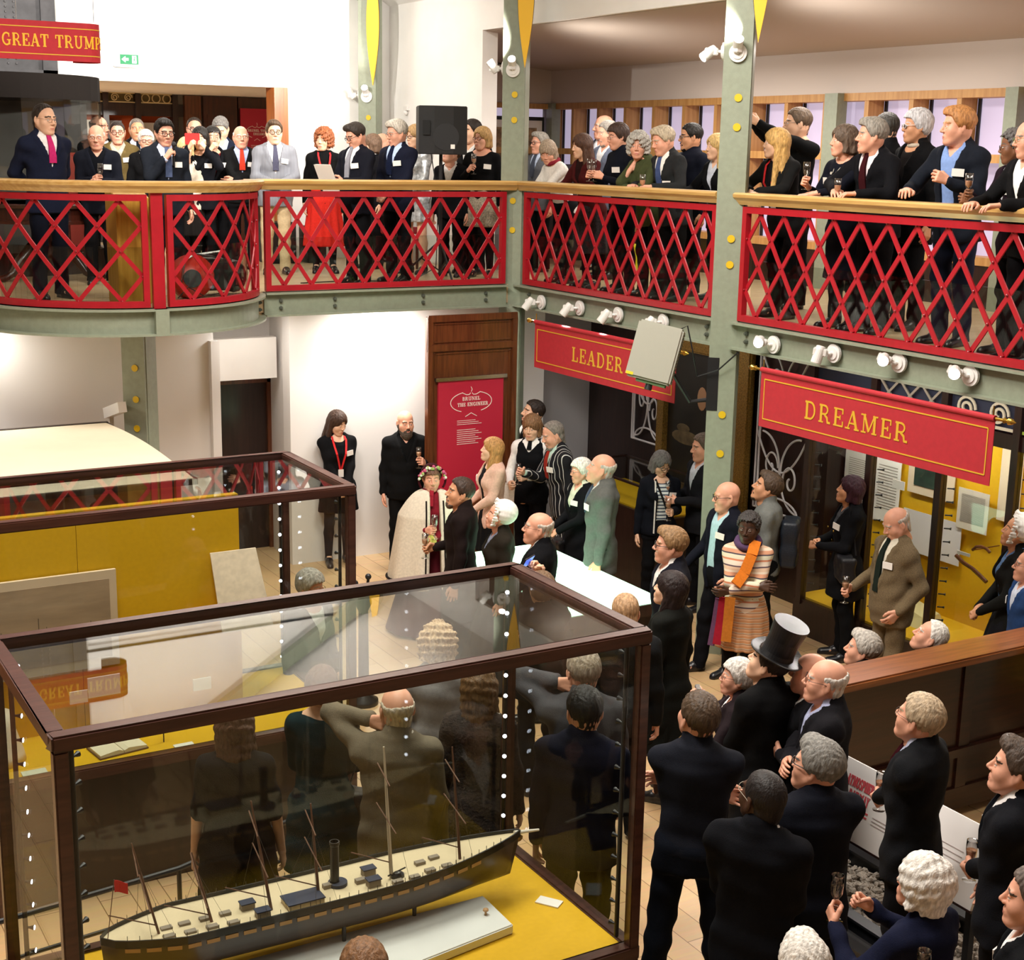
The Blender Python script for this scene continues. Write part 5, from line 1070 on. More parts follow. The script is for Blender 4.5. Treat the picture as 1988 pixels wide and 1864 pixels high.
def make_hand(pose):                    # right hand, palm down (-z), fingers +y, wrist at origin
    g = Grid((-.085, -.05, -.085), (.075, .215, .05), .0042)
    g.cone((0, -.045, 0), (0, .01, 0), .026, .025, .01)
    for x0, x1 in ((-.02, -.03), (-.006, -.01), (.008, .011), (.018, .03)): g.cone((x0 * .7, .01, 0), (x1, .09, .001), .0155, .0125, .012)
    C = {'relax': (.35, .45, .3), 'grip': (.75, 1.05, .7), 'flat': (.1, .12, .1), 'fist': (1.25, 1.4, .9)}[pose]
    tips = []
    for i, (x, L, r, sp) in enumerate(((-.032, .072, .0098, -.12), (-.0105, .081, .0102, -.03), (.0105, .076, .0096, .06), (.031, .06, .0084, .16))):
        p = np.array([x, .092 - .004 * abs(i - 1), .001]); a = 0
        for j, fr in enumerate((.47, .3, .23)):
            a += C[j] * (1 + .1 * (i - 1)); d = np.array([math.sin(sp) * math.cos(a), math.cos(a) * math.cos(sp), -math.sin(a)]); q = p + d * L * fr
            g.cone(p, q, r * (1 - .09 * j), r * (1 - .09 * (j + 1)), .004); p = q
    T = {'relax': ((-.028, .02, -.004), (-.052, .055, -.014), (-.056, .083, -.022), (-.052, .105, -.03)), 'flat': ((-.028, .02, -.002), (-.055, .05, -.004), (-.068, .075, -.006), (-.074, .096, -.008)),
         'grip': ((-.026, .02, -.006), (-.048, .052, -.03), (-.04, .078, -.05), (-.022, .094, -.06)), 'fist': ((-.026, .02, -.006), (-.044, .055, -.028), (-.028, .078, -.045), (-.008, .086, -.05))}[pose]
    for (a, b), (ra, rb) in zip(zip(T[:-1], T[1:]), ((.0165, .0125), (.0125, .0105), (.0105, .009))): g.cone(a, b, ra, rb, .008)
    V, F = g.mesh(); return relax(V, F, 1, .3), F
HANDS = {k: make_hand(k) for k in ('relax', 'grip', 'flat', 'fist')}
GRIP_C = Vector((-.004, .105, -.036))
def make_shoe(heel):
    g = Grid((-.06, -.1, -.01), (.06, .24, .13), .006)
    if heel:
        g.cone((0, -.03, .075), (0, .05, .06), .03, .03, .02); g.cone((0, .05, .045), (0, .15, .016), .033, .03, .02); g.cone((0, .15, .016), (0, .19, .012), .026, .012, .02); g.cone((0, -.045, .06), (0, -.05, .004), .016, .007, .01)
    else:
        g.cone((0, -.03, .05), (0, .04, .05), .042, .042, .02); g.cone((0, .04, .035), (0, .16, .022), .042, .036, .02); g.cone((0, -.02, .06), (0, -.02, .1), .042, .04, .02); g.cone((0, -.045, .015), (0, .17, .01), .03, .034, .01)
    g.all(lambda D, X, Y, Z: np.maximum(D, .001 - Z)); V, F = g.mesh(); return np_mesh('shoe', V, F, None or mat('shoe_black', '17161a', .3))
SHOES = [make_shoe(0), make_shoe(1)]
# ------------------------------------------------------------------ hair
def hair_noise(X, Y, Z, a, f): return a * (np.sin(X * f + 3 * np.sin(Y * f * .31 + 1)) * .6 + np.sin(Z * f * .35 + X * f * .9 + 2 * np.sin(Y * f * .5)) * .4)
def curl_noise(X, Y, Z, a, f): return a * (np.sin(X * f + np.sin(Z * f * .6) * 1.3) * np.sin(Y * f * 1.07 + np.sin(X * f * .7)) + np.sin(Z * f * .93 + Y * f * .4) * .6)
HAIRC = {}
def hair(style):
    if style in HAIRC: return HAIRC[style]
    lg = {'long': -.3, 'verylong': -.42, 'wavy': -.3, 'bigcurl': -.42}.get(style, -.16)
    g = Grid((-.17, -.2, lg - .03), (.17, .15, .19), .0052 if lg > -.2 else .0068)
    cr = lambda t, dz=.0, dy=0.: g.ell((0, -.012 + dy, .03 + dz), (.077 + t, .098 + t, .088 + t), .012)
    def hairline(ys, zs, below=True):
        def fn(D, X, Y, Z): zc = np.interp(Y, ys, zs); return smax(D, (zc - Z) * .8, .008)
        g.all(fn)
    HL = ([-.13, -.085, -.062, -.028, -.01, .012, .04, .06, .085], [-.1, -.105, -.095, -.005, -.025, -.02, .03, .068, .08])
    if style in ('short', 'neat', 'thick', 'tuft', 'thin', 'buzz', 'ring', 'shortcurl'):
        g.cone((0, -.032, -.05), (0, -.038, -.115), .062, .06, .02); g.ell((0, -.042, -.03), (.068, .062, .064), .02)
        cr({'short': .012, 'neat': .014, 'thick': .02, 'tuft': .014, 'thin': .007, 'buzz': .0035, 'ring': .006, 'shortcurl': .016}[style], .004 if style != 'buzz' else 0)
        if style in ('thick', 'tuft', 'neat'): g.ell((.012, .05, .1), (.06, .045, .035), .02)
        if style in ('thin',): hairline(HL[0], [-.1, -.105, -.095, -.005, -.02, .03, .085, .108, .118])
        elif style == 'ring':
            hairline(HL[0], [-.1, -.105, -.095, -.01, -.02, .03, .2, .2, .2]); g.all(lambda D, X, Y, Z: smax(D, Z - (.048 - .5 * np.minimum(0, Y + .06) * 1.0), .012))
        else: hairline(*HL)
        tp = {'short': .010, 'neat': .012, 'thick': .016, 'tuft': .012, 'ring': .004, 'shortcurl': .010}.get(style, 0)
        g.all(lambda D, X, Y, Z: D + tp * np.clip((.03 - Z) / .09, 0, 1.1) * (Y < .04))
        n = (curl_noise, .006, 210) if style == 'shortcurl' else (hair_noise, .0012 if style in ('buzz',) else .0028, 260)
        g.all(lambda D, X, Y, Z: D + n[0](X, Y, Z, n[1], n[2]))
    else:
        t = {'bob': .018, 'bobfringe': .02, 'long': .018, 'verylong': .02, 'wavy': .02, 'bigcurl': .03, 'curly': .03, 'pixie': .018, 'crop': .02, 'volume': .034, 'updo': .014}[style]
        cr(t, .004)
        bot = {'bob': -.11, 'bobfringe': -.115, 'curly': -.085, 'pixie': -.06, 'crop': -.045, 'volume': -.1, 'updo': -.06}.get(style, lg)
        if style in ('pixie', 'crop', 'updo'):
            g.ell((0, -.04, -.01), (.08, .075, .07), .02)
            hairline([-.13, -.09, -.05, -.02, .0, .02, .045, .06, .085], [-.09, -.095, -.07, -.035, -.03, -.01, .035, .055, .062])
            if style == 'updo': g.ell((0, -.115, .035), (.05, .04, .045), .015)
        else:
            wd = {'curly': .05, 'volume': .042, 'bigcurl': .045, 'wavy': .034}.get(style, .028)
            for s in (-1, 1): g.cone((s * .07, -.015, .03), (s * (.074 if lg > -.2 else .088), .0, bot + .02), wd, wd * .85, .025)
            g.cone((0, -.06, .0), (0, -.075 if lg > -.2 else -.095, bot + .02), .062, .055 if lg > -.2 else .06, .03)
            for s in (-1, 1): g.cone((s * .05, -.055, .0), (s * .055, -.065 if lg > -.2 else -.08, bot + .02), .045, .042, .03)
            fr = .03 if style in ('bobfringe',) else .06 if style in ('curly', 'volume', 'bigcurl') else .052
            # opening for the face and neck
            g.all(lambda D, X, Y, Z: smax(D, -np.maximum(np.maximum(np.sqrt((X / .06) ** 2 + ((Z + .06) / (.06 + fr + .01)) ** 2) * .06 - .06, .02 - Y), Z - fr - .02), .012))
            g.all(lambda D, X, Y, Z: smax(D, -np.maximum(np.sqrt(X ** 2 + (Y + .005) ** 2) - .058, Z + .06), .01))
            g.all(lambda D, X, Y, Z: smax(D, bot + .015 * np.sin(X * 60) - Z, .015))
        n = (curl_noise, .009, 150) if style in ('curly', 'bigcurl') else (curl_noise, .004, 120) if style in ('volume', 'wavy') else (hair_noise, .003, 230)
        g.all(lambda D, X, Y, Z: D + n[0](X, Y, Z, n[1], n[2]))
    V, F = g.mesh(); HAIRC[style] = (V, F); return HAIRC[style]
HMESH = {}
def hair_mesh(style, m):
    k = (style, m.name)
    if k not in HMESH: V, F = hair(style); HMESH[k] = np_mesh('hair', V, F, m)
    return HMESH[k]
def beard_mesh(kind, m):
    k = ('beard' + kind, m.name)
    if k not in HMESH:
        g = Grid((-.09, -.03, -.19), (.09, .13, .02), .0048); L = {'full': .035, 'stubble': .0025, 'short': .009}[kind]
        g.ell((0, .06, -.105), (.034 + L * .3, .032 + L * .4, .03 + L), .02)
        for s in (-1, 1): g.cone((s * .06, -.005, -.03), (s * .026, .055, -.103 - L * .3), .0175 + L * .25, .019 + L * .4, .02); g.cone((s * .028, .082, -.075), (s * .004, .092, -.056), .007 + L * .1, .008 + L * .1, .01)
        g.ell((0, .1, -.0705), (.019, .02, .0085), .006, '-'); g.all(lambda D, X, Y, Z: D + curl_noise(X, Y, Z, .002 if kind != 'stubble' else .0006, 260))
        V, F = g.mesh(); HMESH[k] = np_mesh('beard', V, F, m)
    return HMESH[k]
def specs_mesh(kind, m):
    k = ('specs' + kind, m.name)
    if k not in HMESH:
        b = MB(); r = {'thick': .0028, 'thin': .0013, 'white': .0035, 'dark': .0022}[kind]
        for s in (-1, 1):
            pts = [(s * .033 + .0225 * math.copysign(abs(math.cos(a)) ** .7, math.cos(a)), .099 - .006 * math.cos(a) * s * math.copysign(1, 1) * .6, -.001 + .0165 * math.copysign(abs(math.sin(a)) ** .8, math.sin(a))) for a in np.linspace(0, 2 * PI, 22, endpoint=False)]
            b.tube(pts, r, 6, closed=True); b.tube([(s * .056, .093, .004), (s * .074, .07, .006), (s * .084, .0, .008), (s * .083, -.02, -.004)], r * .9, 6)
            if kind == 'dark': b.ball((s * .033, .099, -.001), (.021, .0015, .015), 12, 1)
        b.tube([(-.011, .101, .002), (0, .104, .005), (.011, .101, .002)], r, 6)
        me = b.mesh('eyeglasses', [m, mat('dark_lens', '101014', .1)], True); HMESH[k] = me
    return HMESH[k]
# ------------------------------------------------------------------ the figure
SKIN = {}
def skin(k):
    c = {'fair': 'e3b596', 'pink': 'dfa388', 'tan': 'cc9470', 'brown': '7d5238', 'dark': '4a3022'}[k]
    if k not in SKIN:
        SKIN[k] = (mat('skin_' + k, c, .48, noise=.05, nscale=22, spec=.35), mat('lips_' + k, {'fair': 'cb8674', 'pink': 'c77f70', 'tan': 'b06c58', 'brown': '6b3c33', 'dark': '4f2c28'}[k], .45))
    return SKIN[k]
EYEW = mat('eye_white', 'dcd8d2', .25); IRIS = mat('eye_iris', '2b2019', .2)
def cloth(c, rough=.88):
    if not isinstance(c, str): return c
    if c in _M: return _M[c]
    L_ = sum(lin(c)[i] * k for i, k in enumerate((.2126, .7152, .0722)))
    if L_ < .05: c0 = c; c = ''.join('%02x' % int(int(c0[i:i + 2], 16) * .62) for i in (0, 2, 4)); m_ = mat('cloth_' + c, c, rough, noise=.07, nscale=45, bump=.18, bscale=170, spec=.12); _M[c0] = m_; return m_
    return mat('cloth_' + c, c, rough, noise=.07, nscale=45, bump=.18, bscale=170, spec=.2)
def hairm(c): return mat('hair_' + c, c, .55, noise=.28, nscale=70, bump=.5, bscale=130, stretch=(1, 1, .35), spec=.35)
PROF_M = (np.array([.74, .80, .88, .95, 1.02, 1.10, 1.20, 1.30, 1.38, 1.44, 1.48, 1.52]), np.array([.168, .172, .176, .170, .160, .155, .163, .174, .178, .150, .09, .062]), np.array([.112, .118, .124, .118, .108, .106, .114, .124, .119, .096, .072, .06]))
PROF_F = (PROF_M[0], np.array([.172, .178, .180, .170, .148, .134, .142, .153, .156, .132, .078, .053]), np.array([.114, .12, .124, .112, .098, .096, .110, .120, .112, .086, .064, .052]))
YOFF = np.array([0, 0, 0, 0, .003, .006, .008, .002, -.006, -.012, -.014, -.014])
def Rx(a): return Matrix.Rotation(a, 4, 'X')
def Rz(a): return Matrix.Rotation(a, 4, 'Z')
POSES = {   # right hand: wrist, palm normal, elbow pole, hand shape
    'down': ((.245, .03, .84), (-1, .1, 0), (.35, -1, 0), 'relax'), 'clasp': ((.05, .25, .97), (-.35, -.85, -.35), (.8, -.5, -.6), 'fist'),
    'glass': ((.13, .27, 1.14), (-1, -.2, 0), (.5, -.6, -1), 'grip'), 'glasshi': ((.10, .25, 1.25), (-1, -.2, 0), (.6, -.3, -1), 'grip'),
    'glasslow': ((.2, .24, .98), (-1, -.1, 0), (.4, -1, -.4), 'grip'),
    'cross': ((-.13, .215, 1.17), (.2, -1, -.3), (1, .15, -.7), 'relax'), 'cross2': ((-.11, .235, 1.11), (.2, -1, .3), (1, .15, -.7), 'relax'),
    'rail': ((.16, .40, 1.15), (0, -.1, -1), (.6, -.4, -.4), 'relax'), 'railin': ((.04, .42, 1.15), (0, -.3, -1), (1, -.1, -.3), 'relax'),
    'back': ((.05, -.19, .97), (0, 1, .2), (1, -.4, -.4), 'relax'), 'pocket': ((.205, .07, .93), (-1, 0, 0), (.6, -1, 0), 'relax'),
    'photo': ((.09, .34, 1.55), (-.8, -.5, 0), (.7, .1, -1), 'grip'), 'mic': ((.045, .19, 1.36), (-1, -.3, .1), (.7, -.1, -1), 'grip'),
    'cheek': ((.05, .135, 1.42), (-.5, -.8, .2), (.5, .4, -1), 'relax'), 'ear': ((.15, .03, 1.55), (-1, -.1, 0), (1, .5, -.5), 'grip'),
    'paper': ((.11, .32, 1.13), (-.6, -.4, .5), (.6, -.5, -1), 'grip'), 'hip': ((.21, .06, 1.0), (-1, .2, 0), (1, -.6, 0), 'relax')}
def torso_fn(prof, off, yb=None, z0=-9, z1=9, flare=None):
    Z0, W0, D0 = prof
    def fn(X, Y, Z):
        W = np.interp(Z, Z0, W0) + off; D = np.interp(Z, Z0, D0) + off; yo = np.interp(Z, Z0, YOFF)
        if flare: f = np.maximum(0, flare[0] - Z); W = W + f * flare[1]; D = D + f * flare[2]
        q = np.sqrt((X / W) ** 2 + ((Y - yo) / D) ** 2); d = (q - 1) * np.minimum(W, D)
        return np.maximum(d, np.maximum(z0 - Z, Z - z1))
    return fn
PEOPLE = []
def person(label, px, py, face, head=None, pitch=0, h=None, y=None, x=None, fem=0, fat=0, lean=0, R='down', L='down', Rw=None, Lw=None, skin_='fair', hc='4a3626', hs='short', beard=None, bc=None, specs=None, sc='1a1a1c',
           top='jacket', tc='20232e', shirt='ece9e6', collar=1, tie=None, v=1.16, opened=0, hem=None, sleeve=1, bot='trousers', btc='17181d', bhem=.45, leg=None, heel=0, badge=None, lany=None, hscale=1.09, hwid=1, step=0, lod=1, sit=0, Rp=None, Lp=None, extra=None, tc2=None, group=None, sleeve_c=None, spread=0, down=0):
    """One figure. (px, py): where the photograph shows the top of the head; face/head: 0 looks at the camera, 90 to the picture's right, -90 to its left."""
    lod = lod * 1.0; prof = PROF_F if fem else PROF_M; prof = tuple(a.copy() for a in prof)
    if fat: b = np.exp(-((prof[0] - 1.05) / .16) ** 2); prof[1][:] += .035 * fat * b; prof[2][:] += .05 * fat * b
    Z0, W0, D0 = prof; head = face if head is None else head
    la = math.radians(lean); Ml = Matrix.Translation((0, 0, .95)) @ Rx(-la) @ Matrix.Translation((0, 0, -.95)); Mi_ = np.array(Ml.inverted())
    hs_ = hscale * (.96 if fem else 1)
    hc0 = Ml @ Vector((0, .018, 1.75 - .118 * 1.1)); Mh = Matrix.Translation(hc0) @ Rz(math.radians(head - face)) @ Rx(math.radians(pitch)) @ Matrix.Diagonal((hs_ * hwid, hs_, hs_, 1))
    Mh = Mh @ Matrix.Translation((0, 0, 0)); topz = (Mh @ Vector((0, -.012, .118))).z
    if sit: topz -= .42
    # --- place
    if h: s = h / 1.75; w = at(px, py, z=topz * s); z0 = 0
    else: w = at(px, py, y=y) if y is not None else at(px, py, x=x); s = (w.z - G) / topz; z0 = G
    if down: pass
    s_raw = s
    if not h: s = min(1.1, max(.84, s))
    if not h and not (.86 < s_raw < 1.08): print('SCALE', label[:40], round(s_raw, 3), 'hz', round(w.z - G, 2))
    c = Vector((-w.x, -w.y, 0)).normalized(); r = Vector((AX[0], AX[1], 0)).normalized(); r = (r - c * r.dot(c)).normalized()
    d = c * math.cos(math.radians(face)) + r * math.sin(math.radians(face)); rz = math.atan2(-d.x, d.y)
    Rm = Rz(rz); off = Rm @ Vector((hc0.x, hc0.y, 0)) * s; base = Vector((w.x - off.x, w.y - off.y, w.z - topz * s if not h else 0))
    if not h: base.z = G
    if sit: base.z -= .42 * s
    MR = Matrix.Translation(base) @ Rm @ Matrix.Diagonal((s, s, s, 1))
    t = thing('person', label, 'person', M=MR, world=False, group=group); sk, lips = skin(skin_); rnd = random.Random(len(PEOPLE) * 7 + 3); ph = rnd.random() * 6
    # --- joints
    sw = .182 - .02 * fem; J = {}
    zs = -.42 if sit else 0
    up = lambda p: Ml @ Vector(p)
    for sg, nm in ((1, 'R'), (-1, 'L')):
        hip = Vector((sg * .092, 0, .93)); kn = Vector((sg * (.1 + spread * .05), .012, .50)); an = Vector((sg * (.105 + spread * .1), -.025, .085))
        if step and sg == (1 if step > 0 else -1): kn += Vector((0, .12 * abs(step), .01)); an += Vector((0, .22 * abs(step), 0))
        if sit: kn = Vector((sg * .11, .42, .92)); an = Vector((sg * .11, .44, .50))
        sh = up((sg * sw, -.01, 1.40)); P = POSES[R if nm == 'R' else L]; wr = (Rw if nm == 'R' else Lw) or P[0]; mirror = nm == 'L'
        if mirror and not (Lw): wr = (-wr[0], wr[1], wr[2])
        n_ = Vector((-P[1][0], P[1][1], P[1][2])) if mirror else Vector(P[1]); pole = Vector((-P[2][0], P[2][1], P[2][2])) if mirror else Vector(P[2])
        pp = Rp if nm == 'R' else Lp
        if pp: wr = MR.inverted() @ at(pp[0], pp[1], z=pp[2])
        wr = Vector(wr); L1, L2 = .295, .262; dv = wr - sh; D = min(dv.length, (L1 + L2) * .995); D = max(D, .12); dv.normalize(); wr = sh + dv * D
        a = math.acos(max(-1, min(1, (L1 * L1 + D * D - L2 * L2) / (2 * L1 * D)))); pl = (pole - dv * pole.dot(dv)).normalized(); el = sh + dv * L1 * math.cos(a) + pl * L1 * math.sin(a)
        J[nm] = dict(hip=hip, kn=kn, an=an, sh=sh, el=el, wr=wr, n=n_, pose=P[3])
    # --- body: one continuous skin
    lodb = .021 if lod < 2 else .026
    if not sleeve or leg == 'bare' or sleeve == .5: lodb = .015
    g = Grid((-.55, -.4, .0 if not sit else .4), (.55, .62, 1.62), lodb)
    def place_torso(G_, prof_, o, z0=-9, z1=9, k=.03, flare=None, yl=.26):
        f0 = torso_fn(prof_, o, None, z0, z1, flare)
        def fn(X, Y, Z):
            if lean == 0: return f0(X, Y, Z)
            x = X; yy = Mi_[1][1] * Y + Mi_[1][2] * Z + Mi_[1][3]; zz = Mi_[2][1] * Y + Mi_[2][2] * Z + Mi_[2][3]
            return f0(x, yy, zz)
        return G_.put(fn, (-.34, -.45, min(.3, max(0, z0))), (.34, .62, 1.6), k)
    place_torso(g, prof, -.004, .8, 1.53)
    if fem:
        for q in (-1, 1): g.ell(up((q * .066, .085, 1.275)), (.062, .055, .06), .03)
    for q in (-1, 1): g.cone(up((q * .05, -.016, 1.465)), up((q * (sw - .012), -.01, 1.398)), .042, .05, .04)
    for nm in 'RL':
        j = J[nm]; f = .9 if fem else 1
        g.cone(j['sh'], j['el'], .05 * f, .039 * f, .03); g.cone(j['el'], j['wr'], .04 * f, .0265 * f, .012)
        g.cone(j['hip'], j['kn'], .082, .052, .04); mid = j['kn'].lerp(j['an'], .32) + Vector((0, -.018, 0)); g.cone(j['kn'], mid, .05, .052, .03); g.cone(mid, j['an'], .052, .034, .02)
        if not sit: g.cone(j['an'], j['an'] + Vector((0, .1, -.05)), .034, .028, .02)
    V, F = g.mesh(); VS, FS, MS = [V], [F], [np.zeros(len(F), int)]; nv = len(V)
    def push(v, f, m):
        nonlocal nv
        VS.append(v); FS.append(np.asarray(f) + nv); MS.append(m if not np.isscalar(m) else np.full(len(f), m)); nv += len(v)
    hv, hf, hm = HEADS[1 if fem else 0]; push(xf(hv, Mh), hf, hm)
    nk = MB(); a0 = up((0, -.014, 1.44)); b0 = Mh @ Vector((0, -.025, -.13)); b1 = Mh @ Vector((0, -.015, -.05)); rn = .052 if fem else .06
    pts = [a0, a0.lerp(b0, .33), a0.lerp(b0, .66), b0, b1]; nk.tube(pts, [rn * 1.15, rn * 1.0, rn * .96, rn, rn * .9], 20, cap=False); push(np.array(nk.v, float), nk.f, 0)
    hands = {}
    for nm in 'RL':
        j = J[nm]; yv = (j['wr'] - j['el']).normalized(); zv = -(j['n'] - yv * j['n'].dot(yv)); zv = zv.normalized() if zv.length > .05 else Vector((0, 0, 1)); xv = yv.cross(zv)
        Mx = Matrix.Identity(4); f = (.93 if fem else 1.02)
        sgx = 1 if nm == 'R' else -1
        for i in range(3): Mx[i][0], Mx[i][1], Mx[i][2], Mx[i][3] = xv[i] * f * sgx, yv[i] * f, zv[i] * f, j['wr'][i]
        hnv, fc = HANDS[j['pose']]; push(xf(hnv, Mx), fc if nm == 'R' else fc[:, ::-1], 0); hands[nm] = Mx
    me = np_mesh('body', np.vstack(VS), np.vstack(FS), [sk, lips, hairm(bc or hc) if hs != 'none' or bc else sk, EYEW, IRIS], np.concatenate(MS)); link('body', me, t)
    # --- hair, beard, glasses
    if hs not in ('none', 'hidden'): o = link('hair', hair_mesh(hs, hairm(hc)), t); o.matrix_local = Mh
    if beard: o = link('beard', beard_mesh(beard, hairm(bc or hc)), t); o.matrix_local = Mh
    if specs: o = link('eyeglasses', specs_mesh(specs, mat('specs_' + sc, sc, .3)), t); o.matrix_local = Mh
    # --- upper clothes
    res = .0125 * (1.25 if lod > 1.5 else 1); NZ = lambda X, Y, Z, a: a * (np.sin(21 * X + 17 * Z + ph) * np.sin(29 * Z - 13 * X + 11 * Y + ph * 2) + .6 * np.sin(43 * Y + 31 * Z + 9 * X + ph))
    def arms(G_, r0, r1, r2, upto=1.0, k=.04):
        for nm in 'RL':
            j = J[nm]; f = .9 if fem else 1
            G_.cone(j['sh'], j['el'], r0 * f, r1 * f, k)
            if upto > .6: G_.cone(j['el'], j['el'].lerp(j['wr'], upto), r1 * f, r2 * f, .02)
    def shoulders(G_, r, k=.05):
        for q in (-1, 1): G_.cone(up((q * .045, -.018, 1.462)), up((q * (sw - .008), -.01, 1.396)), r * .78, r, k)
    def vcut(G_, zb, wtop=.088, wopen=0, ztop=1.47):
        def fn(D, X, Y, Z):
            yy = Mi_[1][1] * Y + Mi_[1][2] * Z + Mi_[1][3]; zz = Mi_[2][1] * Y + Mi_[2][2] * Z + Mi_[2][3]
            hw = wtop * np.clip((zz - zb) / (ztop - zb), 0, 1.15)
            if wopen: hw = np.maximum(hw, wopen * (zz < ztop))
            lim = (zz > zb) | (wopen > 0)
            cut = np.where(lim, np.abs(X) - hw, .1); return np.where((yy > .03) & (zz < 1.56), smax(D, -cut, .006), D)
        G_.all(fn)
    lo, hi = (-.5, -.42, .3 if (hem or 1) < .6 or bot == 'dress' else .5), (.5, .66, 1.66)
    if h and not sit: pass
    if shirt and top in ('jacket', 'coat', 'cardigan', 'waistcoat'):
        gs = Grid((-.26, -.3, .85), (.26, .5, 1.64), .0115); place_torso(gs, prof, .008, .95, 1.5)
        if fem:
            for q in (-1, 1): gs.ell(up((q * .066, .085, 1.275)), (.07, .062, .068), .03)
        shoulders(gs, .055)
        if collar: gs.cone(up((0, -.016, 1.46)), up((0, .004, 1.535)), rn * 1.22, rn * 1.16, .012)
        else: gs.all(lambda D, X, Y, Z: smax(D, -(np.sqrt(X ** 2 + (Y - .03 - .3 * math.sin(la)) ** 2 + ((Z - 1.5) * 1.0) ** 2) - .10), .01))
        if collar and not tie and collar != 2: vcut(gs, 1.40, .05)
        elif collar == 1 and tie: vcut(gs, 1.485, .03, ztop=1.54)
        V, F = gs.mesh(); o = link('shirt' if collar else 'blouse', np_mesh('shirt', V, F, cloth(shirt)), t)
    if tie:
        k = MB(); pts = []
        for z in np.linspace(1.485, max(v + .035, 1.0), 10):
            D = np.interp(z, Z0, D0) + np.interp(z, Z0, YOFF) + .024; D = max(D, .052 + .0 * z) if z > 1.46 else D; pts.append((z, D))
        for (za, ya), (zb, yb) in zip(pts[:-1], pts[1:]):
            wa = .017 + .018 * min(1, (1.49 - za) / .2); wb = .017 + .018 * min(1, (1.49 - zb) / .2)
            k.hexa([up(q) for q in ((-wb, yb - .012, zb), (wb, yb - .012, zb), (wb, yb + .004, zb), (-wb, yb + .004, zb), (-wa, ya - .012, za), (wa, ya - .012, za), (wa, ya + .004, za), (-wa, ya + .004, za))])
        k.ball(up((0, pts[0][1] - .002, 1.487)), (.022, .014, .02), 10); k.obj('tie', cloth(tie), t, smooth=False)
    if top in ('jacket', 'coat', 'cardigan', 'waistcoat'):
        hm_ = hem if hem is not None else (.78 if top == 'jacket' else .55 if top == 'coat' else .84 if top == 'cardigan' else .92)
        g = Grid((lo[0], lo[1], min(hm_, .8) - .04 if not sit else .6), hi, res); thick = .022 if top != 'waistcoat' else .014
        place_torso(g, prof, thick, hm_, 1.495, .03, (1.0, .10 if top == 'coat' else .05, .10 if top == 'coat' else .04))
        if fem:
            for q in (-1, 1): g.ell(up((q * .066, .085, 1.275)), (.078, .07, .075), .03)
        if top != 'waistcoat': shoulders(g, .068 if not fem else .058); arms(g, .064, .057, .043, .97)
        else: shoulders(g, .05); g.all(lambda D, X, Y, Z: D)
        if top == 'jacket' or top == 'coat': g.cone(up((0, -.03, 1.46)), up((0, -.018, 1.51)), rn * 1.32, rn * 1.3, .02)
        def lap(D, X, Y, Z):
            yy = Mi_[1][1] * Y + Mi_[1][2] * Z + Mi_[1][3]; zz = Mi_[2][1] * Y + Mi_[2][2] * Z + Mi_[2][3]
            hw = .088 * np.clip((zz - v) / (1.47 - v), 0, 1.1); b = (yy > .04) & (zz > v) & (np.abs(X) < hw + .05 * np.clip((zz - v) / .15, 0, 1)); return D - .006 * b + NZ(X, Y, Z, .005)
        if top != 'waistcoat': g.all(lap)
        if top == 'waistcoat':
            g.all(lambda D, X, Y, Z: smax(D, -(np.sqrt((np.abs(X) - .23) ** 2 + (Z - 1.36) ** 2) - .085), .01))
        vcut(g, v, .09, .052 if opened else 0)
        V, F = g.mesh(); o = link({'jacket': 'jacket', 'coat': 'coat', 'cardigan': 'cardigan', 'waistcoat': 'waistcoat'}[top], np_mesh(top, V, F, cloth(tc)), t)
        if top == 'waistcoat':
            g = Grid(lo, hi, res); arms(g, .06, .053, .04, .93); shoulders(g, .06); g.all(lambda D, X, Y, Z: D + NZ(X, Y, Z, .004)); V, F = g.mesh(); link('sleeves', np_mesh('sleeves', V, F, cloth(shirt)), t)
        elif not fem and shirt:
            g = MB()
            for nm in 'RL': j = J[nm]; g.tube([j['el'].lerp(j['wr'], .9), j['el'].lerp(j['wr'], 1.02)], [.035, .034], 14)
            g.obj('cuffs', cloth(shirt), t, smooth=True)
    elif top in ('sweater', 'blouse', 'tshirt', 'dress'):
        hm_ = hem if hem is not None else (.85 if top != 'dress' else bhem); g = Grid((lo[0], lo[1], min(hm_, .85) - .05 if not sit else .6), hi, res)
        place_torso(g, prof, .014, hm_, 1.485 if collar else 1.455, .03, (1.02, .12 if top == 'dress' else .03, .12 if top == 'dress' else .03))
        if fem:
            for q in (-1, 1): g.ell(up((q * .066, .085, 1.275)), (.072, .064, .07), .03)
        shoulders(g, .056 if not fem else .051); arms(g, .057, .05, .037, {1: .95, .5: .0, .75: .6 + .05}[sleeve] if sleeve else 0)
        if sleeve == .5 or sleeve == 0:
            pass
        if collar == 2: g.cone(up((0, -.014, 1.46)), up((0, .004, 1.56)), rn * 1.2, rn * 1.14, .015)
        elif collar == 1: g.cone(up((0, -.016, 1.45)), up((0, .0, 1.525)), rn * 1.36, rn * 1.28, .015)
        else: g.all(lambda D, X, Y, Z: smax(D, -(np.sqrt(X ** 2 + (Y - .045 - .5 * math.sin(la)) ** 2 + (Z - 1.5) ** 2) - .092), .01))
        g.all(lambda D, X, Y, Z: D + NZ(X, Y, Z, .004 if top != 'dress' else .005))
        V, F = g.mesh(); o = link({'tshirt': 'shirt'}.get(top, top), np_mesh(top, V, F, cloth(tc)), t)
    elif top == 'cape':
        g = Grid((-.62, -.5, .2), (.62, .62, 1.62), .015)
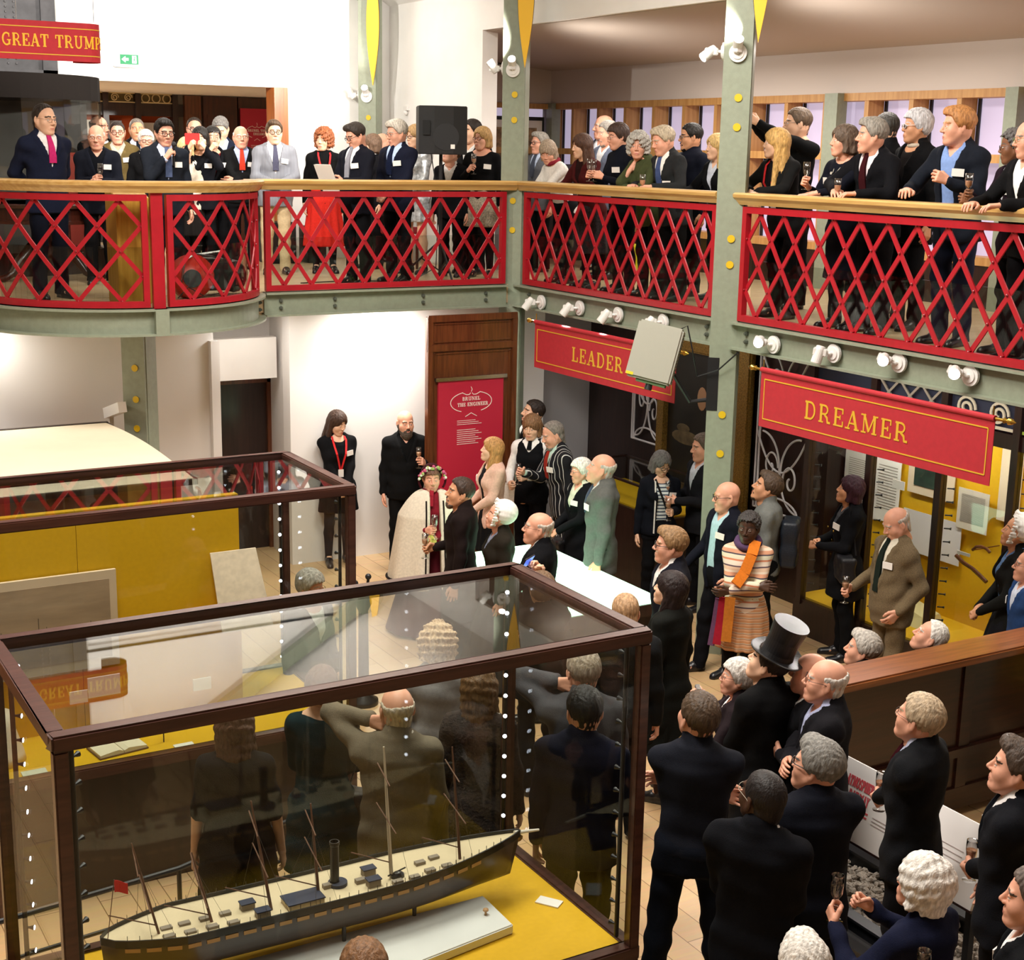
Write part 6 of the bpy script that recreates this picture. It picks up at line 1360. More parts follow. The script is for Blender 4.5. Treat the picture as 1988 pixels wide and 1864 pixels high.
        def fn(X, Y, Z):
            u = np.clip((1.5 - Z) / 1.0, 0, 1); W = .1 + .20 * np.sqrt(np.clip(u * 4, 0, 1)) + .16 * u; D = .085 + .12 * np.sqrt(np.clip(u * 4, 0, 1)) + .13 * u; q = np.sqrt((X / W) ** 2 + ((Y - .02) / D) ** 2)
            return np.maximum((q - 1) * np.minimum(W, D) + .012 * np.sin(np.arctan2(Y, X) * 9) * u, np.maximum(.52 - Z, Z - 1.5))
        g.put(fn, (-.6, -.5, .3), (.6, .6, 1.6), .02)
        g.all(lambda D, X, Y, Z: np.where(Y > .05, smax(D, -(np.abs(X + .02) - .045 - .02 * (1.5 - Z)), .01), D)); V, F = g.mesh(); link('cape', np_mesh('cape', V, F, cloth(tc)), t)
        k = MB()
        for q in (-1, 1):
            pts = []
            for z in np.linspace(1.42, .54, 14):
                u = min(1, (1.5 - z)); W = .1 + .20 * math.sqrt(min(1, u * 4)) + .16 * u; D = .085 + .12 * math.sqrt(min(1, u * 4)) + .13 * u; xx = -.02 + q * (.085 + .02 * (1.5 - z)); pts.append((xx, .02 + D * math.sqrt(max(0, 1 - (xx / W) ** 2)) + .008, z))
            k.tube(pts, .009, 6)
        ring = []
        for a in np.linspace(-.6 * PI, 1.6 * PI, 50):
            W, D = .1 + .2 + .16 * .9, .085 + .12 + .13 * .9
            if abs(W * math.cos(a) + .02) < .1 and math.sin(a) > 0: continue
            ring.append((W * math.cos(a) * 1.03, .02 + (D * 1.03) * math.sin(a), .6))
        m2 = len(ring) // 2; k.tube([p for p in ring if True], .013, 6); k.obj('braid_trim', cloth(tc2 or '231a18'), t)
        place = Grid((-.3, -.3, .8), (.3, .4, 1.6), .014); place_torso(place, prof, .016, .9, 1.5); shoulders(place, .05)
        if fem:
            for q in (-1, 1): place.ell(up((q * .066, .085, 1.275)), (.074, .066, .072), .03)
        V, F = place.mesh(); link('bodice', np_mesh('bodice', V, F, cloth(shirt)), t)
        g = Grid(lo, hi, .015); arms(g, .055, .048, .036, .95); V, F = g.mesh(); link('sleeves', np_mesh('sleeves', V, F, cloth(shirt)), t)
    # --- lower clothes
    bm_ = cloth(btc)
    if bot == 'trousers':
        g = Grid((-.32, -.24, .03 if not sit else .4), (.32, .62 if (sit or step) else .3, 1.06), .0145 * (1.2 if lod > 1.5 else 1)); f = .93 if fem else 1
        g.ell((0, 0, .92), (.172 + .02 * fat, .125 + .03 * fat, .14), .03)
        if not sit: place_torso(g, prof, .012, .8, 1.02, .03)
        for nm in 'RL': j = J[nm]; g.cone(j['hip'], j['kn'], .094 * f, .071 * f, .035); mid = j['kn'].lerp(j['an'], .32) + Vector((0, -.018, 0)); g.cone(j['kn'], mid, .071 * f, .068 * f, .03); g.cone(mid, j['an'] + Vector((0, .0, -.04)), .068 * f, .063 * f, .03)
        g.all(lambda D, X, Y, Z: np.maximum(D + NZ(X, Y, Z, .0045), Z - 1.02)); V, F = g.mesh(); link('trousers', np_mesh('trousers', V, F, bm_), t)
    elif bot in ('skirt', 'gown'):
        g = Grid((-.5, -.45, bhem - .03), (.5, .5, 1.08), .0145); fl = (.95, .12 if bot == 'skirt' else .3, .1 if bot == 'skirt' else .3)
        def fn(X, Y, Z):
            f = np.maximum(0, .95 - Z); W = np.interp(Z, Z0, W0) + .016; D = np.interp(Z, Z0, D0) + .016; W = W + f * fl[1]; D = D + f * fl[2]; q = np.sqrt((X / W) ** 2 + (Y / D) ** 2)
            return np.maximum((q - 1) * np.minimum(W, D) + .01 * np.minimum(1, f * 3) * np.sin(np.arctan2(Y, X) * 11 + ph), np.maximum(bhem - Z, Z - 1.03))
        g.put(fn, (-.48, -.42, bhem), (.48, .48, 1.05), 0); V, F = g.mesh(); link('skirt' if bot == 'skirt' else 'long_skirt', np_mesh('skirt', V, F, bm_), t)
    if bot in ('skirt', 'gown', 'dress') and leg and leg != 'bare' and bhem > .2:
        g = Grid((-.25, -.2, .04), (.25, .36, .95), .0125)
        for nm in 'RL': j = J[nm]; g.cone(j['hip'] + Vector((0, 0, -.1)), j['kn'], .08, .056, .03); mid = j['kn'].lerp(j['an'], .32) + Vector((0, -.018, 0)); g.cone(j['kn'], mid, .0545, .0565, .03); g.cone(mid, j['an'] + Vector((0, 0, -.03)), .0565, .0375, .02)
        V, F = g.mesh(); link('tights', np_mesh('tights', V, F, cloth(leg)), t)
    if not sit and bhem > .1:
        for nm, sg in (('R', 1), ('L', -1)):
            j = J[nm]; o = link('shoe', SHOES[1 if heel else 0], t); o.matrix_local = Matrix.Translation((j['an'].x, j['an'].y + .01, 0)) @ Rz(-sg * math.radians(9))
    # --- badge, lanyard, extras
    def onchest(xx, z, off=.03): W = float(np.interp(z, Z0, W0)) + off; D = float(np.interp(z, Z0, D0)) + off; yy = float(np.interp(z, Z0, YOFF)) + D * math.sqrt(max(.05, 1 - (xx / W) ** 2)) + (.035 * math.exp(-((z - 1.275) / .06) ** 2) * math.exp(-((abs(xx) - .066) / .06) ** 2) if fem else 0); return Vector((xx, yy, z)), math.atan2(xx / W ** 2, yy / D ** 2)
    if badge:
        xx = -.105 if badge > 0 else .105; p, a = onchest(xx, 1.30 if abs(badge) == 1 else 1.22, .034); Mb = Ml @ Matrix.Translation(p) @ Rz(-a) @ Matrix.Rotation(rnd.uniform(-.15, .15), 4, 'Y')
        MB().box((-.045, -.004, -.028), (.045, .003, .028)).mapped(lambda *q: Mb @ Vector(q)).obj('name_badge', PAPER, t)
    if lany:
        k = MB()
        for q in (-1, 1):
            pts = [up((q * .06, -.05, 1.52))] + [up(onchest(q * xx, z, .036)[0]) for xx, z in ((.075, 1.44), (.066, 1.38), (.05, 1.3), (.03, 1.22), (.008, 1.12))]
            for a, b in zip(pts[:-1], pts[1:]): k.bar(a, b, .004, .02, (0, 1, .3))
        k.obj('lanyard', cloth(lany), t); p, a = onchest(0, 1.08, .045); MB().box((-.03, -.004, -.045), (.03, .004, .04)).mapped(lambda *q: Ml @ (p + Vector(q))).obj('lanyard_card', PAPER, t)
    P = dict(t=t, MR=MR, Mh=Mh, Ml=Ml, hands=hands, J=J, up=up, onchest=onchest, s=s); PEOPLE.append(P)
    if extra: extra(P)
    return P
# ------------------------------------------------------------------ things people hold
FLUTE = [None]
WINE = mat('rose_wine', 'e0a27c', .05, spec=.6); GLS = glass('drink_glass', 'f6f6f6', 2.2)
def flute(P, hand, label, tilt=(0, 0), wine=True, fill=.55):
    """A champagne flute whose bowl or stem sits in the fingers."""
    if FLUTE[0] is None:
        b = MB().lathe([(.0, .002), (.032, .0), (.032, .003), (.006, .008), (.0038, .02), (.0038, .085), (.012, .1), (.024, .125), (.027, .16), (.0255, .205), (.0245, .205), (.0258, .16), (.0225, .127), (.0, .105)], n=18).mesh('glass', GLS, True)
        l = MB().lathe([(.0, .107), (.0215, .128), (.0245, .152), (.0245, .156), (.0, .156)], n=16).mesh('drink', WINE, True); FLUTE[0] = (b, l)
    c = P['MR'] @ P['hands'][hand] @ GRIP_C; M = Matrix.Translation(c) @ Matrix.Rotation(tilt[0], 4, 'X') @ Matrix.Rotation(tilt[1], 4, 'Y') @ Matrix.Scale(1.08, 4) @ Matrix.Translation((0, 0, -.07))
    t = thing('champagne_flute', label, 'glass', M=M, world=False, group='champagne flutes held by the guests'); link('bowl_and_stem', FLUTE[0][0], t)
    if wine: link('drink', FLUTE[0][1], t)
    return t
def held_box(P, hand, name, label, cat, size, mats, rot=None, off=(0, 0, 0), screen=None):
    c = P['MR'] @ P['hands'][hand] @ (GRIP_C + Vector(off)); M = Matrix.Translation(c) @ (rot or Matrix()); a, b, d = [v / 2 for v in size]
    t = thing(name, label, cat, M=M, world=False); MB().box((-a, -b, -d), (a, b, d)).obj('body', mats, t, bevel=.004)
    if screen: MB().box((-a * .9, -b - .001, -d * .88), (a * .9, -b, d * .88)).obj('screen', screen, t)
    return t
def bag(P, pos, size, label, col='17161a', name='handbag', strap=None, rot=0, cat='bag'):
    M = P['MR'] @ Matrix.Translation(pos) @ Rz(rot); t = thing(name, label, cat, M=M, world=False); a, b, d = [v / 2 for v in size]
    g = Grid((-a - .03, -b - .03, -d - .03), (a + .03, b + .03, d + .03), .012)
    g.put(lambda X, Y, Z: (np.sqrt(np.maximum(np.abs(X) - a + .03, 0) ** 2 + np.maximum(np.abs(Y) - b + .03, 0) ** 2 + np.maximum(np.abs(Z) - d + .03, 0) ** 2) - .03) + .006 * np.sin(X * 40) * np.sin(Z * 35 + 1), (-a, -b, -d), (a, b, d), 0)
    V, F = g.mesh(); link('body', np_mesh('bag', V, F, mat('bag_' + col, col, .45, bump=.3, bscale=90)), t)
    if strap: Mi2 = M.inverted(); k = MB(); k.tube([Mi2 @ (P['MR'] @ Vector(q)) for q in strap], .008, 8); k.obj('strap', mat('bag_' + col, col, .45), t)
    return t
# ------------------------------------------------------------------ worn extras
def neck_ring(P, col, r=.064, tr=.014, z=1.505, name='collar', ry=None, dz=.0):
    pts = [P['up']((r * math.cos(a), -.01 + (ry or r) * math.sin(a), z - dz * math.sin(a))) for a in np.linspace(0, 2 * PI, 24, endpoint=False)]; MB().tube(pts, tr, 8, closed=True).obj(name, cloth(col), P['t'], smooth=True)
def hang(P, name, col, pts, w, t=.012):
    k = MB(); q = [P['up'](p) for p in pts]
    for a, b in zip(q[:-1], q[1:]): k.bar(a, b, t, w, (0, 1, 0))
    return k.obj(name, cloth(col) if isinstance(col, str) else col, P['t'])
def pendant(P, col, big=.03):
    k = MB()
    for q in (-1, 1): k.tube([P['up']((q * .06, -.02, 1.5)), P['up']((q * .05, .06, 1.45)), P['up'](P['onchest'](q * .02, 1.37, .03)[0])], .003, 5)
    for xx in (-.03, .03): p, a = P['onchest'](xx, 1.365, .034); disc(k, P['up'](p), (0, 1, .1), big, .006, 18)
    k.obj('necklace', cloth(col, .4), P['t'])
def at_head(P, o): o.matrix_local = P['Mh']; return o
def mob_cap(P, col='f0ede8'):
    g = Grid((-.17, -.2, -.13), (.17, .16, .2), .006); g.ell((0, -.045, .05), (.115, .12, .115), .01)
    for a in np.linspace(-.25 * PI, 1.25 * PI, 26): rr = .122 + .006 * math.sin(a * 14); g.cone((rr * math.cos(a), .025 + .012 * math.sin(a * 9), .01 + rr * math.sin(a)), (rr * 1.1 * math.cos(a), .05, .01 + rr * 1.12 * math.sin(a)), .012, .009, .012)
    g.all(lambda D, X, Y, Z: smax(smax(D, -np.maximum(np.sqrt(X ** 2 + Z ** 2) - .098, -.0 - Y), .008) + .0014 * np.sin(np.arctan2(X, Z) * 16), -.105 - Z, .01)); V, F = g.mesh(); at_head(P, link('mob_cap', np_mesh('mob_cap', V, F, cloth(col)), P['t']))
def bonnet(P):
    g = Grid((-.17, -.17, -.13), (.17, .13, .2), .006); g.ell((0, -.03, .03), (.105, .115, .11), .01); g.all(lambda D, X, Y, Z: smax(D, -np.maximum(np.sqrt(X ** 2 + (Z + .02) ** 2) - .1, -.02 - Y), .008)); V, F = g.mesh(); at_head(P, link('bonnet', np_mesh('bonnet', V, F, cloth('5a1420')), P['t']))
    k = MB(); k.tube([(.13 * math.cos(a), .045, .0 + .14 * math.sin(a)) for a in np.linspace(-.2 * PI, 1.2 * PI, 26)], .011, 8); at_head(P, k.obj('bonnet_brim', cloth('6a1526'), P['t'], smooth=True))
    for col, nm, sd in (('e9e3d4', 'white_flowers', 1), ('c4577c', 'pink_flowers', 2), ('9fb06a', 'green_leaves', 3)):
        k = MB(); R_ = random.Random(sd)
        for i in range(12): a = (i + R_.random()) / 12 * PI * .95 + .05; rr = R_.uniform(.112, .135); k.ball((rr * math.cos(a), R_.uniform(.045, .075), .005 + rr * math.sin(a)), R_.uniform(.012, .019), 8)
        at_head(P, k.obj(nm, cloth(col), P['t'], smooth=True))
    hang(P, 'ribbon', '8e1a2a', [(0, .08, 1.53), (.01, .13, 1.46), (.015, .16, 1.36)], .04)
def top_hat(P):
    k = MB().lathe([(.0, .0), (.088, .0), (.15, .004), (.155, .012), (.148, .016), (.096, .014), (.09, .04), (.09, .12), (.1, .2), (.102, .215), (.0, .217)], (0, -.02, .062), 36)
    for i, v in enumerate(k.v):
        if v[2] < .08 and math.hypot(v[0], v[1] + .02) > .12: k.v[i] = (v[0], v[1], v[2] + .9 * v[0] ** 2)
    at_head(P, k.obj('top_hat', mat('silk_hat', '151517', .4, noise=.15, nscale=20), P['t'], smooth=False))
# ------------------------------------------------------------------ on the back gallery
N = 'navy blazer'
P = person('man in navy double breasted suit with magenta tie and receding dark hair', 85, 203, 25, 42, -4, y=13.75, hc='2f2620', hs='thin', specs='thin', tc='27304f', btc='1d2338', tie='c0286a', v=1.2, R='back', L='back')
P = person('white haired clergyman in navy blazer holding a glass in both hands', 186, 243, 0, -5, -6, y=15.0, skin_='pink', hc='d9d4cc', hs='ring', specs='thin', tc='1f2434', shirt='161923', R='glass', L='clasp', Rw=(.06, .28, 1.16), Lw=(-.03, .3, 1.14), badge=1); neck_ring(P, 'f2efe9'); flute(P, 'R', 'empty glass clasped by the white haired clergyman', wine=False)
person('balding man in black coat behind the clergyman, face turned away', 192, 226, 15, 55, 0, y=17.0, skin_='pink', hc='4a3d33', hs='ring', tc='141417')
person('man in olive waxed jacket with square glasses behind the clergyman', 227, 235, -5, 0, -5, y=16.8, skin_='pink', hc='2a211c', hs='buzz', specs='thick', sc='4a2a20', tc='6b5a34', shirt='b9b2a6', badge=1, v=1.25)
person('man with cropped grey hair in black suit before the orange windows', 265, 230, 5, 5, 0, y=17.3, skin_='tan', hc='6f665e', hs='buzz', tc='17171b', tie='1b2233', shirt='d6cfdc')
person('woman with white cropped hair and round glasses beside the microphone man', 283, 254, 0, 5, 0, y=16.6, fem=1, skin_='pink', hc='d0cbc4', hs='crop', specs='thick', tc='1c1c20')
P = person('man with dark glasses in charcoal suit speaking into a microphone', 318, 232, 15, 22, -10, y=14.05, skin_='pink', hc='1d1916', hs='neat', specs='thick', tc='2c3340', btc='20242c', tie='4b5878', shirt='c3cbe6', R='mic', badge=1, v=1.14)
c = P['MR'] @ P['hands']['R'] @ GRIP_C; Mm = Matrix.Translation(c) @ P['MR'].to_3x3().normalized().to_4x4() @ Matrix.Rotation(-.12, 4, 'X')
t = thing('microphone', 'black handheld microphone at the lips of the charcoal suited speaker', 'microphone', M=Mm, world=False); MB().lathe([(.011, -.13), (.012, -.02), (.016, .05)], n=14).obj('handle', BLKP, t); MB().ball((0, 0, .072), (.023, .023, .027), 14).obj('grille', mat('mic_grille', '2c2c2e', .5, .3, bump=.5, bscale=400), t)
person('man in spectacles with dark hair looking over the heads from the back', 377, 229, 0, 5, -6, y=17.6, skin_='pink', hc='2a211b', hs='thin', specs='thick', tc='16161a', tie='25252c')
P = person('woman with pale blonde bob and cream jacket behind the bowed balcony', 360, 269, -5, 0, -6, y=15.9, fem=1, hc='dcc58c', hs='bobfringe', tc='d3c9b8', shirt='e7e1d6', collar=0, R='glass', L='clasp', btc='2a2624', bot='skirt', bhem=.5, leg='2a2726'); flute(P, 'R', 'champagne flute held low by the blonde woman in cream')
P = person('black haired person photographing with a red phone held before the face', 388, 248, -8, -8, -4, y=15.9, fem=1, skin_='fair', hc='17120f', hs='bob', tc='1b1d26', shirt='1b1d26', collar=0, R='photo', L='photo', Rw=(.1, .3, 1.5), Lw=(-.1, .3, 1.5), badge=1)
held_box(P, 'R', 'phone', 'bright red phone held up at face height on the back gallery', 'phone', (.16, .012, .12), mat('phone_red', 'd2231f', .4), P['MR'].to_3x3().normalized().to_4x4(), (-.09, 0, 0))
P = person('woman with short black hair and red scarf lifting a glass to her face', 413, 247, 5, 10, 0, y=16.0, fem=1, hc='17120f', hs='pixie', tc='15161c', shirt='9c1f2a', collar=0, R='photo', L='down', Rw=(.06, .26, 1.47), badge=1); flute(P, 'R', 'glass raised before the face of the short black haired woman', wine=False)
person('grey haired man in dark blue jacket bending his head over a phone', 428, 230, 0, -15, -30, y=16.9, skin_='fair', hc='6e6a66', hs='short', tc='232b44', shirt='b6c6e0', R='glass', L='clasp', btc='1c1d24')
P = person('elderly bald man in black cardigan with red tie and crossed forearms', 467, 245, 5, 8, 0, y=15.9, skin_='pink', hc='dcd8d0', hs='ring', specs='thin', top='cardigan', tc='1a1a1d', shirt='aab6dc', tie='c83a26', v=1.2, R='cross', L='cross2', badge=1); flute(P, 'R', 'small glass in the hand of the bald man in black cardigan', wine=False)
P = person('man in grey striped seersucker jacket with beige trousers and round glasses', 532, 235, 5, 8, 0, y=15.6, hc='4b3826', hs='neat', specs='thick', tc=stripes('seersucker', [(0, '94969d'), (.5, '74767f')], 0, 60), shirt='f3f1ee', tie='4c4c60', btc='cdb791', R='clasp', L='clasp', Rw=(.06, .26, 1.06), Lw=(-.06, .26, 1.06), badge=1)
P = person('woman with curly auburn hair, black polo neck and bright red skirt', 628, 251, 5, -28, -4, y=15.6, fem=1, hc='8d4f2c', hs='curly', top='sweater', tc='141416', collar=2, bot='skirt', btc='cf2a20', bhem=.33, leg='17161a', lany='cc2a2c')
P = person('man in dark suit and glasses reading from white papers', 690, 241, -45, -62, -22, y=14.15, fat=.5, skin_='pink', hc='2e241d', hs='neat', specs='thick', tc='1f2130', tie='8f8f98', shirt='efebe8', R='paper', L='paper', badge=1, v=1.12)
c = P['MR'] @ P['up']((.02, .43, 1.17)); Mq = Matrix.Translation(c) @ P['MR'].to_3x3().normalized().to_4x4() @ Matrix.Rotation(-.45, 4, 'X')
t = thing('papers', 'sheaf of white papers read by the man in dark suit', 'papers', M=Mq, world=False)
for i in range(3): MB().box((-.12, -.002 + i * .004, -.15), (.1 + .01 * i, .0 + i * .004, .15)).mapped(lambda x_, y_, z_: (x_, y_ + .3 * x_ * x_, z_)).obj('sheet', PAPER, t)
person('brown haired woman mostly hidden behind the man reading papers', 722, 262, -60, -100, 0, y=16.0, fem=1, hc='6a5240', hs='bob', tc='22222a')
person('bald man low behind the man reading papers, head turned away', 744, 259, 60, 75, 0, y=17.0, skin_='pink', hs='none', tc='1b1c22')
P = person('tall silver haired man in navy suit looking down, hands clasped', 770, 235, -40, -62, -12, y=14.25, skin_='pink', hc='b9b1a4', hs='thick', specs='thin', tc='232842', tie='1f2b52', shirt='bcd0ee', R='clasp', L='clasp', badge=1, v=1.14)
P = person('woman in silver patterned jacket and skirt with brown glasses', 806, 244, -35, -55, -4, y=15.2, fem=1, hc='9a7a50', hs='bob', specs='thick', sc='3a2018', tc=mat('silver_jacquard', 'b9bcbd', .35, .3, noise=.35, nscale=28), shirt='c9cdd2', collar=0, bot='skirt', btc=mat('silver_jacquard', 'b9bcbd'), bhem=.62, leg='bare', R='clasp', L='clasp')
person('young man with short dark hair peeping from behind the loudspeaker', 916, 233, -30, -60, 0, y=15.0, hc='241b16', hs='short', tc='1a1a1e', badge=0)
person('boyish man with brown hair looking up, low beside the speaker pole', 876, 305, -20, -50, 25, y=14.7, hc='5a3d28', hs='short', tc='17181d', skin_='pink', h=None)
P = person('woman with wavy blonde hair and glasses in black top and furry skirt', 936, 248, -15, -38, 0, y=14.5, fem=1, skin_='pink', hc='a5814f', hs='bob', specs='thick', sc='6a3020', top='sweater', tc='101013', collar=0, bot='skirt', btc=mat('furry_taupe', '9c8f7c', .95, noise=.35, nscale=60, bump=.9, bscale=70), bhem=.6, leg='19181a', R='glasshi', L='down', badge=1); flute(P, 'R', 'flute held high by the woman in black top and furry skirt')
# ------------------------------------------------------------------ leaning along the gallery between the columns
person('grey haired man in glasses and grey suit by the corner column', 1048, 258, -45, -60, 0, x=9.1, skin_='pink', hc='8f8a80', hs='neat', specs='thick', sc='2a1c14', tc='56585e', tie='3f4450', shirt='b9c6dc')
P = person('woman in white jumper with burgundy scarf leaning folded arms on the rail', 1064, 276, -55, -20, -28, x=8.32, fem=1, skin_='pink', hc='9c8a76', hs='bobfringe', top='sweater', tc='d9d4cd', collar=0, lean=22, R='railin', L='railin', Rw=(-.12, .42, 1.15), Lw=(.1, .46, 1.15), btc='15161b'); neck_ring(P, '7c1f2c', .075, .025, 1.49, 'scarf')
P = person('woman with long brown hair and maroon jacket leaning on the rail', 1130, 262, -55, -75, -6, x=8.38, fem=1, hc='4b3021', hs='long', tc='6f1f20', shirt='3a1516', collar=0, lean=12, R='rail', L='rail', bot='skirt', btc=mat('spotted_skirt', '2a2024', .9, noise=.6, nscale=45), bhem=.4, leg='1b191b')
person('bald man standing at the back by the pale windows', 1172, 224, -50, -75, 0, x=9.9, skin_='pink', hs='ring', hc='b4aca2', tc='4a4f5c', shirt='dfe3ea')
person('grey haired man with stubble and open white shirt behind the navy shirted woman', 1180, 236, -50, -70, -8, x=9.3, skin_='pink', hc='7b756d', hs='short', beard='stubble', bc='8d857c', tc='62697c', shirt='efeef0')
P = person('woman with short dark hair and glasses in navy top holding two glasses', 1200, 241, -55, -72, -10, x=8.42, fem=1, skin_='pink', hc='3d2b22', hs='pixie', specs='thin', top='blouse', tc='181c2c', collar=1, lean=8, R='glass', L='glass', Rw=(.1, .36, 1.2), Lw=(-.12, .36, 1.2), badge=1, btc='16171c')
flute(P, 'R', 'near empty flute in the navy topped woman\'s right hand', wine=False); flute(P, 'L', 'clear flute in the navy topped woman\'s other hand', wine=False)
P = person('woman with curly grey hair in green tweed jacket, hand on cheek', 1240, 259, -50, -10, -6, x=8.32, fem=1, skin_='pink', hc='a8a39a', hs='curly', tc='3f4528', shirt='3f4528', collar=0, lean=16, R='cheek', L='railin', Rw=(.04, .2, 1.42), btc='191a1c')
P = person('fair haired man in charcoal suit leaning both hands on the rail', 1288, 248, -52, -66, -16, x=8.38, skin_='pink', hc='b3a48c', hs='thick', tc='3b3c3e', tie='41507c', shirt='f0ece6', lean=14, R='rail', L='rail', v=1.1, badge=2, btc='232428'); flute(P, 'L', 'flute of white wine by the tie of the fair haired leaning man')
person('man with dark cropped hair, black glasses and beard behind the leaning man', 1342, 241, -50, -80, -2, x=9.0, skin_='tan', hc='17130f', hs='short', beard='stubble', specs='thick', top='sweater', tc='1b2033', collar=1, btc='191b22')
person('blonde woman in black almost hidden by the green column', 1392, 262, -50, -65, 0, x=8.9, fem=1, hc='c9a86c', hs='long', tc='16171b', shirt='c6ccd8', R='rail', lean=8)
# ------------------------------------------------------------------ leaning along the gallery right of the column
P = person('young woman with very long blonde hair, red lanyard and dark jacket', 1508, 252, -45, -84, 2, x=8.4, fem=1, hc='c99f5e', hs='verylong', tc='20201f', shirt='241a20', collar=0, lean=14, R='railin', L='railin', Rw=(.0, .46, 1.16), Lw=(-.02, .44, 1.16), lany='c6282c', btc='16161a')
P = person('man in black jumper with glasses photographing with a raised phone', 1550, 211, -50, -82, 0, x=9.2, hc='5b4a3a', hs='short', specs='thin', top='sweater', tc='141518', collar=0, R='photo', L='photo', Rw=(.1, .48, 1.66), Lw=(-.02, .48, 1.62), btc='15161a')
held_box(P, 'R', 'phone', 'dark phone raised by the man in black jumper', 'phone', (.014, .075, .15), BLKP, P['MR'].to_3x3().normalized().to_4x4(), (0, 0, 0))
P = person('woman with brown grey bob, pearl necklace and navy dress at the rail', 1640, 245, -45, -74, 2, x=8.42, fem=1, fat=.4, skin_='pink', hc='5d4d40', hs='bob', top='dress', tc='171b2a', collar=0, lean=8, R='glass', L='railin', Rw=(.12, .40, 1.24), Lw=(.04, .44, 1.16), badge=-1, sleeve=.75, bhem=.45, leg='17171c'); pendant(P, 'b9b2a6', .012); flute(P, 'R', 'empty glass held by the woman in navy dress', wine=False)
P = person('man with swept grey hair, dark suit and maroon tie at the rail', 1694, 232, -45, -80, 0, x=8.42, skin_='pink', hc='8b857c', hs='thick', tc='17181e', tie='54141d', shirt='ddd0d4', lean=10, R='railin', L='rail', Rw=(.06, .44, 1.17)); flute(P, 'R', 'flute of white wine held by the man with maroon tie')
person('dark haired man seen from behind, beyond the man with maroon tie', 1722, 221, -120, -140, 0, x=9.4, hc='2b2722', hs='short', tc='191a1f')
P = person('woman with cropped white hair and white rimmed dark glasses in black coat', 1782, 214, -50, -76, 0, x=9.0, fem=1, skin_='tan', hc='c4c2c4', hs='crop', specs='dark', sc='e6e3e2', tc='141417', shirt='2c2626', collar=0, hem=.7); neck_ring(P, 'bcae9c', .068, .018, 1.47, 'patterned_scarf')
P = person('ginger haired man in navy jacket and open blue shirt at the rail', 1862, 210, -38, -74, -2, x=8.5, skin_='pink', hc='b07a48', hs='thick', tc='242a39', shirt='7d98cc', opened=1, v=1.0, R='rail', L='glass', lean=6, Lw=(-.14, .32, 1.22), badge=1, btc='2b3350')
P = person('woman with grey black curls and glasses in plum jacket holding a glass', 1972, 252, -55, -86, -6, x=8.45, fem=1, skin_='brown', hc='5d5a58', hs='shortcurl', specs='thin', tc='32202e', shirt='cfd2d8', collar=0, R='glass', L='glass', Rw=(.06, .42, 1.22), Lw=(-.02, .44, 1.2), lean=8, badge=1); flute(P, 'R', 'flute of white wine in the hands of the plum jacketed woman')
person('man in black jacket and glasses cut off by the picture edge, fist on rail', 2004, 232, -50, -75, -8, x=8.2, skin_='pink', hs='ring', hc='8b857c', specs='thin', sc='5f7d3a', tc='17171a', R='rail', L='rail', lean=6)
# ------------------------------------------------------------------ on the hall floor, by the white wall and the walnut panel
P = person('woman with long brown hair, black blazer and red lanyard against the white wall', 655, 800, 15, 45, -18, h=1.7, fem=1, hc='3d281c', hs='long', tc='17171a', shirt='16161c', collar=0, lany='cf2a2c', R='clasp', L='clasp', Rw=(.03, .24, .92), Lw=(-.03, .25, .91), bot='skirt', btc='17171a', bhem=.62, leg='33333a', badge=1)
P = person('bald man with full beard all in black holding a glass by the wall', 787, 798, 8, 18, -4, h=1.72, fat=.5, skin_='pink', hs='none', beard='full', bc='4d4138', tc='151517', shirt='121214', v=1.2, opened=0, R='down', L='glass', Lw=(-.17, .27, 1.22), btc='151517', step=-.6, badge=0); flute(P, 'L', 'glass of rose wine held by the bald bearded man in black')
P = person('woman with long dark curls and white glasses looking up before the crimson poster', 928, 778, -20, -38, 24, h=1.7, fem=1, fat=.4, hc='1b1514', hs='bigcurl', specs='white', sc='e8e8e8', top='dress', tc='16172a', collar=0, R='glasshi', L='down', sleeve=.75, bhem=.3, leg='15151a', Rw=(.12, .26, 1.2)); pendant(P, 'cfcabf', .026); flute(P, 'R', 'flute held before the dark curly haired woman by the poster', wine=False)
P = person('woman in flowered bonnet, cream cape with black braid and crimson gown', 838, 905, 5, 8, -6, h=1.6, fem=1, skin_='pink', hc='6b4a3a', hs='updo', top='cape', tc='d8cdb9', tc2='2b201d', shirt='7d1826', bot='gown', btc='6f1422', bhem=.03, R='glass', L='clasp', Rw=(.07, .27, 1.14), Lw=(-.02, .29, 1.07)); bonnet(P); flute(P, 'R', 'small flute held by the bonneted woman in cream cape', wine=False)
k = MB(); R_ = random.Random(3)
for i in range(18): a = R_.uniform(0, 6.28); k.tube([P['up']((.03, .34, 1.12)), P['up']((.03 + .05 * math.cos(a), .35 + .03 * math.sin(a), 1.0 + R_.uniform(-.04, .05)))], [.006, .012], 6)
o = k.obj('posy', mat('posy_yellow', 'b7b456', .8), None); o.matrix_world = P['MR']; tag(o, 'drooping yellow green posy held by the bonneted woman', 'flowers')
P = person('bearded man in dark brown overcoat looking up beside the bonneted woman', 893, 930, -95, -78, 12, h=1.72, skin_='tan', hc='3f2f26', hs='short', beard='short', bc='5b4a40', top='coat', tc='2e201e', shirt='30181c', collar=0, v=1.25, R='glass', L='down', hem=.5, Rp=(846, 1062, 1.06)); flute(P, 'R', 'glass of wine held low by the man in brown overcoat')
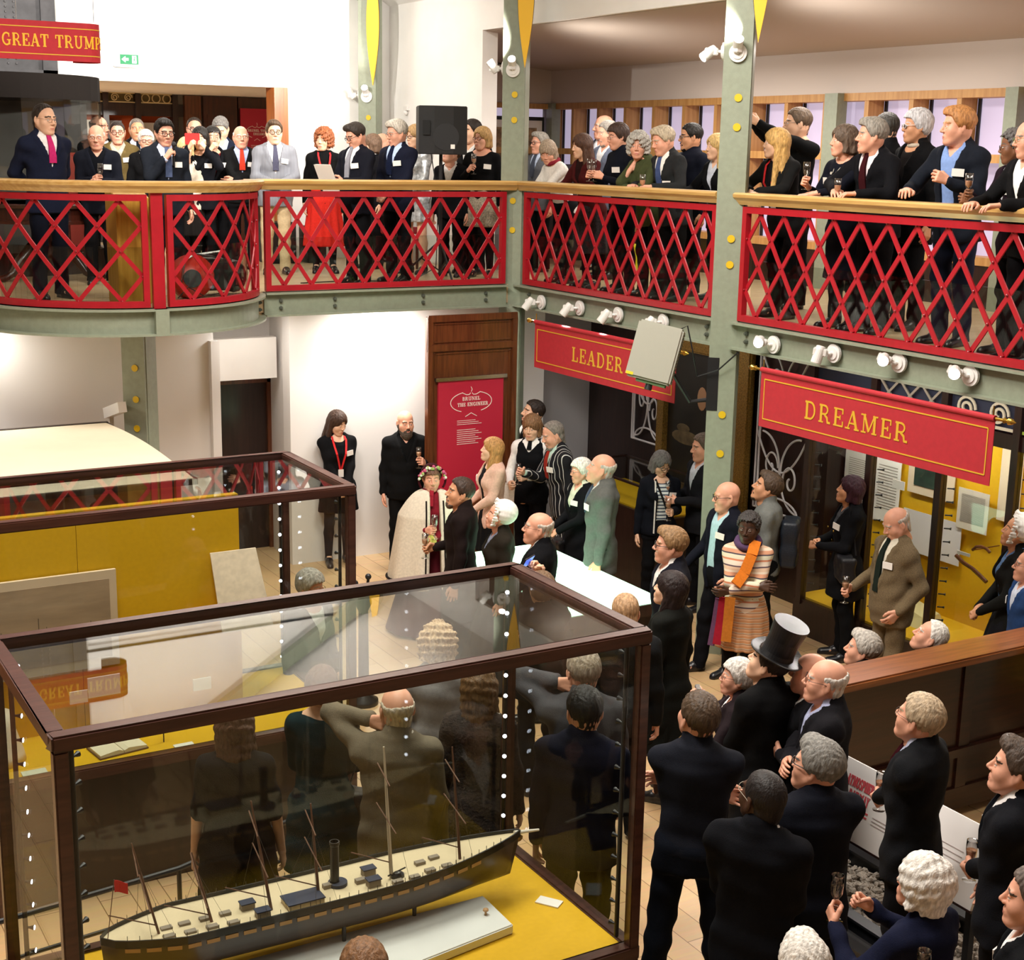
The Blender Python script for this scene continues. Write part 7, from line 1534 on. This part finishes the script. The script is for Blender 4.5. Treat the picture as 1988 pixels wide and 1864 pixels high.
P = person('woman with strawberry blonde hair and pale pink jacket looking up', 955, 852, -70, -84, 12, h=1.64, fem=1, hc='b58650', hs='long', tc='dbb3a0', shirt='18181c', collar=0, opened=1, v=1.0, R='glasslow', L='clasp', bot='skirt', btc='17171b', bhem=.5, leg='bare', badge=-1)
person('waiter with dark beard behind the waitress, gazing up', 1035, 779, -60, -72, 12, h=1.8, hc='2c211b', hs='short', beard='short', top='waistcoat', tc='17171a', shirt='e9e6e2', tie='15151a')
P = person('waitress with fringe in white shirt, black waistcoat and black tie', 1033, 807, -15, -20, -8, h=1.74, fem=1, hc='7d5a3c', hs='bobfringe', top='waistcoat', tc='16161a', shirt='ece8e4', tie='16161a', v=1.36, R='glass', L='glass', Rw=(.16, .26, 1.05), Lw=(-.04, .32, 1.14), btc='15151a')
hang(P, 'cloth', 'ebe8e6', [(.17, .24, 1.04), (.19, .2, .86), (.2, .17, .68)], .12); flute(P, 'L', 'empty flute held by the waitress', wine=False)
P = person('balding man in black pinstripe suit with red tie bending to the waitress', 1074, 820, -70, -74, -18, h=1.78, skin_='pink', hc='7a726a', hs='thin', beard='short', bc='8d857c', tc=stripes('pinstripe', [(0, '18181c'), (.86, 'cfcdc8')], 0, 22), tie='9c2a1c', shirt='b7d3c6', lean=10, R='glass', L='down', Rw=(.05, .42, 1.22), badge=1, btc=stripes('pinstripe', [(0, '18181c'), (.86, 'cfcdc8')], 0, 22))
P = person('old woman with white hair and glasses in dark coat with black handbag', 1128, 892, -60, -72, -4, h=1.58, fem=1, skin_='pink', hc='e4e0d6', hs='crop', specs='thin', top='coat', tc='191a20', shirt='cfd4bc', collar=1, hem=.6, R='glasslow', L='clasp', Rw=(.05, .3, 1.02), Lw=(-.05, .3, 1.0), badge=1); flute(P, 'R', 'flute held by the white haired woman in dark coat', wine=False)
bag(P, (.2, .16, .72), (.3, .13, .24), 'black leather handbag hanging from the white haired woman\'s arm', strap=[(.1, .16, .84), (.12, .1, 1.1), (.22, .02, 1.15), (.3, .16, .84)])
P = person('tall balding man in long grey suit lit green, gazing upward', 1168, 883, -88, -92, 14, h=1.82, skin_='pink', hc='b9b3a8', hs='ring', tc='5c5e5a', shirt='cfd8d6', tie='4a5668', v=1.2, hem=.7, btc='3f413f', badge=1)
P = person('woman in white mob cap and dark brown shawl by the glowing table', 968, 978, -80, -88, 14, h=1.58, fem=1, skin_='pink', hs='hidden', top='coat', tc='3b3227', shirt='8b93a8', collar=1, bot='gown', btc='3a3636', bhem=.03); mob_cap(P)
P = person('bald man with glasses and dark jacket seen over the case corner', 1045, 996, -100, -88, 8, h=1.7, skin_='pink', hs='ring', hc='bdb4a8', specs='thin', tc='17181d', shirt='d9dad6', v=1.2)
P = person('brown haired person mostly hidden behind the case frame, phone raised', 1052, 1113, -160, -165, 0, h=1.62, fem=1, hc='6d543c', hs='pixie', tc='18191d', collar=0, R='photo', L='photo', Rp=(1046, 1104, 1.6), Lp=(1030, 1112, 1.58))
held_box(P, 'R', 'phone', 'dark phone with blue lit screen raised over the case corner', 'phone', (.16, .012, .085), BLKP, Rz(math.radians(35)) @ Matrix.Rotation(.5, 4, 'X'), (.02, .03, .0), mat('phone_screen', '3a55b8', .3, emit=1.4, noise=.6, nscale=40))
P = person('woman with grey bob and glasses in navy cardigan over striped top', 1285, 879, 15, 32, -22, h=1.6, fem=1, hc='6d6a68', hs='bob', specs='thick', top='cardigan', tc='181a26', shirt=stripes('breton', [(0, 'd5dbd8'), (.62, '3b4658')], 2, 26), collar=0, opened=1, v=1.0, R='down', L='glass', Lw=(-.06, .34, 1.16), badge=1)
hang(P, 'white_piping', 'e6e3dc', [(.085, .12, 1.45), (.085, .15, 1.25), (.085, .14, 1.05), (.09, .15, .88)], .014, .01); hang(P, 'bag_strap', '26211e', [(.08, .1, 1.47), (.0, .16, 1.25), (-.1, .15, 1.0)], .02)
flute(P, 'L', 'wine glass held between the grey bob woman and her companion')
P = person('dark suited man half hidden behind the lower green column, holding a glass', 1366, 843, -60, -70, -4, h=1.78, skin_='pink', hc='5d4d40', hs='short', tc='2a2b31', shirt='c9ccd6', R='glass', L='glass', Lw=(-.05, .3, 1.12)); flute(P, 'R', 'wine glass held by the man behind the green column')
P = person('man with tousled sandy hair, glasses and navy jacket in profile', 1302, 1027, -80, -86, 4, h=1.74, skin_='pink', hc='8d6d4a', hs='thick', specs='thick', tc='232433', shirt='e6e3df')
P = person('woman with very long dark hair and long black coat seen from behind', 1302, 1114, -120, -105, 14, h=1.66, fem=1, hc='231716', hs='verylong', top='coat', tc='22241f', shirt='22241f', collar=1, hem=.42, leg='4b2f22', bot='skirt', btc='20211d', bhem=.5)
P = person('balding sandy haired man looking away over the glowing table', 1215, 1155, -175, -170, -12, h=1.68, skin_='pink', hc='b08c68', hs='thin', tc='27292b', shirt='d6d2cc')
P = person('bald man with glasses, navy blazer and pale blue shirt leaning by the column', 1412, 936, -55, -74, -2, h=1.72, fat=.8, skin_='pink', hs='none', specs='thick', sc='2a2622', tc='1d2030', shirt='a9c7cf', opened=1, v=1.0, R='glasslow', L='pocket', Rw=(.3, .2, .95), badge=1, btc='15161d', step=.8); flute(P, 'R', 'stemmed glass hanging from the bald blazered man\'s fingers')
P = person('man with brown hair and stubble in grey fleece with rucksack, looking up', 1490, 922, -95, -86, 20, h=1.74, skin_='tan', hc='4b3a2c', hs='thick', beard='stubble', top='sweater', tc='6d6f6b', collar=1, btc='1c1d20')
bag(P, (.02, -.21, 1.14), (.28, .15, .42), 'black rucksack with blue trim on the grey fleeced man\'s back', '131a24', 'rucksack', [(.13, -.12, 1.32), (.15, .06, 1.42), (.16, .13, 1.25), (.16, -.1, .98)])
P = person('woman in striped knit dress with orange and purple scarf, arms folded', 1455, 997, -5, -15, -2, h=1.66, fem=1, skin_='dark', hc='3b3735', hs='shortcurl', top='sweater', tc=stripes('striped_knit', [(0, 'd8b79a'), (.16, '5d4a52'), (.22, 'dccbb8'), (.42, 'c97f5c'), (.5, 'd9d3b8'), (.68, '4d4650'), (.74, 'd39a7a'), (.9, 'e0cdb6')], 2, 5.5), collar=0, R='cross', L='cross2', bot='skirt', btc=stripes('fine_knit', [(0, 'c98f63'), (.45, 'd7ab86'), (.7, 'a8704c'), (.85, 'c2b7a2')], 2, 22), bhem=.55, leg='17161a')
neck_ring(P, '57405f', .088, .034, 1.49, 'purple_scarf', dz=.03); hang(P, 'orange_scarf', 'd97824', [(-.07, .06, 1.52), (-.05, .14, 1.42), (.0, .19, 1.27), (.06, .26, 1.18)], .09, .025)
hang(P, 'orange_scarf_end', 'c97a2c', [(.1, .24, 1.06), (.11, .22, .85), (.12, .22, .66)], .085); hang(P, 'crimson_scarf_end', 'a81f34', [(.16, .22, 1.05), (.18, .2, .82), (.2, .2, .62)], .07); hang(P, 'purple_scarf_end', '6d4a6a', [(.2, .2, 1.03), (.225, .18, .8), (.25, .18, .6)], .06)
P = person('woman with plum bobbed hair in black military style coat, looking up', 1652, 927, -75, -84, 14, h=1.7, fem=1, skin_='tan', hc='341522', hs='bob', top='coat', tc='16161b', shirt='4a4c52', collar=1, hem=.62, R='clasp', L='clasp', Rw=(.06, .26, 1.12), Lw=(-.03, .28, 1.1), badge=1, btc='141418')
k = MB()
for xx in (-.09, .07):
    for z in (1.25, 1.12, .99): p, a = P['onchest'](xx, z, .04); disc(k, P['up'](p), (0, 1, 0), .014, .006, 12)
k.obj('brass_buttons', BRASS, P['t'])
bag(P, (-.24, .08, .95), (.3, .14, .24), 'large black shoulder bag of the woman in black coat', strap=[(-.2, .1, 1.06), (-.16, .04, 1.5), (-.22, -.02, 1.06)])
P = person('elderly man in brown tweed suit looking down with a glass', 1742, 988, -55, -62, -24, h=1.72, fat=.8, skin_='pink', hc='b9b0a6', hs='ring', tc=mat('brown_tweed', '6b5a40', .95, noise=.2, nscale=120, bump=.4, bscale=260), shirt='e3dcc8', tie='2b3a30', v=1.02, R='glasslow', L='pocket', Rw=(.26, .22, 1.02), badge=1, btc=mat('brown_tweed', '6b5a40')); flute(P, 'R', 'wine glass dangling from the tweed suited man\'s hand')
P = person('woman in white mob cap with dark shawl over blue blouse at the cabinet', 1978, 1004, -80, -88, 14, h=1.76, fem=1, skin_='tan', hs='hidden', top='coat', tc='232220', shirt='5a7ba8', collar=1, v=1.0, opened=1, bot='gown', btc='25242a', bhem=.03, R='clasp', L='clasp'); mob_cap(P)
P = person('man in blue jacket and glasses cut off at the picture edge by the mob cap', 2000, 1070, -70, -84, 6, h=1.6, skin_='pink', hs='thin', hc='a39a90', specs='thin', tc='24406e', shirt='cdd6e6', badge=-1)
P = person('man in tall black silk top hat and black overcoat seen from behind', 1494, 1252, -135, -112, 22, h=1.7, hc='2a2019', hs='short', top='coat', tc='151517', shirt='161618', collar=2, hem=.4, R='clasp', L='clasp', btc='131316'); top_hat(P)
P = person('old woman with white hair beside the top hatted man holding a small camera', 1432, 1282, -95, -84, 6, h=1.52, fem=1, skin_='pink', hc='cfcac2', hs='pixie', specs='thin', tc='3a2a30', collar=0, R='photo', L='photo', Rw=(-.02, .28, 1.46), Lw=(-.12, .3, 1.28))
held_box(P, 'R', 'camera', 'small silver camera in the white haired woman\'s hands', 'camera', (.09, .03, .06), CHROME, Rz(math.radians(60)))
P = person('bald man with white fringe and gold glasses in dark suit, arms folded', 1605, 1282, -85, -90, 8, h=1.72, skin_='pink', hc='d6cfc6', hs='ring', specs='thin', tc='26252a', shirt='aab0cf', R='cross', L='cross2', fat=.4)
person('bald man mostly hidden behind the man with folded arms', 1575, 1270, -90, -95, 8, h=1.65, skin_='pink', hs='none', tc='1b1b20')
person('grey haired person seated beyond the settle, nearer its end', 1676, 1230, -150, -92, 12, h=1.66, skin_='pink', hc='b3ada4', hs='thick', tc='2a2b30', sit=1)
person('white haired person seated beyond the middle of the settle', 1808, 1209, -150, -90, 26, h=1.66, skin_='pink', hc='e6e0d8', hs='thin', tc='33343c', sit=1)
# ------------------------------------------------------------------ nearest people
P = person('man with thinning brown hair in dark navy shirt and jeans seen from behind', 1358, 1348, 178, -150, 16, h=1.78, skin_='pink', hc='4b3a2a', hs='short', top='sweater', tc='272a38', collar=1, R='cross', L='cross2', btc='1d2333', hem=.9, spread=.8)
k = MB(); k.tube([P['up'](q) for q in ((-.06, .1, 1.5), (-.1, .14, 1.44), (-.12, .13, 1.4), (-.08, .12, 1.42))], .004, 5); k.obj('lanyard_cord', cloth('9c7a4a'), P['t'])
P = person('man with shaved head and glasses in dark suit and white collar, from behind', 1484, 1498, 165, -142, 12, h=1.76, skin_='dark', hc='1c1513', hs='buzz', specs='thin', sc='b5ab98', tc='191b22', shirt='ece9e6', R='glass', L='clasp', Rw=(.02, .3, 1.08))
P = person('man with wavy grey hair and black glasses in navy jumper and white collar', 1588, 1441, -150, -112, 10, h=1.74, skin_='pink', hc='7d7a74', hs='thick', specs='thick', top='jacket', tc='1a1e2c', shirt='e9e6e2', R='cross', L='cross2')
P = person('tall man with thinning fair hair, rimless glasses and charcoal suit holding wine', 1788, 1351, -108, -118, 14, h=1.78, skin_='pink', hc='b5a084', hs='short', specs='thin', tc='202126', shirt='aeb2c8', tie='6d1f2c', R='down', L='glass', Lp=(1706, 1552, 1.06)); flute(P, 'L', 'glass of rose wine held by the tall man before the white panel')
P = person('man with short brown hair and dark suit with badge near the picture edge', 1978, 1443, -98, -92, 10, h=1.78, skin_='pink', hc='4b3d33', hs='neat', tc='1d1e26', shirt='e9e6e4', tie='20222c', R='pocket', L='glass', Lp=(1890, 1688, 1.02), badge=-1); flute(P, 'L', 'glass of rose wine in front of the white panel end')
P = person('woman with full white hair, pearls and navy jacket holding a tumbler', 1795, 1672, -125, -108, 12, h=1.6, fem=1, fat=.5, skin_='pink', hc='e6e0d8', hs='volume', specs='thin', tc='20264a', shirt='20264a', collar=0, R='photo', L='photo', Rw=(.06, .34, 1.34), Lw=(-.2, .34, 1.33)); neck_ring(P, 'e9e4d8', .066, .009, 1.5, 'pearls')
flute(P, 'L', 'tumbler like glass in the white haired woman\'s hands', wine=False)
P = person('white haired person low at the bottom edge, only the crown showing', 1562, 1824, -150, -150, 5, h=1.6, skin_='pink', hc='d9d3ca', hs='thick', tc='2a2c33')
P = person('man in dark suit at the bottom corner with a stemless glass', 2012, 1690, -95, -90, 4, h=1.72, skin_='pink', hc='5d5048', hs='short', tc='191a1f', shirt='e6e3e0', R='glass', L='glass', Lw=(-.24, .3, 1.2), badge=-1); flute(P, 'L', 'glass in the hand of the man at the bottom corner', wine=False)
P = person('brown haired person at the bottom edge before the ship case', 706, 1832, 180, 180, 0, h=1.6, fem=1, hc='7d5a3c', hs='pixie', tc='2a2622', collar=0)
# ------------------------------------------------------------------ between the two cases
P = person('woman with wavy brown hair in short sleeved black dress seen from behind', 455, 1368, 175, 170, 6, h=1.64, fem=1, fat=.6, hc='4f3426', hs='wavy', top='dress', tc='17171c', collar=1, sleeve=.5, bhem=.35, leg='1a1a1e', R='down', L='down')
P = person('woman in teal dress and high heels seen from behind through the case', 625, 1296, 170, 165, 8, h=1.66, fem=1, hc='5d4030', hs='updo', top='dress', tc='16393f', collar=0, bhem=.5, leg='26262b', heel=1, R='clasp', L='clasp')
bag(P, (.26, .04, .88), (.28, .12, .2), 'dark handbag at the teal dressed woman\'s side', '2a211d', strap=[(.15, .04, .98), (.2, .0, 1.15), (.32, .04, .98)])
P = person('balding man in grey brown suit holding a hand to his ear', 770, 1333, 176, -165, 10, h=1.72, fat=.4, skin_='pink', hc='c2b6a4', hs='ring', tc='6d6353', shirt='d6d0c6', L='ear', R='down', btc='6a6151', hem=.72)
P = person('person with pale curly hair seen through the case top', 850, 1216, 178, 180, 4, h=1.66, fem=1, skin_='pink', hc='d6b894', hs='curly', tc='8f8c8c', collar=0)
P = person('woman with long tawny hair and dark fur coat seen from behind', 932, 1298, 175, 170, 4, h=1.66, fem=1, hc='5d4328', hs='wavy', top='coat', tc=mat('brown_fur', '2c211b', .95, noise=.45, nscale=35, bump=.9, bscale=60), collar=1, hem=.45, btc='1b181a')
P = person('grey haired man in grey jacket raising a hand behind the navy suited man', 1133, 1262, -175, -160, 6, h=1.74, skin_='pink', hc='97897a', hs='short', tc='47464a', R='down', L='ear', shirt='c9c6c2')
P = person('dark haired man in navy suit seen from behind at the case end', 1136, 1336, 168, -170, 2, h=1.74, skin_='pink', hc='1f1a19', hs='short', tc='242640', shirt='d9d9e0', R='glass', L='down', btc='17171c')
P = person('grey haired woman in glasses beyond the second case, head lowered', 603, 1109, 40, 60, -10, h=1.56, fem=1, skin_='pink', hc='a8a198', hs='crop', specs='thin', tc='2a2a30', collar=0)
# ================================================================== light
def area(name, loc, size, power, rot=(0, 0, 0), col=(1, .95, .88), sy=None, spread=180):
    l = bpy.data.lights.new(name, 'AREA'); l.energy = power; l.color = col; l.size = size; l.spread = math.radians(spread)
    if sy: l.shape = 'RECTANGLE'; l.size_y = sy
    o = bpy.data.objects.new(name, l); COL.objects.link(o); o.location = loc; o.rotation_euler = rot; return o
def spot(name, loc, aim, power, ang=60, blend=.6, col=(1, .95, .88), r=.05):
    l = bpy.data.lights.new(name, 'SPOT'); l.energy = power; l.color = col; l.spot_size = math.radians(ang); l.spot_blend = blend; l.shadow_soft_size = r
    o = bpy.data.objects.new(name, l); COL.objects.link(o); o.location = loc; o.rotation_euler = (Vector(aim) - Vector(loc)).to_track_quat('-Z', 'Y').to_euler(); return o
for i, (x, y, z, p) in enumerate(((2.2, 4.5, 8.4, 150), (1.6, 7.5, 8.4, 330), (5.2, 8.6, 7.0, 190))): area('hall_fill_light', (x, y, z), 1.6, p, sy=2.4)  # unseen area lights without fixtures, added to light the hall
spot('wall_wash', (7.8, 13.5, 5.5), (4.5, 17.7, 7.0), 800, 110, 1)
spot('wall_wash', (3.0, 13.5, 6.4), (5.5, 17.7, 7.2), 700, 120, 1)
spot('wall_wash', (7.9, 17.2, 5.3), (5.2, 17.0, 8.0), 120, 120, 1)
spot('wall_wash', (7.9, 9.9, 5.45), (6.5, 15.5, 7), 120, 110, 1)
for y in (13.7, 10.0, 6.5): spot('soffit_wash', (8.3, y, 4.9), (10.4, y - .6, 5.9), 60, 130, 1)
area('back_room_fill', (4.5, 19.6, 5.1), 1.2, 75, sy=2, col=(1, .9, .78))  # unseen area light added to brighten the back room
spot('gallery_fill', (3.6, 12.6, 7.0), (6.4, 16.2, 3.2), 420, 80, .9, r=.1)  # unseen spot in mid-air, added to light the back gallery
area('aisle_fill', (9.6, 12, 5.45), .5, 75, sy=5, col=(1, .92, .84))  # unseen area lights added to brighten the aisle
area('aisle_fill', (9.6, 5, 5.45), .5, 75, sy=4, col=(1, .92, .84))
for x, p in ((6.6, 30), (5.2, 6), (2.5, 7), (-1, 4)): area('soffit_lamp', (x, 13.95, 2.79), .25, p, sy=.4)
for y in (9.6, 8.8, 8.0, 7.2, 6.4): area('cabinet_lamp', (9.35, y, 2.2), .12, 5.5, rot=(0, math.radians(-30), 0), sy=.5, col=(1, .95, .85))
area('under_gallery_fill', (8.6, 7.5, 2.78), .4, 14, sy=4)  # unseen strip lights added as fill below the right gallery
area('under_gallery_fill', (8.8, 12.2, 2.78), .4, 7, sy=2)
for y in (9.31, 7.87, 7.17): spot('beam_spot', (7.83, y - .05, 2.95), (3.5, y - 3.2, 1.0), 55, 70, .8, r=.04)
for y in (13.06, 12.31, 11.62): spot('beam_spot', (7.8, y, 2.82), (6.4, 10.6 + (y - 12) * .3, 0), 25, 60, .8, r=.04)
w = bpy.data.worlds.new('World'); SC.world = w; w.use_nodes = True; w.node_tree.nodes['Background'].inputs[0].default_value = (.02, .02, .03, 1)
vs_ = SC.view_settings; vs_.view_transform = 'Standard'; vs_.look = 'None'; vs_.gamma = 1; vs_.use_curve_mapping = False; vs_.exposure = .68
cy_ = SC.cycles; cy_.use_denoising = True; cy_.max_bounces = 7; cy_.diffuse_bounces = 4; cy_.glossy_bounces = 4; cy_.transmission_bounces = 4; cy_.transparent_max_bounces = 32; cy_.sample_clamp_indirect = 4; cy_.caustics_reflective = False; cy_.caustics_refractive = False
